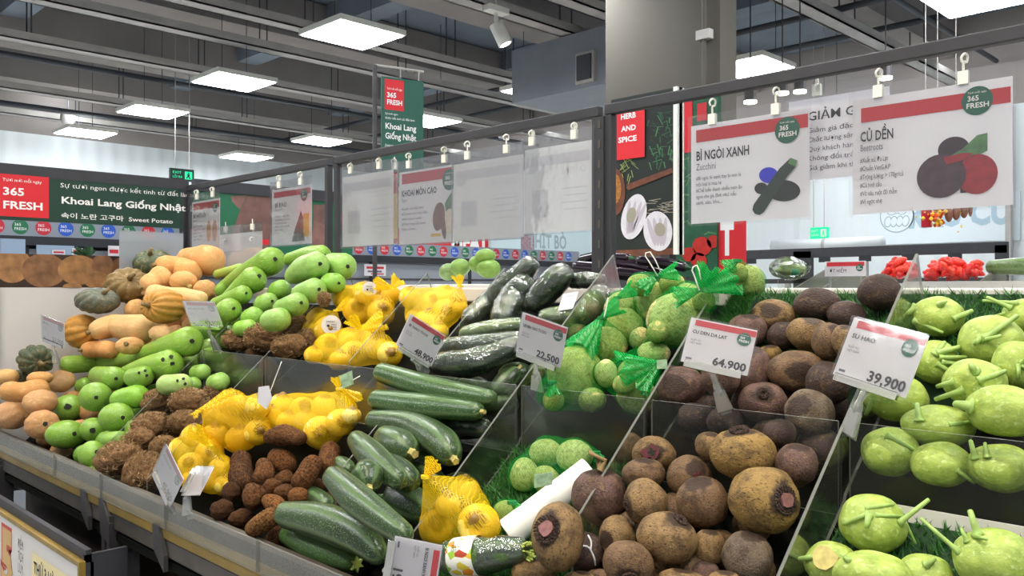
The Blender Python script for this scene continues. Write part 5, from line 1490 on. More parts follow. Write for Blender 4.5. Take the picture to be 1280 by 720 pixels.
BL = [
 Rd(816, 568, 27, 22, 'tan beetroot with a dark red hole, at the back left of the lower tier', (0.0, 0.1), 'tan'),
 Rd(887, 558, 19, 18, 'small smooth tan beetroot tucked left of the big yellow crowned one', None, 'tan'),
 Rd(995, 581, 26, 26, 'smooth brown-purple beetroot against the divider right of the big yellow one', None, 'purple'),
 Rd(929, 568, 42, 34, 'big yellow-tan beetroot with a ragged crown on top, lower tier back', (-0.12, 0.92), 'yellow'),
 Rd(804, 592, 27, 20, 'brown beetroot directly under the one with the red hole', None, 'brown'),
 Rd(862, 596, 29, 26, 'purple-brown beetroot with a red crack on its right shoulder', (0.3, 0.4), 'brown'),
 Rd(886, 685, 21, 24, 'shaded tan beetroot behind the egg-shaped one, lower tier', None, 'tan'),
 Rd(807, 627, 27, 28, 'round yellow-tan beetroot with a ragged left side, beside the purple stalked one', (-0.9, -0.2), 'tan'),
 Rd(878, 628, 33, 32, 'tan and purple beetroot left of the big one with the ringed scar', (-0.2, 0.8), 'brown'),
 Rd(730, 690, 25, 25, 'shaded beetroot with white rootlets right of the pink-cut one', None, 'dark'),
 Rd(935, 696, 31, 32, 'dark smooth beetroot below the big one with the ringed scar', (0.2, 0.9), 'grey'),
 Rd(750, 617, 36, 34, 'purple beetroot with a dry stalk beside the white paper roll', (0.0, 0.93), 'purple'),
 Rd(952, 625, 44, 41, 'biggest tan beetroot with a ringed crown scar facing right', (0.66, 0.05), 'yellow'),
 Rd(772, 670, 24, 24, 'small tan beetroot with a dark left side between pink-cut and egg-shaped ones', (-0.7, -0.2), 'tan'),
 Rd(834, 671, 38, 31, 'egg-shaped yellow-tan beetroot with a pale dry crown on top', (0.3, 0.85), 'tan', roll=-14),
 Rd(882, 716, 17, 14, 'pale purple wedge of beetroot at the bottom edge under the egg-shaped one', None, 'purple'),
 Rd(905, 732, 24, 20, 'tan beetroot cut by the bottom edge right of the pale purple wedge', None, 'tan'),
 Rd(852, 728, 30, 17, 'broad tan beetroot cut by the bottom edge left of the pale purple wedge', None, 'tan'),
 Rd(697, 671, 33, 43, 'tall tan beetroot with a pink cut crown facing left, by the white roll', (-0.42, 0.22), 'tan'),
 Rd(725, 730, 24, 18, 'tan beetroot cut by the bottom edge under the pink-cut one', None, 'tan'),
 Rd(785, 703, 32, 28, 'tan beetroot with its dark crown pointing down at the bottom edge', (0.05, -0.75), 'brown'),
 Rd(667, 716, 27, 19, 'flat tan beetroot at the bottom edge right of the labelled zucchini', None, 'tan'),
]
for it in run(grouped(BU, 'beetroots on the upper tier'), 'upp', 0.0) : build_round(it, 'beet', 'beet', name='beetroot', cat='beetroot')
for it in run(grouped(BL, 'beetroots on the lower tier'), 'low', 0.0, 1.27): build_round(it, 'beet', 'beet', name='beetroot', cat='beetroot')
beet_extras(BU[12], tail=1); beet_extras(BU[17], crown=0.6); beet_extras(BU[14], red=None)
beet_extras(BL[0], red=(-0.12, 0.1, 0.34)); beet_extras(BL[3], crown=0.75); beet_extras(BL[5], red=(0.35, 0.05, 0.18)); beet_extras(BL[12], crown=1.0)
beet_extras(BL[18], crown=1.15); beet_extras(BL[14], crown=0.6); beet_extras(BL[20], crown=0.9); beet_extras(BL[7], crown=0.6)
# the purple one's dry stalk and the pale rootlets
b = BL[11]; st = MB()
for s in (-0.1, 0.05, 0.2):
    a = b.place((s, 0, 0.95))[0]; st.tube([a, a + b.W[1] * 0.018 + b.W[0] * s * 0.05, a + b.W[1] * 0.03 - b.W[0] * 0.02], [0.006, 0.004, 0.003], 7)
st.build('stalk', MAT['stem_dry'], b.obj)
b = BL[9]; st = MB()
for pts in (((0.2, 0.8), (0.35, 0.5), (0.32, 0.1)), ((-0.1, 0.3), (0.25, 0.2), (0.5, -0.3), (0.55, -0.6))):
    st.tube(smooth_path([b.C + np.array([x * b.rad[0], y * b.rad[1], math.sqrt(max(1 - x * x - y * y, 0.02)) * b.rad[2] + 0.002]) @ b.W for x, y in pts], 10), 0.0016, 6)
st.build('rootlets', MAT['paper'], b.obj)

# ============================================================ kohlrabi
KU = [
 Rd(1278, 396, 24, 22, 'pale kohlrabi with long stalks at the right edge by the turf', (-0.3, 0.6), stalks=[((-0.5, 0.5), (-1.6, 1.1), 0.11), ((-0.2, 0.8), (-1.8, 0.9), 0.1), ((-0.8, 0.2), (-1.3, 0.0), 0.08)]),
 Rd(1172, 396, 30, 26, 'kohlrabi at the top of the heap with curled stalks on its left', (0.2, 0.6), stalks=[((-0.85, 0.5), (-1.25, 0.0), 0.12), ((-0.9, -0.2), (0.2, -0.75), 0.10), ((0.6, -0.1), (1.25, 0.3), 0.12), ((0.1, 0.6), (0.3, 0.75), 0.1)]),
 Rd(1238, 426, 38, 33, 'large kohlrabi with a straight stalk across its face, upper right', (0.1, 0.3), stalks=[((-0.2, 0.05), (0.75, 0.95), 0.1), ((-0.25, 0.0), (0.3, 0.2), 0.07), ((-0.3, 0.1), (-0.45, -0.15), 0.09)]),
 Rd(1168, 452, 28, 27, 'kohlrabi with a tangle of cut stalks right of the 39,900 tag', (0.3, 0.2), stalks=[((0.1, 0.4), (1.0, 0.7), 0.13), ((0.2, 0.2), (1.3, 0.25), 0.10), ((0.3, 0.0), (1.2, -0.1), 0.09), ((0.1, -0.1), (0.7, -0.5), 0.10), ((0.0, 0.3), (0.4, 0.9), 0.12)]),
 Rd(1270, 457, 28, 31, 'kohlrabi at the right edge with a bright leafy centre', (0.35, 0.1), stalks=[((0.2, 0.1), (0.5, 0.4), 0.08), ((0.25, 0.0), (0.6, -0.2), 0.08), ((0.1, 0.0), (0.1, -0.5), 0.08)]),
 Rd(1120, 498, 38, 29, 'smooth yellow-green kohlrabi under the 39,900 tag and its clip', (0.4, 0.4), stalks=[((-0.7, -0.1), (-0.9, -0.75), 0.1)]),
 Rd(1218, 479, 39, 30, 'kohlrabi with hooked stalks over its front, middle of the heap', (-0.1, -0.1), stalks=[((0.1, 0.1), (0.85, 0.55), 0.10), ((-0.6, 0.0), (-1.05, -0.2), 0.10), ((-0.3, -0.3), (-1.1, -0.75), 0.10), ((0.0, 0.5), (-0.1, 0.75), 0.12), ((0.2, -0.3), (0.75, -0.2), 0.08)]),
 Rd(1172, 533, 42, 27, 'broad yellow-green kohlrabi behind the mid panel, left of centre', (-0.2, 0.5), stalks=[((-0.5, 0.2), (-0.55, 0.95), 0.12), ((0.3, 0.1), (0.9, 0.3), 0.08)]),
 Rd(1256, 514, 45, 33, 'large pale kohlrabi with a pointed left shoulder at the right edge', (-0.7, 0.2), stalks=[((-0.85, 0.1), (-1.2, 0.15), 0.16)]),
 Rd(1112, 565, 34, 30, 'yellowish kohlrabi at the left end behind the mid panel', (0.0, 0.6), stalks=[((-0.1, 0.7), (0.9, 0.1), 0.1)]),
 Rd(1176, 580, 36, 28, 'kohlrabi low behind the mid panel with a dry leaf scrap', (0.1, 0.5), stalks=[((0.5, -0.2), (1.0, -0.7), 0.08)]),
 Rd(1252, 585, 40, 30, 'kohlrabi low behind the mid panel at the right edge, stalks upright', (-0.3, 0.5), stalks=[((-0.75, 0.3), (-0.85, 1.0), 0.10), ((-0.4, 0.4), (-0.45, 0.95), 0.08)]),
]
KL = [
 Rd(1090, 655, 41, 37, 'kohlrabi with stalks facing up on the turf behind the front row', (-0.15, 0.25), stalks=[((-0.1, 0.25), (-0.15, -0.12), 0.09), ((0.75, 0.1), (1.55, 0.95), 0.085), ((-0.2, 0.5), (0.6, 0.7), 0.06), ((-0.1, 0.35), (-0.8, -0.1), 0.07), ((0.1, 0.3), (0.85, 0.35), 0.06), ((0.8, 0.6), (1.2, -0.5), 0.05)]),
 Rd(1157, 720, 35, 27, 'small kohlrabi between the front two, with a cupped top', (0.0, 0.4), stalks=[((0.0, 0.5), (0.3, 0.8), 0.1), ((0.7, 0.0), (1.3, 0.15), 0.06)]),
 Rd(1040, 706, 32, 28, 'kohlrabi with a pale cut base showing, at the left of the front row', (-0.25, 0.2), stalks=[((-0.6, 0.3), (-1.2, 0.1), 0.12)], cut=True),
 Rd(1092, 722, 47, 33, 'big smooth kohlrabi cut by the bottom edge in the front row', (0.2, 0.7), stalks=[((-0.6, 0.5), (-0.7, 0.6), 0.1)]),
 Rd(1246, 702, 49, 41, 'big kohlrabi with one long stalk reaching left, bottom right', (-0.5, 0.5), stalks=[((-0.85, 0.1), (-1.75, 1.0), 0.065), ((-0.45, 0.75), (-0.6, 1.4), 0.10), ((-0.7, 0.5), (-0.8, 0.85), 0.06), ((-0.5, 0.7), (-0.2, 0.6), 0.06)]),
]
def kohl(it):
    o = build_round(it, 'kohlrabi', 'kohlrabi', name='kohlrabi', cat='kohlrabi')
    r = it.rad.mean()
    for (a, b, w) in it.stalks:
        az = math.sqrt(max(1 - a[0] ** 2 - a[1] ** 2, 0.0)) * 0.93
        A = it.C + np.array([a[0] * it.rad[0] * 0.95, a[1] * it.rad[1] * 0.95, az * it.rad[2]]) @ it.W
        bb = b[0] ** 2 + b[1] ** 2
        bz = math.sqrt(max(1 - bb, 0.0)) * 1.0 if bb < 1 else az * 0.5
        Bp = it.C + np.array([b[0] * it.rad[0], b[1] * it.rad[1], (bz + (0.15 if bb < 1 else 0.0)) * it.rad[2]]) @ it.W
        M = (A + Bp) / 2 + it.W[2] * r * 0.16
        p = smooth_path([A, M, Bp], 10)
        rr = np.linspace(w * 1.15, w * 0.8, 10) * r; rr[0] = w * 1.9 * r; rr[1] = w * 1.4 * r
        v, F, cn = tube_geo(p, rr, 8)
        mesh_obj('stalk', v, F, MAT['stalk_green'], o, True)
    if getattr(it, 'cut', False):
        u = np.array([-0.25, 0.25, 0.93]); c = it.C + (u * it.rad) @ it.W
        disc('cut_base', c, u @ it.W, r * 0.5, 'stem_pale', o, 0.003, 2, 0.12)
for it in run(grouped(KU, 'kohlrabi on the upper tier'), 'upp', 0.0): kohl(it)
for it in run(grouped(KL, 'kohlrabi on the lower tier'), 'low', 0.0, 1.27): kohl(it)

# ============================================================ zucchini
def zuc_profile(t): return 0.86 + 0.26 * math.sin(math.pi * min(t * 0.9 + 0.1, 1)) ** 0.8
ZU = [
 Ln([(715, 351, 9), (752, 349, 8)], 'wrapped zucchini lying flat at the very back beside the divider tip', film=True),
 Ln([(588, 399, 13), (625, 366, 13), (664, 331, 13)], 'long film-wrapped zucchini leaning up in front of the mangoes', film=True),
 Ln([(668, 378, 14), (703, 342, 17)], 'film-wrapped zucchini leaning up just left of the slotted upright', film=True),
 Ln([(628, 398, 16), (655, 357, 19)], 'bulky film-wrapped zucchini between the two long leaning ones', film=True),
 Ln([(722, 400, 14), (752, 367, 15)], 'grey-looking wrapped zucchini behind the divider above the 22,500 tag', film=True),
 Ln([(682, 397, 11), (726, 392, 10)], 'pale green zucchini lying right behind the top of the 22,500 tag', tone='8CA85A', film=True),
 Ln([(582, 418, 10), (615, 411, 10), (650, 405, 9)], 'pale yellow-green zucchini lying across behind the 22,500 tag', tone='93AE62', film=True),
 Ln([(553, 434, 11), (600, 431, 11), (652, 423, 10)], 'wrapped zucchini under the pale yellow-green one', film=True),
 Ln([(548, 455, 14), (595, 452, 15), (650, 430, 13)], 'large curved wrapped zucchini above the mid panel left of the 22,500 tag', film=True),
 Ln([(622, 488, 12), (642, 467, 13)], 'dark zucchini pointing its stalk end up below the 22,500 tag', stem=1, tone='1E3018'),
]
ZL = [
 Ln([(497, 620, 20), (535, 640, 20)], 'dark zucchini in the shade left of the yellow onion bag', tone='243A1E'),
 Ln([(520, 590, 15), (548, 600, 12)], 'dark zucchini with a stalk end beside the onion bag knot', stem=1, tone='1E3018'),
 Ln([(425, 578, 9), (437, 588, 10)], 'small speckled zucchini end above the stalk-on one by the divider', tone='3A5228'),
 Ln([(478, 466, 13), (540, 485, 14), (612, 498, 13)], 'topmost zucchini of the lower tier, touching the mid panel', tone='3A5A2E'),
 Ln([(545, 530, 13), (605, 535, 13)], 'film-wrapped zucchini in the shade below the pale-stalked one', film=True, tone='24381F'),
 Ln([(472, 500, 14), (530, 508, 15), (596, 514, 13)], 'straight zucchini with a pale stalk end, second from the top', stem=1, tone='34542A'),
 Ln([(468, 525, 13), (515, 532, 16), (550, 552, 19), (563, 567, 19)], 'curved zucchini bending down to a speckled stalk end', stem=1),
 Ln([(482, 548, 17), (508, 562, 22)], 'short plump zucchini with its stalk end facing forward', stem=1),
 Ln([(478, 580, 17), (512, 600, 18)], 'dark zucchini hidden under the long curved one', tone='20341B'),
 Ln([(446, 550, 13), (465, 570, 16), (498, 600, 15)], 'curved zucchini slanting from the onion bag towards the stalk-on one'),
 Ln([(458, 590, 18), (460, 602, 19)], 'zucchini seen end on with its stalk pointing at the viewer', stem=1, tone='2A4322'),
 Ln([(385, 617, 11), (408, 632, 13)], 'short curved zucchini above the large striped one in front'),
 Ln([(418, 597, 16), (450, 628, 18), (505, 668, 16)], 'long zucchini slanting down to the price tag at the bottom'),
 Ln([(362, 668, 15), (400, 688, 16), (438, 702, 15)], 'yellow-sided zucchini with a star-shaped stalk end at the front lip', stem=2, tone='4A6A30'),
 Ln([(358, 643, 17), (405, 652, 21), (450, 672, 20), (472, 692, 17)], 'large striped zucchini curving along the front, nearest of all'),
]
ZN = [Ln([(560, 697, 20), (600, 695, 20), (650, 688, 18)], 'labelled film-wrapped zucchini with a leafy green end at the bottom', stem=3, film=True, tone='4E6B38', label_wrap=True)]
def zuc(it):
    it.path = it.pts
    o = build_path(it, zuc_profile, 'zucchini', 'zucchini', 'zucchini', flute=0.035, bump=0.02)
    st = getattr(it, 'stem', 0)
    if st in (1, 3):
        e, d, r = it.end1
        v, F, cn = tube_geo(smooth_path([e - d * r * 0.15, e + d * r * 0.25, e + d * r * 0.5], 5), [r * 0.42, r * 0.28, r * 0.26, r * 0.27, r * 0.3], 5)
        if st == 1: mesh_obj('stalk_end', v, F, MAT['stem_pale'], o, False)
        else:
            mb = MB(); rng = random.Random(5); B = axis_basis(d)
            for i in range(34):
                a = rng.uniform(0, 6.28); q = rng.uniform(0.2, 1.0)
                s = e - d * r * 0.2 + (B[:, 0] * math.cos(a) + B[:, 1] * math.sin(a)) * r * q * 0.8
                mb.tube([s, s + d * r * rng.uniform(0.2, 0.55) + (B[:, 0] * math.cos(a) + B[:, 1] * math.sin(a)) * r * 0.25], [r * 0.11, r * 0.07], 5)
            mb.build('leafy_end', MAT['flower_green'], o)
    if st == 2:
        e, d, r = it.end1; B = axis_basis(d); mb = MB()
        pts = []
        for i in range(12):
            a = math.pi * i / 6; q = r * (0.8 if i % 2 == 0 else 0.35)
            pts.append(e + d * 0.002 + B[:, 0] * q * math.cos(a) + B[:, 1] * q * math.sin(a))
        MB().prism(pts, d, 0.006).build('stalk_end', MAT['flower_green'], o)
    if getattr(it, 'film', False):
        P, R = it.P, it.R * 1.035 + 0.0012
        v, F, cn = tube_geo(P, R, 22)
        sd = next_seed()
        v = v + (v - np.repeat(P, 22, axis=0)) * (0.05 * snoise(np.stack([cn[:, 0], cn[:, 1], cn[:, 2] * 6], 1), sd, 5))[:, None]
        mesh_obj('cling_film', v, F, MAT['film'], o, True)
    if getattr(it, 'label_wrap', False):
        P, R = it.P, it.R
        i0, i1 = 9, 21
        v, F, cn = tube_geo(P[i0:i1], R[i0:i1] * 1.07 + 0.002, 28, cap=False)
        mesh_obj('paper_label', v, F, MAT['label_print'], o, True, canon=cn)
# printed wrap: white with a colourful vegetable picture
def label_mat():
    m, nt, b, out = new_mat('label_print'); L = nt.links.new
    at = N(nt, 'ShaderNodeAttribute'); at.attribute_name = 'canon'
    no = N(nt, 'ShaderNodeTexVoronoi', i_Scale=3.2); L(at.outputs['Vector'], no.inputs['Vector'])
    cr = N(nt, 'ShaderNodeValToRGB'); e = cr.color_ramp; e.interpolation = 'CONSTANT'
    sp = N(nt, 'ShaderNodeSeparateColor'); L(no.outputs['Color'], sp.inputs[0]); L(sp.outputs[0], cr.inputs[0])
    e.elements[0].position = 0; e.elements[0].color = lin('F0EFE6'); e.elements[1].position = 0.62; e.elements[1].color = lin('E8902A')
    for p, c in ((0.74, 'F0EFE6'), (0.82, '9CC63A'), (0.9, 'D9C23A'), (0.96, 'B0452E')): x = e.elements.new(p); x.color = lin(c)
    L(cr.outputs[0], b.inputs['Base Color']); b.inputs['Roughness'].default_value = 0.4; MAT['label_print'] = m
label_mat()
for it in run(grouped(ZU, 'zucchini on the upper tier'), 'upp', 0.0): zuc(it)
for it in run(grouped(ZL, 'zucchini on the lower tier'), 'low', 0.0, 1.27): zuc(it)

# ============================================================ bottle gourds
def gourd_profile(t): return 1.0
GU = [
 Ln([(272, 343, 6), (300, 335, 6)], 'thin yellow-striped gourd neck sticking out left of the pile', tone='A9BE5A'),
 Ln([(362, 324, 8), (385, 319, 11), (402, 319, 13)], 'bottle gourd lying along the very back of the pile', scar=1),
 Ln([(416, 333, 17), (430, 333, 17)], 'rightmost pale bottle gourd, touching the divider tip', scar=1, tone='93BE62'),
 Ln([(276, 364, 9), (300, 347, 12), (325, 334, 16), (340, 326, 18)], 'longest bottle gourd running up to the top of the pile', scar=1),
 Ln([(366, 345, 11), (380, 336, 16), (396, 331, 17)], 'pale wide bottle gourd right of the longest one', scar=1, tone='98C068'),
 Ln([(412, 354, 13), (420, 354, 13)], 'small round gourd end under the rightmost pale gourd', scar=1, tone='86BC4A'),
 Ln([(284, 373, 8), (302, 360, 13), (318, 349, 17)], 'bottle gourd below the longest one, with a big dark scar', scar=1),
 Ln([(346, 364, 12), (352, 362, 13)], 'small gourd in shade under the longest one', tone='78A83C'),
 Ln([(376, 368, 13), (394, 363, 16)], 'pale broad gourd in the second row from the right', scar=1, tone='93BC60'),
 Ln([(270, 380, 8), (288, 374, 10), (304, 368, 12)], 'short bottle gourd above the 49,900 tag', scar=1),
 Ln([(328, 381, 12), (336, 378, 13)], 'small pale gourd in the middle of the heap', scar=1, tone='8FBA58'),
 Ln([(352, 386, 12), (372, 380, 15)], 'broad pale gourd just above the hairy taro', scar=1, tone='93BC60'),
 Ln([(268, 402, 12), (272, 404, 13)], 'gourd hidden behind the right side of the 49,900 tag', tone='86B848'),
 Ln([(282, 389, 14), (288, 387, 15)], 'round gourd right beside the 49,900 tag', scar=1),
 Ln([(312, 398, 12), (318, 396, 13)], 'small gourd in the front row under the middle of the heap', tone='86B848'),
 Ln([(338, 401, 14), (350, 399, 15)], 'pale gourd half covered by the upper hairy taro', tone='98C064'),
 Ln([(300, 411, 10), (312, 410, 11)], 'gourd at the bottom of the heap left of the upper taro', tone='8FC048'),
]
GL = [
 Ln([(84, 456, 11), (125, 453, 11), (172, 447, 10)], 'straight gourd neck lying left, touching a tan squash end', tone='86AE42'),
 Ln([(178, 443, 9), (205, 434, 13), (236, 427, 19)], 'long bottle gourd with its wide end under the 49,900 tag', scar=1, tone='8AB43E'),
 Ln([(158, 466, 9), (185, 459, 14), (212, 455, 18)], 'long bottle gourd just below the one under the tag', scar=2, tone='8AB43E'),
 Ln([(268, 479, 11), (276, 477, 12)], 'pale gourd behind the tier panel at the right end of the bin', tone='9AC462'),
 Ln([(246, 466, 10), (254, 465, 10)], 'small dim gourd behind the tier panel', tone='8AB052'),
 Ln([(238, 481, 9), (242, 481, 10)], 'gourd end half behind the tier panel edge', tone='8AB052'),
 Ln([(208, 481, 13), (228, 480, 13)], 'pale blotched gourd above the lower hairy taro', scar=2, tone='B2CC7A'),
 Ln([(103, 483, 10), (108, 481, 10)], 'small gourd in shade left of the front heap', tone='86B848'),
 Ln([(166, 472, 12), (180, 470, 13)], 'small gourd with black spots under the long ones', scar=2),
 Ln([(122, 469, 11), (143, 473, 15)], 'green gourd with a dark spot above the round-ended ones', scar=1),
 Ln([(150, 500, 13), (172, 495, 15)], 'smooth bright gourd pointing right towards the hairy taro', tone='86BC38'),
 Rd(119, 496, 19, 18, 'round gourd end with a central dot, second row', (0.05, -0.05)),
 Rd(86, 510, 19, 17, 'round gourd end with a ragged black spot, at the left', (-0.05, 0.1), spot=2),
 Rd(146, 521, 21, 18, 'round gourd end with a small dot, beside the hairy taro', (0.32, -0.08)),
 Rd(165, 538, 9, 13, 'sliver of green gourd beside the lower taro and divider', None),
 Rd(116, 537, 15, 15, 'small round gourd end with a brown scar in the front', (0.0, -0.1), spot=2),
 Rd(82, 543, 24, 18, 'widest gourd end at the front left, pale with a small dot', (0.4, 0.0)),
 Rd(146, 550, 18, 11, 'gourd squeezed between the taro and the front gourds', None),
 Rd(116, 569, 17, 18, 'lowest gourd end at the front lip', (0.25, 0.2)),
]
def gourd(it):
    if it.kind == 'long':
        it.path = it.pts
        o = build_path(it, gourd_profile, 'gourd', 'bottle_gourd', 'gourd', bump=0.012)
        s = getattr(it, 'scar', 0)
        if s:
            e, d, r = it.end1
            d2 = d * 0.8 + view_frame_at(e)[2] * 0.7; d2 /= np.linalg.norm(d2)
            c = e - d * r * it.cap1 * 0.98 + d2 * r * 0.86
            disc('blossom_scar', c, d2, r * 0.14, 'scar_dark', o, 0.002, int(r * 1e5) % 97)
            if s == 2:
                R, U, T = view_frame_at(e)
                for dx, dy in ((-0.4, 0.3), (0.1, 0.45)):
                    u = R * dx + U * dy + T * 0.75; u /= np.linalg.norm(u)
                    disc('blemish', e - d * r * it.cap1 + u * r * 0.985, u, r * 0.13, 'scar_dark', o, 0.001, int(dx * 100) + 50)
    else:
        o = build_round(it, 'gourd', 'gourd', 30, 20, 'bottle_gourd', 'gourd')
        if it.axis is not None:
            c = it.place((0, 0, 0.99))[0]; n = it.place((0, 0, 1.2))[0] - c; n /= np.linalg.norm(n)
            disc('blossom_scar', c, n, it.rad.mean() * (0.24 if getattr(it, 'spot', 0) else 0.13), 'scar_dark', o, 0.002, int(it.C[0] * 991) % 97)
for it in run(grouped(GU, 'bottle gourds on the upper tier'), 'upp', 0.06, 1.60, -3.6, low=0.86): gourd(it)
for it in run(grouped(GL, 'bottle gourds on the lower tier'), 'low', 0.0, 1.27, -3.6): gourd(it)

# ============================================================ pumpkins and butternut squashes
PB = [
 Rd(192, 330, 25, 19, 'dark green ribbed pumpkin at the top behind the orange squashes', (-0.2, 0.8), 'green', k2='pumpkin'),
 Ln([(233, 323, 11), (248, 323, 14), (264, 326, 17)], 'topmost orange ribbed squash, leaning against the sign', 'D29C62'),
 Ln([(204, 332, 11), (220, 334, 13), (237, 341, 14)], 'orange ribbed squash just below the topmost one', 'D29C5C'),
 Rd(160, 357, 28, 23, 'big brown ribbed pumpkin left of the orange squashes', (0.1, 0.5), 'brown', k2='pumpkin'),
 Ln([(186, 355, 11), (202, 348, 14)], 'pale orange squash right of the brown pumpkin', 'D8A86C'),
 Rd(229, 352, 17, 13, 'small orange squash with its stalk facing the viewer', (0.4, -0.5), 'D6A264', k2='butternut_end', stalk=1),
 Rd(256, 363, 15, 14, 'round orange squash against the gourd necks', (0.2, 0.1), 'D29A60', k2='butternut_end'),
 Rd(122, 376, 27, 17, 'grey-green pumpkin in front of the white end panel', (0.3, 0.7), 'grey', k2='pumpkin'),
 Ln([(192, 368, 11), (220, 371, 11), (250, 374, 9)], 'pale long squash lying behind the orange-green pumpkin', 'DAB67E'),
 Rd(170, 387, 14, 14, 'pale orange squash left of the orange-green pumpkin', (0.2, 0.3), 'D8AA6E', k2='butternut_end'),
 Rd(205, 383, 28, 22, 'orange and green mottled pumpkin left of the 49,900 tag', (-0.8, 0.1), 'orange', k2='pumpkin'),
 Rd(103, 414, 22, 22, 'yellow-green ribbed pumpkin at the left of the heap', (0.75, 0.2), 'orange', k2='pumpkin'),
 Ln([(122, 412, 11), (142, 407, 14), (160, 410, 15), (178, 411, 16)], 'long pale butternut lying across the middle of the heap', 'D6AE76'),
 Rd(201, 417, 14, 11, 'small pale squash with a white string, under the orange-green pumpkin', (0.2, 0.3), 'C8A070', k2='butternut_end'),
 Ln([(110, 437, 9), (128, 436, 10), (140, 438, 9)], 'orange squash half sunk behind the lower left gourd neck', 'D49858'),
 Rd(163, 432, 18, 11, 'orange squash with a dark stalk scar above the gourd necks', (-0.3, 0.2), 'D29E64', k2='butternut_end', stalk=2),
]
PL = [
 Rd(27, 470, 11, 9, 'tiny dark green squash behind the dark ribbed pumpkin', None, 'dkgreen', k2='pumpkin'),
 Rd(45, 450, 22, 20, 'dark green acorn-like ribbed pumpkin in front of the white panel', (0.1, -0.1, 0.4), 'dkgreen', k2='pumpkin', hribs=True),
 Rd(82, 456, 8, 11, 'tan round squash end capping the straight gourd neck', (-0.6, 0.1), 'C9A174', k2='butternut_end'),
 Rd(8, 471, 15, 10, 'pale squash at the left edge of the frame', None, 'D2A86C', k2='butternut_end'),
 Rd(50, 473, 15, 9, 'small orange squash below the dark ribbed pumpkin', None, 'D29E60', k2='butternut_end'),
 Rd(76, 476, 17, 14, 'tan netted squash right of the small orange one', (0.5, 0.5), 'C8A070', k2='butternut_end'),
 Ln([(10, 489, 11), (30, 490, 12), (50, 487, 12)], 'long tan butternut lying at the left edge', 'CC9458'),
 Rd(50, 503, 21, 16, 'tan squash with a pale netted patch in the lower heap', (-0.4, 0.4), 'C49668', k2='butternut_end'),
 Rd(15, 519, 20, 18, 'large tan squash at the left edge by the front lip', (0.7, 0.4), 'C89A6E', k2='butternut_end'),
 Rd(53, 531, 21, 18, 'tan squash with a round blossom dot at the front lip', (0.15, 0.05), 'BE8C5E', k2='butternut_end', dot=1),
]
def squash(it):
    if it.kind == 'long':
        it.path = it.pts
        build_path(it, lambda t: 1.14 - 0.10 * math.sin(math.pi * min(max((t - 0.1) / 0.6, 0), 1)), 'butternut', 'butternut_squash', 'squash', flute=0.035, bump=0.03); o = it.obj
        e, d, r = it.end0
        small_tube('stalk', [e + d * r * -0.15, e + d * r * 0.35], [r * 0.28, r * 0.2], 'stem_dry', o, 6)
        return
    k = it.k2
    if k == 'pumpkin':
        o = build_round(it, 'pumpkin', 'pumpkin', 60, 26, 'pumpkin', 'pumpkin')
        a = it.place((0, 0, 0.78))[0]; e = it.place((0.05, 0, 1.05))[0]; e2 = it.place((0.15, 0.05, 1.2))[0]
        small_tube('stalk', [a, e, e2], [it.rad.mean() * 0.16, it.rad.mean() * 0.10, it.rad.mean() * 0.11], 'stem_dry', o, 6)
    else:
        o = build_round(it, 'butternut_end', 'butternut', 40, 24, 'butternut_squash', 'squash')
        s = getattr(it, 'stalk', 0)
        if s:
            a = it.place((0, 0, 0.85))[0]; e = it.place((0.05, 0.05, 1.15))[0]
            small_tube('stalk', [a, e], [it.rad.mean() * 0.22, it.rad.mean() * 0.18], 'stem_pale' if s == 1 else 'stem_dry', o, 6)
        if getattr(it, 'dot', 0):
            c = it.place((0, 0, 0.93))[0]; n = it.place((0, 0, 1.2))[0] - c; n /= np.linalg.norm(n)
            disc('blossom_scar', c, n, it.rad.mean() * 0.16, 'scar_dark', o, 0.002, 7)
for it in run(grouped(PB, 'pumpkins and squashes on the upper tier'), 'upp', 0.08, 1.60, -3.62, low=0.86): squash(it)
for it in run(grouped(PL, 'pumpkins and squashes on the lower tier'), 'low', 0.0, 1.27, -3.64, low=0.88): squash(it)

# ============================================================ hairy taro
TU = [
 Rd(405, 374, 8, 9, 'small hairy taro wedged between pale gourds and divider', None),
 Rd(368, 407, 18, 14, 'hairy taro at the top right of the upper taro row', (0.5, 0.4)),
 Rd(385, 426, 15, 15, 'hairy taro against the onion bin divider', (0.5, 0.4)),
 Rd(303, 424, 23, 14, 'leftmost hairy taro of the upper row', (-0.5, 0.4)),
 Rd(333, 421, 26, 17, 'big hairy taro in the middle of the upper row', (0.2, 0.5)),
 Rd(361, 433, 20, 14, 'hairy taro low in the upper row, near the tier panel', (0.6, 0.2)),
]
TL = [
 Rd(265, 492, 13, 10, 'small hairy taro behind the yellow bag at the top right', None),
 Rd(236, 502, 23, 16, 'hairy taro just left of the yellow net bag', (0.4, 0.5)),
 Rd(200, 503, 20, 16, 'hairy taro in the back row under the pale blotched gourd', (-0.2, 0.6)),
 Rd(231, 527, 19, 14, 'hairy taro touching the yellow net bag, second row', (0.5, 0.3)),
 Rd(191, 534, 25, 18, 'large hairy taro in the second row beside the gourds', (-0.3, 0.5)),
 Rd(205, 560, 16, 15, 'hairy taro in the middle of the front heap', (0.2, 0.4)),
 Rd(172, 552, 20, 14, 'hairy taro just above the biggest front one', (-0.2, 0.5)),
 Rd(150, 573, 26, 21, 'biggest hairy taro at the front lip by the lowest gourd', (-0.4, 0.3)),
 Rd(181, 590, 23, 24, 'pale hairy taro at the front lip by the tilted tag', (0.2, -0.2)),
]
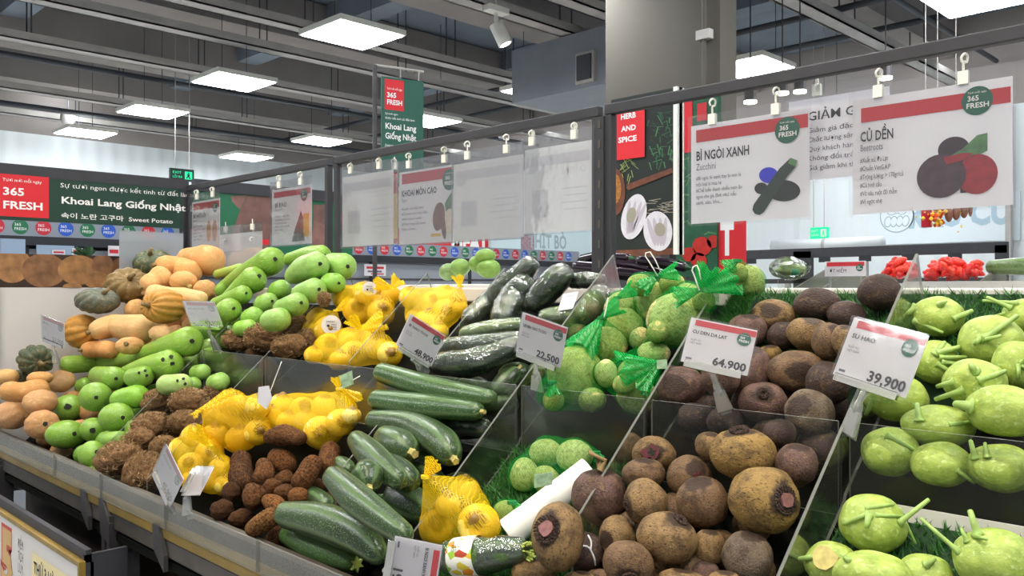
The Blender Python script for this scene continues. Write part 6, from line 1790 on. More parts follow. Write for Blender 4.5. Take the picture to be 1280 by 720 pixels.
def taro(it):
    o = build_round(it, 'taro', 'taro', 48, 34, 'hairy_taro', 'taro')
    rng = np.random.default_rng(next_seed()); n = 420
    u = rng.normal(0, 1, (n, 3)); u /= np.linalg.norm(u, axis=1)[:, None]
    t = np.cross(u, rng.normal(0, 1, (n, 3))); t /= np.linalg.norm(t, axis=1)[:, None]
    A = it.C + ((u * 0.98) @ it.B.T * it.rad) @ it.W
    Bq = it.C + (((u + t * 0.10) * 1.10) @ it.B.T * it.rad) @ it.W
    Cq = it.C + (((u + t * 0.24) * 1.12) @ it.B.T * it.rad) @ it.W
    s = np.cross(Bq - A, u @ it.W); s /= np.linalg.norm(s, axis=1)[:, None] + 1e-9; s *= 0.0013
    V = np.stack([A - s, A + s, Bq + s * 0.8, Cq, Bq - s * 0.8], 1).reshape(-1, 3)
    F = [(5*i, 5*i+1, 5*i+2, 5*i+3, 5*i+4) for i in range(n)]
    mesh_obj('root_fibres', V, F, MAT['fibre'], o)
plain('fibre', 'A88A62', 0.8, noise=0.35, nscale=80)
for it in run(grouped(TU, 'hairy taro on the upper tier'), 'upp', 0.0, 1.45): taro(it)
for it in run(grouped(TL, 'hairy taro on the lower tier'), 'low', 0.0, 1.27): taro(it)

# ============================================================ the layer underneath, showing through the gaps
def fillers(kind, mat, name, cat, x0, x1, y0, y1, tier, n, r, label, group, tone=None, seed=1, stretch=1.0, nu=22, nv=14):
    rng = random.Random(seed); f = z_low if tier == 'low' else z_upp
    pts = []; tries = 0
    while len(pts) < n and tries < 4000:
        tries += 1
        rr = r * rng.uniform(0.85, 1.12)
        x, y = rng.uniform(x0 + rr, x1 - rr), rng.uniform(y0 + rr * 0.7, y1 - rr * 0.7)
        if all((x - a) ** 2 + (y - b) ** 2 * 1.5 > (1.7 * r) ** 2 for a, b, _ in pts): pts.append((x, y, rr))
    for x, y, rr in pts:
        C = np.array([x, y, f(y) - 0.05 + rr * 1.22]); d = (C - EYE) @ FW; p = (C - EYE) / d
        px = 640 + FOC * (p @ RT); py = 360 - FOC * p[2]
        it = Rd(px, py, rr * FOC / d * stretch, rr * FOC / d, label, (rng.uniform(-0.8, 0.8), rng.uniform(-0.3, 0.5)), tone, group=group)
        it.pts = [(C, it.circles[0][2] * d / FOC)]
        build_round(it, kind, mat, nu, nv, name, cat)
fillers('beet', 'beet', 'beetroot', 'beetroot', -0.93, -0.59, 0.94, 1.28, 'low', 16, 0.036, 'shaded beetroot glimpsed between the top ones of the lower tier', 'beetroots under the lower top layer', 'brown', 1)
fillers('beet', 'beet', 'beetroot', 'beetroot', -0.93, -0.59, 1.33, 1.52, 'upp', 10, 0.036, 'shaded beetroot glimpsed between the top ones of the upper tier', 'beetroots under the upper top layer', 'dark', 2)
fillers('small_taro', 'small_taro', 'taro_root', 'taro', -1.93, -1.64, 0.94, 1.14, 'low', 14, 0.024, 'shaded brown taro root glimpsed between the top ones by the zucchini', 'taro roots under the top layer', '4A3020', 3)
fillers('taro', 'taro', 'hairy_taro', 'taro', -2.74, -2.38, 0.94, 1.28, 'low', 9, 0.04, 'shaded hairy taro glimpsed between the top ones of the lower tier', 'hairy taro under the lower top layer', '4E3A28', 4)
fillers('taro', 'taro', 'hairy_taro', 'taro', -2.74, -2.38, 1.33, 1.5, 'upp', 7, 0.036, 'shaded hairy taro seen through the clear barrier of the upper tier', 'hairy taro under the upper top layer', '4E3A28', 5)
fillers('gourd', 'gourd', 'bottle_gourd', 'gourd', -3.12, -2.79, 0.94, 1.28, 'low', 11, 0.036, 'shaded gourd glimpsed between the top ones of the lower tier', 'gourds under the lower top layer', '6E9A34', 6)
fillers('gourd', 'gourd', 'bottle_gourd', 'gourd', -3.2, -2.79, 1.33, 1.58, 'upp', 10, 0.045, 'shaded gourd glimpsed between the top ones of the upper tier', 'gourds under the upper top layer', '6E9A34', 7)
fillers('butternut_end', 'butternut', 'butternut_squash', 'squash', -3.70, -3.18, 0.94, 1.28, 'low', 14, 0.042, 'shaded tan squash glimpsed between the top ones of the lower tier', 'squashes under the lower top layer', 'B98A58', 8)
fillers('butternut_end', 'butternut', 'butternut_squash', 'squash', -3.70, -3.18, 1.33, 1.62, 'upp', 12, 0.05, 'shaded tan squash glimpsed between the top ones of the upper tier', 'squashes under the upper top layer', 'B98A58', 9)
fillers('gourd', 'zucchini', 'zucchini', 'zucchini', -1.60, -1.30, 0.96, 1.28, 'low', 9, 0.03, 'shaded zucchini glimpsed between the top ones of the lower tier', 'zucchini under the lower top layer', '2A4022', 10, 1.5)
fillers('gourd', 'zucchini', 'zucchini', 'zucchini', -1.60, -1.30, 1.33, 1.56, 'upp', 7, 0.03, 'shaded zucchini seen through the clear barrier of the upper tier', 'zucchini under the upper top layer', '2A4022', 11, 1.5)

# ============================================================ net bags of onions and of round green-brown roots
def seed_of(name, c): return float(abs(c[0] * 37 + c[1] * 11) % 6.28)
def wrap_net(name, spheres, knot, mat, parent, label=None, blend=0.72, sub=(72, 48)):
    """stretch a net over SPHERES (centre, radius) and gather it at KNOT"""
    cs = np.array([c for c, r in spheres]); rs = np.array([r for c, r in spheres])
    ctr = cs.mean(0)
    k = np.asarray(knot)
    # a taper of small spheres towards the knot
    far = cs[np.argmin(np.linalg.norm(cs - k, axis=1))]
    ext = [(far + (k - far) * t, max(rs.max() * (1 - t) ** 0.8 * 0.75, 0.006)) for t in (0.35, 0.6, 0.8, 0.95)]
    ac = np.vstack([cs, [e[0] for e in ext]]); ar = np.concatenate([rs, [e[1] for e in ext]])
    D, F = unit_sphere(*sub)
    Nn = D
    h = ((ac - ctr) @ Nn.T + ar[:, None]).max(0)                # support of the hull
    dots = D @ Nn.T
    rat = np.where(dots > 0.05, h[None, :] / np.maximum(dots, 0.05), 1e9)
    hull = rat.min(1)
    # ray exit of the union of spheres
    uni = np.zeros(len(D))
    for c, r in zip(ac - ctr, ar):
        b = D @ c; disc_ = b ** 2 - (c @ c - r * r)
        ok = disc_ > 0
        uni = np.maximum(uni, np.where(ok, b + np.sqrt(np.maximum(disc_, 0)), 0))
    uni = np.maximum(uni, hull * 0.6)
    rr = np.maximum(hull * blend + uni * (1 - blend), uni) * 1.015 + 0.0008
    kd = (k - ctr) / np.linalg.norm(k - ctr); tk = np.clip(D @ kd, 0, 1); Bk = axis_basis(kd); ak = np.arctan2(D @ Bk[:, 1], D @ Bk[:, 0])
    rr = rr * (1 + 0.018 * snoise(D, next_seed(), 10) + 0.05 * tk * (1 - tk) * 4 * np.sin(ak * 9 + seed_of(name, ctr)) * 0.5)
    return mesh_obj(name, ctr + D * rr[:, None], F, MAT[mat], parent, True, label)

def frill(name, knot, direction, L, w, mat, parent, seed=1, spread=0.5):
    """the gathered free end of the net beyond its tie: a pleated fan"""
    rng = random.Random(seed)
    d = np.asarray(direction, float); d /= np.linalg.norm(d)
    B = axis_basis(d); V = []; F = []
    n, m = 28, 9
    for j in range(m):
        t = j / (m - 1)
        R = 0.004 + w * t ** 0.8
        for i in range(n):
            a = 2 * math.pi * i / n
            pl = 1 + 0.35 * math.sin(a * 7 + seed) * t
            V.append(np.asarray(knot) + d * L * t * (1 + 0.12 * math.sin(a * 3 + seed)) + (B[:, 0] * math.cos(a) + B[:, 1] * math.sin(a) * spread) * R * pl)
    for j in range(m - 1):
        for i in range(n):
            k2 = (i + 1) % n
            F.append((j*n + i, j*n + k2, (j+1)*n + k2, (j+1)*n + i))
    return mesh_obj(name, V, F, MAT[mat], parent, True)

def make_bag(bag, items, content_mat, content_kind, content_name, content_cat, net, frill_mat):
    for it in items:
        build_round(it, content_kind, content_mat, 28, 18, content_name, content_cat)
    sph = [(it.C, it.rad.mean() * 1.0) for it in items]
    base = np.mean([c for c, r in sph], axis=0)
    kx, ky = bag['knot']
    dk = np.mean([(c - EYE) @ FW for c, r in sph]) * bag.get('kd', 0.97)
    knot = atd(kx, ky, dk)
    loc = (base[0], base[1], min(c[2] - r for c, r in sph))
    t = empty('net_bag', loc, bag['label'], 'net bag', bag['group'])
    wrap_net('net', sph, knot, net, t, blend=bag.get('blend', 0.72))
    sc = dk / FOC
    MB().tube([knot - UP * 0.003, knot + UP * 0.003], [0.009, 0.009], 8).build('tie', MAT['tie_' + net], t)
    for (fx, fy, w) in bag['frills']:
        R, U, T = view_frame_at(knot)
        L = math.hypot(fx, fy) * sc
        frill('frill', knot, R * fx - U * fy + T * 0.15 * math.hypot(fx, fy), L, w * sc, frill_mat, t, seed=int(abs(fx * 13 + fy)) + 1)
    for s in bag.get('strings', []):
        p = [atd(x, y, dk * 0.985) for x, y in s]
        small_tube('tie_string', smooth_path(p, 8), 0.0014, 'white_plastic', t, 6)
    for (x, y, r) in bag.get('sticker', []):
        c = atd(x, y, bag.get('sd', dk * 0.95)); R, U, T = view_frame_at(c)
        # rest the sticker on the nearest content
        near = min(sph, key=lambda s: np.linalg.norm((s[0] - c) - T * ((s[0] - c) @ T)))
        rr = ray(x, y); rr /= np.linalg.norm(rr)
        oc = EYE - near[0]; bq = rr @ oc; dq = bq * bq - (oc @ oc - (near[1] * 1.12 + 0.003) ** 2)
        c = EYE + rr * (-bq - math.sqrt(max(dq, 0)))
        pts = [c + (R * math.cos(a) + U * math.sin(a)) * r * sc for a in np.linspace(0, 2 * math.pi, 24, endpoint=False)]
        MB().prism(pts, T, 0.0012).build('round_sticker', MAT['paper'], t)
        cd = Card(t, c - R * r * sc + U * r * sc + T * 0.0013, R, -U, T, 2 * r * sc, 2 * r * sc)
        cd.text('sticker_lettering', 'FRESH', 0.25, 0.38, 0.09, 'dark_ink', width=0.45); cd.ell('sticker_print', 0.35, 0.55, 0.07, 0.07, 'dark_ink')
        for i in range(4): cd.rect('sticker_print', 0.5, 0.46 + i * 0.09, 0.78, 0.49 + i * 0.09, 'grey_ink')
        cd.flush()
    for quad in bag.get('paper_tag', []):
        q = [atd(x, y, dk * 0.95) for x, y in quad]
        nn = np.cross(q[1] - q[0], q[3] - q[0]); nn /= np.linalg.norm(nn)
        MB().prism(q, nn, 0.001).build('paper_tag', MAT['label_print2'], t)
    return t
plain('tie_net_yellow', 'F0D020', 0.5); plain('tie_net_green', '0E7A3C', 0.5)
plain('label_print2', 'A9C8A0', 0.5, noise=0.5, nscale=70)

def onions(lst, lab, group): return [Rd(x, y, r, r * 0.94, lab, ax, tone, group=group) for (x, y, r, ax, tone) in lst]
o1, o2, o3 = 'EAD058', 'F2DC78', 'E2C048'
YU_back = onions([(432, 372, 17, (0.2, 0.5), o3), (470, 372, 17, (0.3, 0.6), o1), (488, 368, 12, None, o1), (447, 388, 18, (0.0, 0.4), o3), (476, 390, 17, (0.2, 0.4), o1), (455, 366, 14, None, o2)], 'yellow onion in the net bag farthest back, with the white sticker', 'onions in the back left net bag')
YU_left = onions([(398, 400, 16, None, o1), (410, 412, 18, (0.2, 0.1), o2), (390, 412, 12, None, o1)], 'yellow onion in the net bag with the round white sticker, against the divider', 'onions in the stickered net bag')
YU_front = onions([(410, 432, 16, (0.2, 0.3), o3), (438, 424, 15, None, o1), (463, 418, 15, (0.4, 0.4), o1), (442, 442, 17, (0.1, 0.2), o2), (468, 434, 16, None, o2), (487, 442, 16, (0.2, 0.1), o1), (392, 444, 12, None, o1), (425, 450, 13, None, o3)], 'yellow onion in the wide net bag just left of the 48,900 tag', 'onions in the wide net bag by the tag')
YU_right = onions([(512, 372, 14, None, o2), (540, 378, 15, (0.3, 0.4), o2), (558, 370, 13, None, o1), (556, 388, 16, (0.2, 0.0), o3), (535, 402, 16, None, o1), (520, 398, 13, None, o2), (575, 384, 10, None, o1), (548, 415, 13, None, o1)], 'yellow onion in the net bag behind the 48,900 tag, under the tall knot', 'onions in the tall-knotted net bag')
allU = YU_back + YU_right + YU_left + YU_front
run(allU, 'upp', 0.0, 1.60)
make_bag(dict(knot=(490, 360), label='yellow net bag of onions farthest back on the upper tier', group='yellow net bags of onions', frills=[(8, -12, 9), (-22, -6, 7)], sticker=[(462, 361, 9)]), YU_back, 'onion', 'onion', 'onion', 'onion', 'net_yellow', 'frill_yellow')
make_bag(dict(knot=(420, 388), label='small yellow net bag with a round white sticker against the divider', group='yellow net bags of onions', frills=[(14, -8, 6)], sticker=[(414, 406, 12)]), YU_left, 'onion', 'onion', 'onion', 'onion', 'net_yellow', 'frill_yellow')
make_bag(dict(knot=(452, 412), label='wide yellow net bag of onions left of the 48,900 tag', group='yellow net bags of onions', frills=[(-14, -14, 9), (26, -12, 10)]), YU_front, 'onion', 'onion', 'onion', 'onion', 'net_yellow', 'frill_yellow')
make_bag(dict(knot=(575, 358), label='yellow net bag with a tall knotted neck behind the 48,900 tag', group='yellow net bags of onions', frills=[(-3, -13, 7)]), YU_right, 'onion', 'onion', 'onion', 'onion', 'net_yellow', 'frill_yellow')

YL_mid = onions([(275, 520, 20, None, o1), (305, 525, 19, (0.2, 0.3), o3), (268, 545, 17, None, o1), (300, 548, 18, None, o3), (322, 540, 17, (0.2, 0.2), o1), (322, 508, 16, None, o1), (290, 505, 17, None, o2)], 'yellow onion in the middle lower net bag below the white tie tag', 'onions in the middle lower net bag')
YL_right = onions([(352, 508, 17, None, o1), (378, 512, 17, (0.2, 0.4), o1), (405, 508, 16, None, o2), (360, 528, 15, None, o3), (400, 540, 21, (0.1, -0.1), o2), (425, 528, 18, (0.3, 0.1), o2), (440, 520, 12, None, o2), (338, 520, 14, None, o3), (382, 525, 14, None, o3)], 'yellow onion in the right lower net bag with the printed tie tag', 'onions in the right lower net bag')
YL_left = onions([(228, 562, 17, None, o2), (242, 545, 15, None, o1), (262, 565, 17, (0.2, 0.1), o1), (238, 580, 15, (-0.2, 0.2), o2), (276, 585, 15, None, o1), (258, 600, 14, None, o3), (282, 606, 14, None, o1), (240, 600, 13, None, o3)], 'yellow onion in the front left net bag behind the two tilted tags', 'onions in the front left net bag')
# small brown taro roots share the bin
ST = [
 Ln([(338, 546, 10), (355, 543, 12), (375, 548, 10)], 'long brown taro root lying under the right yellow bag'),
 Ln([(413, 562, 12), (410, 585, 13)], 'reddish taro root beside the low divider at the right'),
 Ln([(346, 572, 14), (360, 581, 12)], 'smooth reddish-brown taro root in the back of the heap', tone='7A4E2C'),
 Ln([(330, 582, 11), (330, 597, 13)], 'dark taro root behind the tall upright one'),
 Rd(398, 606, 10, 8, 'little brown taro root by the short curved zucchini', None),
 Ln([(376, 604, 13), (391, 580, 14)], 'ringed taro root leaning right, upper right of the heap'),
 Rd(355, 599, 12, 11, 'round knobbly taro root in the centre of the heap', None),
 Rd(340, 609, 12, 12, 'dark taro root under the round knobbly one', None),
 Ln([(300, 575, 14), (303, 606, 15)], 'tall upright dark taro root at the left of the heap', tone='4A3020'),
 Rd(288, 617, 12, 14, 'dark taro root at the left behind the front ones', None, '4A3020'),
 Rd(318, 621, 15, 18, 'upright ringed taro root right of the tall dark one', (0.1, 0.8)),
 Rd(356, 616, 13, 11, 'taro root with a dark crown, right of the ringed one', None),
 Rd(373, 622, 13, 12, 'orange-brown taro root touching the short curved zucchini', None, '8A5A30'),
 Ln([(335, 625, 9), (350, 635, 11)], 'small orange taro root in the front of the heap', tone='8E5E32'),
 Rd(277, 638, 14, 13, 'dark taro root at the front lip by the blank tag', None, '4A3020'),
 Rd(302, 649, 16, 13, 'dark round taro root at the front lip', None, '5A3C26'),
 Ln([(315, 662, 11), (340, 646, 13)], 'slanting pale brown taro root at the front lip', tone='8A6238'),
 Ln([(340, 675, 11), (358, 665, 11)], 'reddish taro root at the lip left of the yellow-sided zucchini'),
]
allL = YL_right + YL_mid + ST[:4] + YL_left + ST[4:]
grouped(ST, 'small brown taro roots')
run(allL, 'low', 0.0, 1.27)
for it in ST:
    if it.kind == 'round': build_round(it, 'small_taro', 'small_taro', 34, 24, 'taro_root', 'taro')
    else:
        it.path = it.pts
        build_path(it, lambda t: 0.92 + 0.12 * math.sin(t * math.pi) + 0.03 * math.sin(t * 40), 'small_taro', 'taro_root', 'taro', n=34, k=20, bump=0.09)
make_bag(dict(knot=(248, 514), label='yellow net bag of onions in the middle lower tier with white tie tag', group='yellow net bags of onions', frills=[(-6, 6, 5), (40, -18, 8)], strings=[[(338, 489), (345, 470), (352, 452)]], paper_tag=[]), YL_mid, 'onion', 'onion', 'onion', 'onion', 'net_yellow', 'frill_yellow')
make_bag(dict(knot=(424, 486), label='yellow net bag of onions with a printed tie tag, against the zucchini', group='yellow net bags of onions', frills=[(-4, -14, 7), (24, 16, 8)], strings=[[(424, 486), (436, 478), (450, 470)]], paper_tag=[[(424, 470), (440, 463), (442, 480), (428, 486)]]), YL_right, 'onion', 'onion', 'onion', 'onion', 'net_yellow', 'frill_yellow')
make_bag(dict(knot=(262, 558), kd=0.94, label='yellow net bag of onions at the front lip behind two tilted tags', group='yellow net bags of onions', frills=[(-20, -22, 11)]), YL_left, 'onion', 'onion', 'onion', 'onion', 'net_yellow', 'frill_yellow')
# white tie tag of the middle bag, hanging over its top
tg = [o for o in bpy.data.objects if o.get('label', '').startswith('yellow net bag of onions in the middle')][0]
q = [atd(x, y, 1.83) for x, y in ((323, 484), (336, 482), (340, 498), (333, 512), (322, 503))]
nn = np.cross(q[1] - q[0], q[3] - q[0]); nn /= np.linalg.norm(nn)
MB().prism(q, nn, 0.002).build('white_tie_tag', MAT['paper'], tg)

# zucchini lying in the bag bin and the bag with four onions
YB_ = onions([(580, 614, 20, None, o2), (545, 658, 22, (0.1, 0.2), o3), (598, 655, 27, (-0.15, 0.25), o1), (560, 632, 16, None, o1)], 'yellow onion in the front net bag beside the white paper roll', 'onions in the front net bag')
GLb = [Rd(655, 593, 19, 22, 'round green-brown root in the lower green net bag behind the paper roll', None, 'b', group='roots in the lower green bag'), Rd(683, 566, 22, 18, 'round green-brown root in the lower green net bag behind the paper roll', None, 'b', group='roots in the lower green bag'),
       Rd(718, 570, 24, 20, 'round green-brown root in the lower green net bag behind the paper roll', None, 'b', group='roots in the lower green bag'), Rd(682, 600, 18, 18, 'round green-brown root in the lower green net bag behind the paper roll', None, 'a', group='roots in the lower green bag')]
GLc = [Rd(632, 640, 15, 16, 'round green root in a green net half hidden by the paper roll', None, 'a', group='roots in the hidden green net')]
ROLL = [Ln([(738, 588, 18), (690, 625, 19), (634, 668, 20)], 'white rolled sheet')]
run(GLb + GLc + ROLL + YB_ + grouped(ZN, 'zucchini on the lower tier'), 'low', 0.0, 1.27)
zuc(ZN[0])
make_bag(dict(knot=(532, 596), kd=0.96, label='yellow net bag with four onions above the price tag at the bottom', group='yellow net bags of onions', frills=[(8, -22, 6), (14, -16, 6)], blend=0.85), YB_, 'onion', 'onion', 'onion', 'onion', 'net_yellow', 'frill_yellow')
make_bag(dict(knot=(745, 566), label='green net bag on the lower tier turf behind the white paper roll', group='green net bags', frills=[(4, 8, 5)], blend=0.85, paper_tag=[[(668, 593), (692, 590), (690, 606), (668, 610)]]), GLb, 'jicama', 'jicama', 'round_root', 'root vegetable', 'net_green', 'frill_green')
make_bag(dict(knot=(640, 628), label='scrap of green net bag peeping out left of the white paper roll', group='green net bags', frills=[(10, 10, 5)]), GLc, 'jicama', 'jicama', 'round_root', 'root vegetable', 'net_green', 'frill_green')
# the white roll: a plastic-wrapped sheet rolled into a loose tube
it = ROLL[0]; cs = [c for c, r in it.pts]; r0 = np.mean([r for c, r in it.pts])
p = smooth_path([cs[0], cs[3], cs[-1]], 8)
rr = np.linspace(r0 * 0.95, r0 * 1.0, 8)
v, F, _ = tube_geo(p, rr, 26, cap=False); vi, Fi, _ = tube_geo(p, rr - 0.0015, 26, cap=False)
roll = empty('paper_roll', cs[3] - UP * r0, 'white rolled plastic-coated sheet lying between net bags and beetroots', 'roll')
mb = MB(); mb.add(v, F); mb.add(vi, [tuple(reversed(f)) for f in Fi])
mb.build('rolled_sheet', MAT['white_plastic'], roll, smooth=True)
v2, F2, _ = tube_geo(p[3:], rr[3:] * 0.86, 22, cap=False)
R_, U_, T_ = view_frame_at(cs[3])
fl = [cs[0] - RT * r0 * 0.7 + UP * r0 * 0.5, cs[-1] - RT * r0 * 0.7 + UP * r0 * 0.5, cs[-1] - RT * r0 * 1.7, cs[0] - RT * r0 * 1.4]
MB().prism(fl, T_, 0.0008).build('clear_flap', MAT['sleeve'], roll)

# upper green bags
gl = 'round green-brown root in the '
def roots(lst, lab, group): return [Rd(x, y, rx, ry, lab, None, tone, group=group) for (x, y, rx, ry, tone) in lst]
GA = roots([(815, 378, 19, 26, 'b'), (800, 356, 16, 14, 'a'), (840, 355, 16, 13, 'a')], gl + 'back green net bag under the dark knot', 'roots in the back green bag')
GB = roots([(858, 366, 17, 13, 'b'), (848, 400, 40, 33, 'b'), (880, 375, 14, 14, 'a'), (822, 415, 14, 14, 'a')], gl + 'large green net bag with two upright flaps', 'roots in the two-flapped green bag')
GC = roots([(777, 384, 22, 20, 'b'), (780, 408, 24, 24, 'a'), (800, 424, 14, 15, 'b')], gl + 'green net bag just right of the divider tip', 'roots in the green bag by the divider tip')
GD = roots([(760, 432, 24, 24, 'a'), (748, 420, 14, 14, 'a')], gl + 'green net bag with the fan-shaped flap', 'roots in the fan-flapped green bag')
GE = roots([(720, 468, 36, 38, 'a'), (692, 500, 14, 14, 'a'), (740, 500, 18, 16, 'a')], gl + 'net bag beside the 22,500 tag', 'roots in the bag beside the tag')
GF = roots([(757, 467, 14, 18, 'b'), (790, 466, 18, 16, 'b'), (818, 441, 20, 15, 'b'), (796, 496, 26, 22, 'b'), (780, 480, 14, 14, 'a')], gl + 'front green net bag with the white tie label', 'roots in the front green bag')
GG = roots([(938, 352, 18, 20, 'b'), (922, 342, 13, 13, 'a')], gl + 'green net bag behind the divider left of the turf', 'roots in the bag behind the divider')
run(GG + GA + GB + GC + GD + GE + GF, 'upp', 0.0, 1.60)
gb = dict(group='green net bags')
args = ('jicama', 'jicama', 'round_root', 'root vegetable', 'net_green', 'frill_green')
make_bag(dict(knot=(922, 326), label='green net bag at the back behind the tall divider tip', frills=[(-16, 8, 6)], **gb), GG, *args)
make_bag(dict(knot=(822, 345), label='green net bag at the back left with a dark wire knot', frills=[(24, -6, 8), (-20, 16, 8)], strings=[[(822, 345), (812, 328), (806, 318), (814, 316), (826, 340)]], **gb), GA, *args)
make_bag(dict(knot=(874, 363), kd=0.96, label='large green net bag tied in the middle with two upright flaps', frills=[(10, -30, 12), (44, -14, 14), (-30, 8, 9)], strings=[[(874, 363), (868, 345), (865, 336), (872, 332), (876, 350)]], **gb), GB, *args)
make_bag(dict(knot=(772, 372), label='green net bag just right of the clear divider tip', frills=[(20, -12, 7)], **gb), GC, *args)
make_bag(dict(knot=(752, 397), kd=0.95, label='green net bag with a fan-shaped flap hanging down left', frills=[(-26, 40, 18), (22, -16, 9)], strings=[[(755, 397), (758, 384), (760, 372)]], **gb), GD, *args)
make_bag(dict(knot=(690, 478), label='dull green net bag beside the 22,500 tag above the mid panel', frills=[(2, 16, 8)], **gb), GE, *args)
make_bag(dict(knot=(824, 454), kd=0.95, label='green net bag with a white tie label by the beetroot divider', frills=[(-48, 8, 16), (-26, 30, 12)], paper_tag=[[(821, 450), (834, 449), (834, 461), (821, 461)]], **gb), GF, *args)

# ============================================================ far side of the stand: mangoes, eggplants, chillies
def far_round(lst, y, mat, kind, name, cat, group, floor_box=None):
    for (px, py, rx, ry, lab, tone) in lst:
        C = aty(px, py, y); d = (C - EYE) @ FW
        it = Rd(px, py, rx, ry, lab, None, tone, group=group); it.pts = [(C, (rx + ry) / 2 * 0.96 * d / FOC)]
        build_round(it, kind, mat, 22, 14, name, cat)
far_round([(575, 334, 13, 11, 'round green fruit at the left of the small pile beyond the onions', '8FB45A'), (607, 320, 13, 9, 'topmost green fruit of the small pile beyond the onions', '94BC5A'), (598, 330, 13, 11, 'middle green fruit of the small pile beyond the onions', '86B04E'), (611, 336, 15, 12, 'right-hand green fruit of the small pile beyond the onions', '8CB452'), (560, 340, 12, 11, 'pale green fruit behind the divider left of the small pile', 'A0BE84')], 1.86, 'gourd', 'gourd', 'green_fruit', 'fruit', 'green fruit beyond the onions')
MB_ = MB().prism([(-2.6, 1.80, 1.408), (-1.77, 1.80, 1.408), (-1.77, 2.2, 1.415), (-2.6, 2.2, 1.415)], (0, 0, -1), 0.03).box((-2.6, 1.86, 0), (-1.77, 2.15, 1.375))
tag(MB_.build('fruit_shelf', MAT['panel_white']), 'white shelf behind the stand carrying the small green fruit pile', 'shelf')

EG = [([(722, 335, 9), (745, 338, 10), (768, 342, 9)], 'dark eggplant at the left of the row behind the posts'), ([(728, 326, 8), (745, 322, 8)], 'dark eggplant lying on top at the left behind the posts'),
      ([(770, 330, 8), (800, 334, 9), (830, 342, 7)], 'long glossy eggplant lying under the herb banner'), ([(775, 342, 8), (805, 346, 8)], 'glossy eggplant below the long one under the herb banner'),
      ([(800, 326, 6), (835, 330, 7), (855, 334, 6)], 'eggplant with a green cap at the right under the herb banner'), ([(760, 322, 6), (785, 323, 6)], 'thin eggplant just under the herb banner')]
for i, (pts, lab) in enumerate(EG):
    y = 2.02 + 0.05 * (i % 3)
    it = Ln(pts, lab, group='eggplants behind the stand'); it.path = [(aty(x, yy, y), r * ((aty(x, yy, y) - EYE) @ FW) / FOC) for x, yy, r in pts]
    o = build_path(it, lambda t: 1.0, 'eggplant', 'eggplant', 'eggplant', n=18, k=12)
    e, d, r = it.end1
    small_tube('green_cap', [e - d * r * 0.6, e + d * r * 0.1, e + d * r * 0.9], [r * 0.85, r * 0.55, r * 0.22], 'leaf_dark', o, 8)
tag(MB().box((-1.75, 1.84, 0), (-1.02, 2.30, 1.385)).build('eggplant_counter', MAT['shelf_dark']), 'dark counter behind the middle of the stand under the eggplants', 'counter')

# heaps of red chillies
def heap(cx, cy, w, h, n, lab, group, seed, y=2.15):
    rng = random.Random(seed); k = 0
    base = None
    pts = []
    while k < n:
        a, b = rng.uniform(-1, 1), rng.uniform(0, 1)
        if b > math.sqrt(max(1 - a * a, 0)): continue
        k += 1
        C = aty(cx + a * w, cy + h * (0.5 - b), y + rng.uniform(-0.02, 0.02)); pts.append(C)
        r = 0.0085 * rng.uniform(0.8, 1.3)
        d = np.array([rng.gauss(0, 1), rng.gauss(0, 0.6), rng.gauss(0, 0.6)]); d /= np.linalg.norm(d)
        p = smooth_path([C - d * r * 1.8, C + UP * r * 0.4, C + d * r * 1.8], 6)
        v, F, cn = tube_geo(p, [r * 0.25, r * 0.8, r, r * 0.95, r * 0.7, r * 0.25], 8)
        o = mesh_obj('red_chilli', v, F, MAT['chilli'], None, True, canon=cn)
        o.color = lin(['D8281C', 'C81E1A', 'E03A22'][k % 3])
        tag(o, lab, 'chilli', group)
heap(1126, 337, 18, 18, 48, 'red chilli in the heap just left of the tall divider tip', 'chillies left of the divider tip', 1)
heap(1184, 337, 24, 22, 62, 'red chilli in the heap just right of the tall divider tip', 'chillies right of the divider tip', 2)
heap(1214, 338, 12, 12, 16, 'red chilli in the small heap beside the wrapped green squash', 'chillies beside the squash', 3)
tag(MB().box((-0.75, 2.02, 1.376), (0.0, 2.3, 1.415)).build('chilli_tray', MAT['panel_white']), 'white tray behind the turf under the red chillies', 'tray')
# garlic-white bits: wrapped green squash, clear divider tips, small wrapped greens
it = Ln([(1240, 334, 9), (1275, 333, 10), (1310, 335, 9)], 'long dark green squash at the right edge beyond the turf', '4E6A3A', group=None)
it.path = [(aty(x, y, 2.2), r * ((aty(x, y, 2.2) - EYE) @ FW) / FOC) for x, y, r in ((1240, 334, 9), (1275, 333, 11), (1310, 335, 9))]
build_path(it, lambda t: 1.0, 'zucchini', 'green_squash', 'squash', n=18, k=12)
tag(MB().box((0.01, 2.05, 1.376), (0.45, 2.35, 1.425)).build('squash_tray', MAT['panel_white']), 'white tray behind the turf under the long green squash', 'tray')
for x, lab in ((1016, 'clear pointed divider tip beyond the turf, left of the red-banded card'), (1203, 'clear pointed divider tip beyond the turf, among the red chillies'), (982, 'clear pointed divider tip beyond the turf, above the flat tan beetroot')):
    y = 2.0
    a, b, c = aty(x - 9, 348, y), aty(x + 10, 348, y), aty(x, 326, y)
    z = 1.376
    o = MB().prism([(c[0], y + 0.28, c[2]), (c[0], y - 0.04, z), (c[0], y + 0.34, z)], (1, 0, 0), 0.005).build('acrylic_divider', MAT['acrylic_edge'])
    tag(o, lab, 'divider', 'clear acrylic bin dividers')
MBt = MB()
for i, (px, py, r) in enumerate(((985, 330, 9), (975, 338, 8))):
    pass
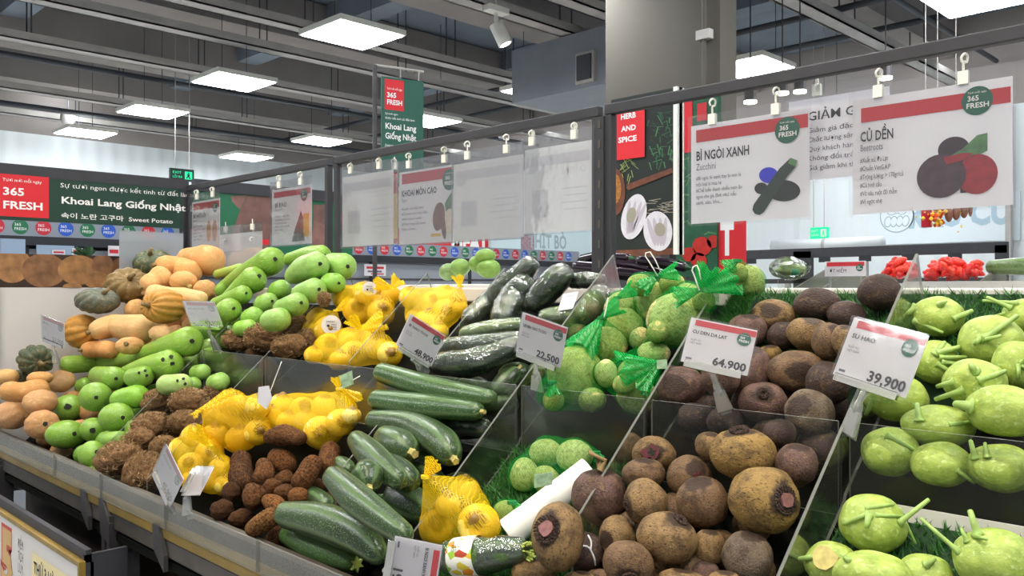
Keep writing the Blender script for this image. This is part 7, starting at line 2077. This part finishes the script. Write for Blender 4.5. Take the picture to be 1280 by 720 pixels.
# wrapped greens beyond the turf
t = empty('wrapped_greens', aty(987, 342, 2.1), 'clear bag of greens with a green tie beyond the turf', 'greens')
C = aty(987, 336, 2.1)
p_, F_ = unit_sphere(20, 14)
mesh_obj('plastic_bag', C + p_ * np.array([0.05, 0.04, 0.03]) * (1 + 0.12 * snoise(p_, 3, 6))[:, None], F_, MAT['film'], t, True)
mesh_obj('greens', C + p_ * np.array([0.036, 0.03, 0.018]) * (1 + 0.2 * snoise(p_, 8, 7))[:, None], F_, MAT['stalk_green'], t, True)
c2 = aty(994, 340, 2.05); small_tube('green_tie', [c2 - UP * 0.008, c2 + UP * 0.008], [0.009, 0.009], 'round_green', t)

# ============================================================ price tags
def pose_quad(px, d0, aspect):
    """turn four pixel corners (tl, tr, br, bl) of a card of ASPECT into its centre, axes and width at depth D0"""
    P = np.array(px, float); c = P.mean(0)
    C0 = atd(c[0], c[1], d0); R0, U0, T0 = view_frame_at(C0)
    w0 = np.linalg.norm(P[1] - P[0]) * d0 / FOC
    def model(q):
        a, b, g, dx, dy, w = q
        ca, sa, cb, sb, cg, sg = math.cos(a), math.sin(a), math.cos(b), math.sin(b), math.cos(g), math.sin(g)
        M = np.array([[cg, -sg, 0], [sg, cg, 0], [0, 0, 1]]) @ np.array([[1, 0, 0], [0, ca, -sa], [0, sa, ca]]) @ np.array([[cb, 0, sb], [0, 1, 0], [-sb, 0, cb]])
        W = np.stack([R0, U0, T0]); A = M.T @ W
        C = C0 + R0 * dx * w0 + U0 * dy * w0; ww = w * w0; hh = ww / aspect
        return C, A, ww, hh
    def proj(q):
        C, A, w, h = model(q); out = []
        for sx, sy in ((-1, 1), (1, 1), (1, -1), (-1, -1)):
            X = C + A[0] * sx * w / 2 + A[1] * sy * h / 2 - EYE
            dd = X @ FW; out += [640 + FOC * (X @ RT) / dd, 360 - FOC * X[2] / dd]
        return np.array(out)
    best = None
    e = P[1] - P[0]; g0 = math.atan2(-e[1], e[0])
    for a0 in (-0.5, 0.0, 0.5):
        for b0 in (-0.7, 0.0, 0.7):
            q = np.array([a0, b0, g0, 0, 0, 1.0]); lam = 1e-2
            r = proj(q) - P.ravel()
            for _ in range(60):
                J = np.stack([(proj(q + np.eye(6)[i] * 1e-5) - P.ravel() - r) / 1e-5 for i in range(6)], 1)
                dq = -np.linalg.solve(J.T @ J + lam * np.diag(np.diag(J.T @ J) + 1e-6), J.T @ r)
                r2 = proj(q + dq) - P.ravel()
                if r2 @ r2 < r @ r: q, r, lam = q + dq, r2, lam * 0.4
                else: lam *= 3
            if best is None or r @ r < best[0] - 1e-9: best = (r @ r, q)
    C, A, w, h = model(best[1])
    if A[2] @ (EYE - C) < 0: A[2] = -A[2]
    return C, A, w, h

def price_tag(px, d, foot, lab, name_txt, price, aspect=1.42, blank=False, badge=True, red='red_print', clip=True, psize=0.17, pwidth=0.5):
    C, A, w, h = pose_quad(px, d, aspect)
    u, v, n = A
    t = empty('price_tag', C - v * h / 2, lab, 'price tag', 'price tags on clips')
    O = C - u * w / 2 + v * h / 2
    MB().prism([O, O + u * w, O + u * w - v * h, O - v * h], -n, 0.0012).build('card', MAT['paper'], t)
    e = 0.0025
    MB().prism([O - u * e + v * e + n * 0.0025, O + u * (w + e) + v * e + n * 0.0025, O + u * (w + e) - v * (h + e) + n * 0.0025, O - u * e - v * (h + e) + n * 0.0025], n, 0.0005).build('clear_pocket', MAT['sleeve'], t)
    if not blank:
        c = Card(t, O, u, -v, n, w, h)
        c.rect('red_band', 0.08, 0.03, 0.995, 0.16, red)
        if badge: c.badge(0.84, 0.25, 0.145)
        c.text('lettering', name_txt, 0.07, 0.33, 0.075, 'dark_ink', width=min(0.055 * len(name_txt), 0.52), bold=0.02)
        c.text('lettering', 'XUẤT XỨ:', 0.07, 0.50, 0.04, 'grey_ink', width=0.16); c.text('lettering', 'VIỆT NAM', 0.07, 0.565, 0.04, 'grey_ink', width=0.17)
        c.rect('barcode', 0.06, 0.88, 0.15, 0.92, 'grey_ink')
        c.text('price', price, 0.96 - pwidth, 0.93, psize, 'dark_ink', width=pwidth, bold=0.03)
        c.flush()
    if clip:
        b0 = O - v * h
        MB().prism([b0 + u * w * 0.06 + v * 0.004, b0 + u * w * 0.92 + v * 0.004, b0 + u * w * 0.92 - v * 0.009, b0 + u * w * 0.06 - v * 0.009], n, 0.007).build('clip_bar', MAT['clip_clear'], t, bevel=0.001)
        f = np.asarray(foot, float); m = b0 + u * w * 0.5 - v * 0.008
        dirn = f - m; L = np.linalg.norm(dirn)
        MB().tube(smooth_path([m, m + dirn * 0.35 + n * 0.004, m + dirn * 0.6], 6), [0.006, 0.006, 0.005, 0.007, 0.008, 0.008], 8).build('clip_neck', MAT['clip_clear'], t)
        s = dirn / L; sd = np.cross(s, n); sd /= np.linalg.norm(sd)
        j0 = m + dirn * 0.55
        MB().prism([j0 - sd * 0.010, j0 + sd * 0.010, f + sd * 0.014 + s * 0.012, f - sd * 0.014 + s * 0.012], n, 0.008).prism([j0 - sd * 0.006 - n * 0.006, j0 + sd * 0.006 - n * 0.006, f + sd * 0.010 + s * 0.016 - n * 0.010, f - sd * 0.010 + s * 0.016 - n * 0.010], n, 0.004).build('clip_jaw', MAT['clip_clear'], t, bevel=0.0015)
    return t
price_tag([(864, 397), (947, 413), (934, 470), (851, 451)], 1.44, aty(905, 508, YM - 0.012), 'price tag reading 64,900 on a clear clip over the beetroots', 'CU DEN DA LAT', '64,900')
price_tag([(1068, 396), (1161, 421), (1132, 497), (1041, 468)], 1.30, atd(1064, 535, 1.315), 'price tag reading 39,900 at the corner of the kohlrabi bin', 'SU HAO', '39,900')
price_tag([(653, 391), (710, 409), (700, 461), (645, 438)], 1.74, atd(672, 482, 1.76), 'price tag reading 22,500 in front of the green net bags', 'LEKIMA NAO TU DO', '22,500')
price_tag([(514, 391), (556, 421), (540, 457), (494, 432)], 2.02, atd(530, 466, 2.06), 'price tag reading 48,900 before the yellow onion bags', 'BI NAO TUOI', '48,900')
price_tag([(230, 378), (267, 376), (280, 410), (239, 405)], 2.82, atd(272, 437, 2.88), 'price tag reading 49,900 above the big bottle gourds', 'BAU SAO TUOI', '49,900')
price_tag([(207, 555), (230, 599), (213, 632), (194, 588)], 2.08, aty(215, 637, YF - 0.012), 'strongly tilted price tag at the front lip before the yellow bag', 'KHOAI SO', '45,900', aspect=1.35)
price_tag([(268, 581), (249, 622), (229, 616), (246, 588)], 2.06, aty(235, 640, YF - 0.012), 'blank back of a tilted tag beside the strongly tilted one', '', '', aspect=1.3, blank=True)
price_tag([(553, 682), (540, 770), (481, 757), (494, 670)], 1.38, aty(505, 760, YF - 0.012), 'price tag turned on its side at the bottom, beginning with 19', 'BI NGOI XANH NHAT', '19,900', badge=False, red='bright_red', psize=0.2, pwidth=0.55)
price_tag([(52, 394), (80, 404), (81, 434), (53, 422)], 3.18, atd(70, 450, 3.2), 'price tag in a crumpled clear pocket before the white end panel', 'BI DO', '23,900', badge=True)
# white sticker card on the pale zucchini
C, A, w, h = pose_quad([(704, 368), (723, 364), (716, 386), (697, 388)], 1.98, 0.85)
t = empty('sticker_card', C - A[1] * h / 2, 'small white sticker card among the wrapped zucchini above the 22,500 tag', 'card')
O = C - A[0] * w / 2 + A[1] * h / 2
MB().prism([O, O + A[0] * w, O + A[0] * w - A[1] * h, O - A[1] * h], -A[2], 0.001).build('card', MAT['paper'], t)
c = Card(t, O, A[0], -A[1], A[2], w, h); c.rect('print', 0.3, 0.35, 0.7, 0.7, 'ghost_print'); c.text('lettering', 'ORGANIC', 0.2, 0.25, 0.08, 'grey_ink', width=0.6); c.flush()
# far card over the chillies
y = 2.02
a, b = aty(1031, 327, y), aty(1082, 345, y)
t = empty('price_card', ((a[0] + b[0]) / 2, y, b[2]), 'white card with a red band standing beyond the turf', 'price card')
MB().box((a[0], y, b[2]), (b[0], y + 0.002, a[2])).build('card', MAT['paper'], t)
MB().box((a[0] + 0.01, y + 0.002, 1.376), (a[0] + 0.014, y + 0.006, a[2])).box((b[0] - 0.014, y + 0.002, 1.376), (b[0] - 0.01, y + 0.006, a[2])).build('card_stand', MAT['clip_clear'], t)
c = Card(t, (a[0], y, a[2]), X_, -Z_, -Y_, b[0] - a[0], a[2] - b[2])
c.rect('red_band', 0.05, 0.06, 0.97, 0.34, 'red_print'); c.badge(0.86, 0.45, 0.24); c.text('lettering', 'ỚT HIỂM', 0.12, 0.75, 0.24, 'dark_ink', width=0.42); c.flush()

# ============================================================ leave out the under-layer pieces that lie wholly buried
def drop_buried():
    bpy.context.view_layer.update()
    dg = bpy.context.evaluated_depsgraph_get()
    clear = {MAT[k].name for k in ('acrylic', 'acrylic_edge', 'film', 'sleeve', 'clip_clear', 'net_yellow', 'net_green', 'frill_yellow', 'frill_green', 'sheet_haze')}
    eye = Vector(EYE)
    def shows(o):
        vs = o.data.vertices; step = max(1, len(vs) // 90)
        for i in range(0, len(vs), step):
            w = o.matrix_world @ vs[i].co
            d = (w - eye).normalized(); org = eye.copy()
            for _ in range(24):
                ok, loc, n, k, ob, m = scene.ray_cast(dg, org, d)
                if not ok: break
                mm = ob.data.materials[0] if ob.type == 'MESH' and ob.data.materials else None
                if mm is not None and mm.name in clear: org = loc + d * 1e-4; continue
                if ob.name == o.name: return True
                break
        return False
    cand = [o for o in COL.objects if o.parent is None and (str(o.get('label', '')).startswith('shaded ') and 'glimpsed' in o['label'] or 'seen through the clear barrier' in str(o.get('label', '')) or o.name.startswith('red_chilli'))]
    for o in [o for o in cand if not shows(o)]: bpy.data.objects.remove(o)
drop_buried()
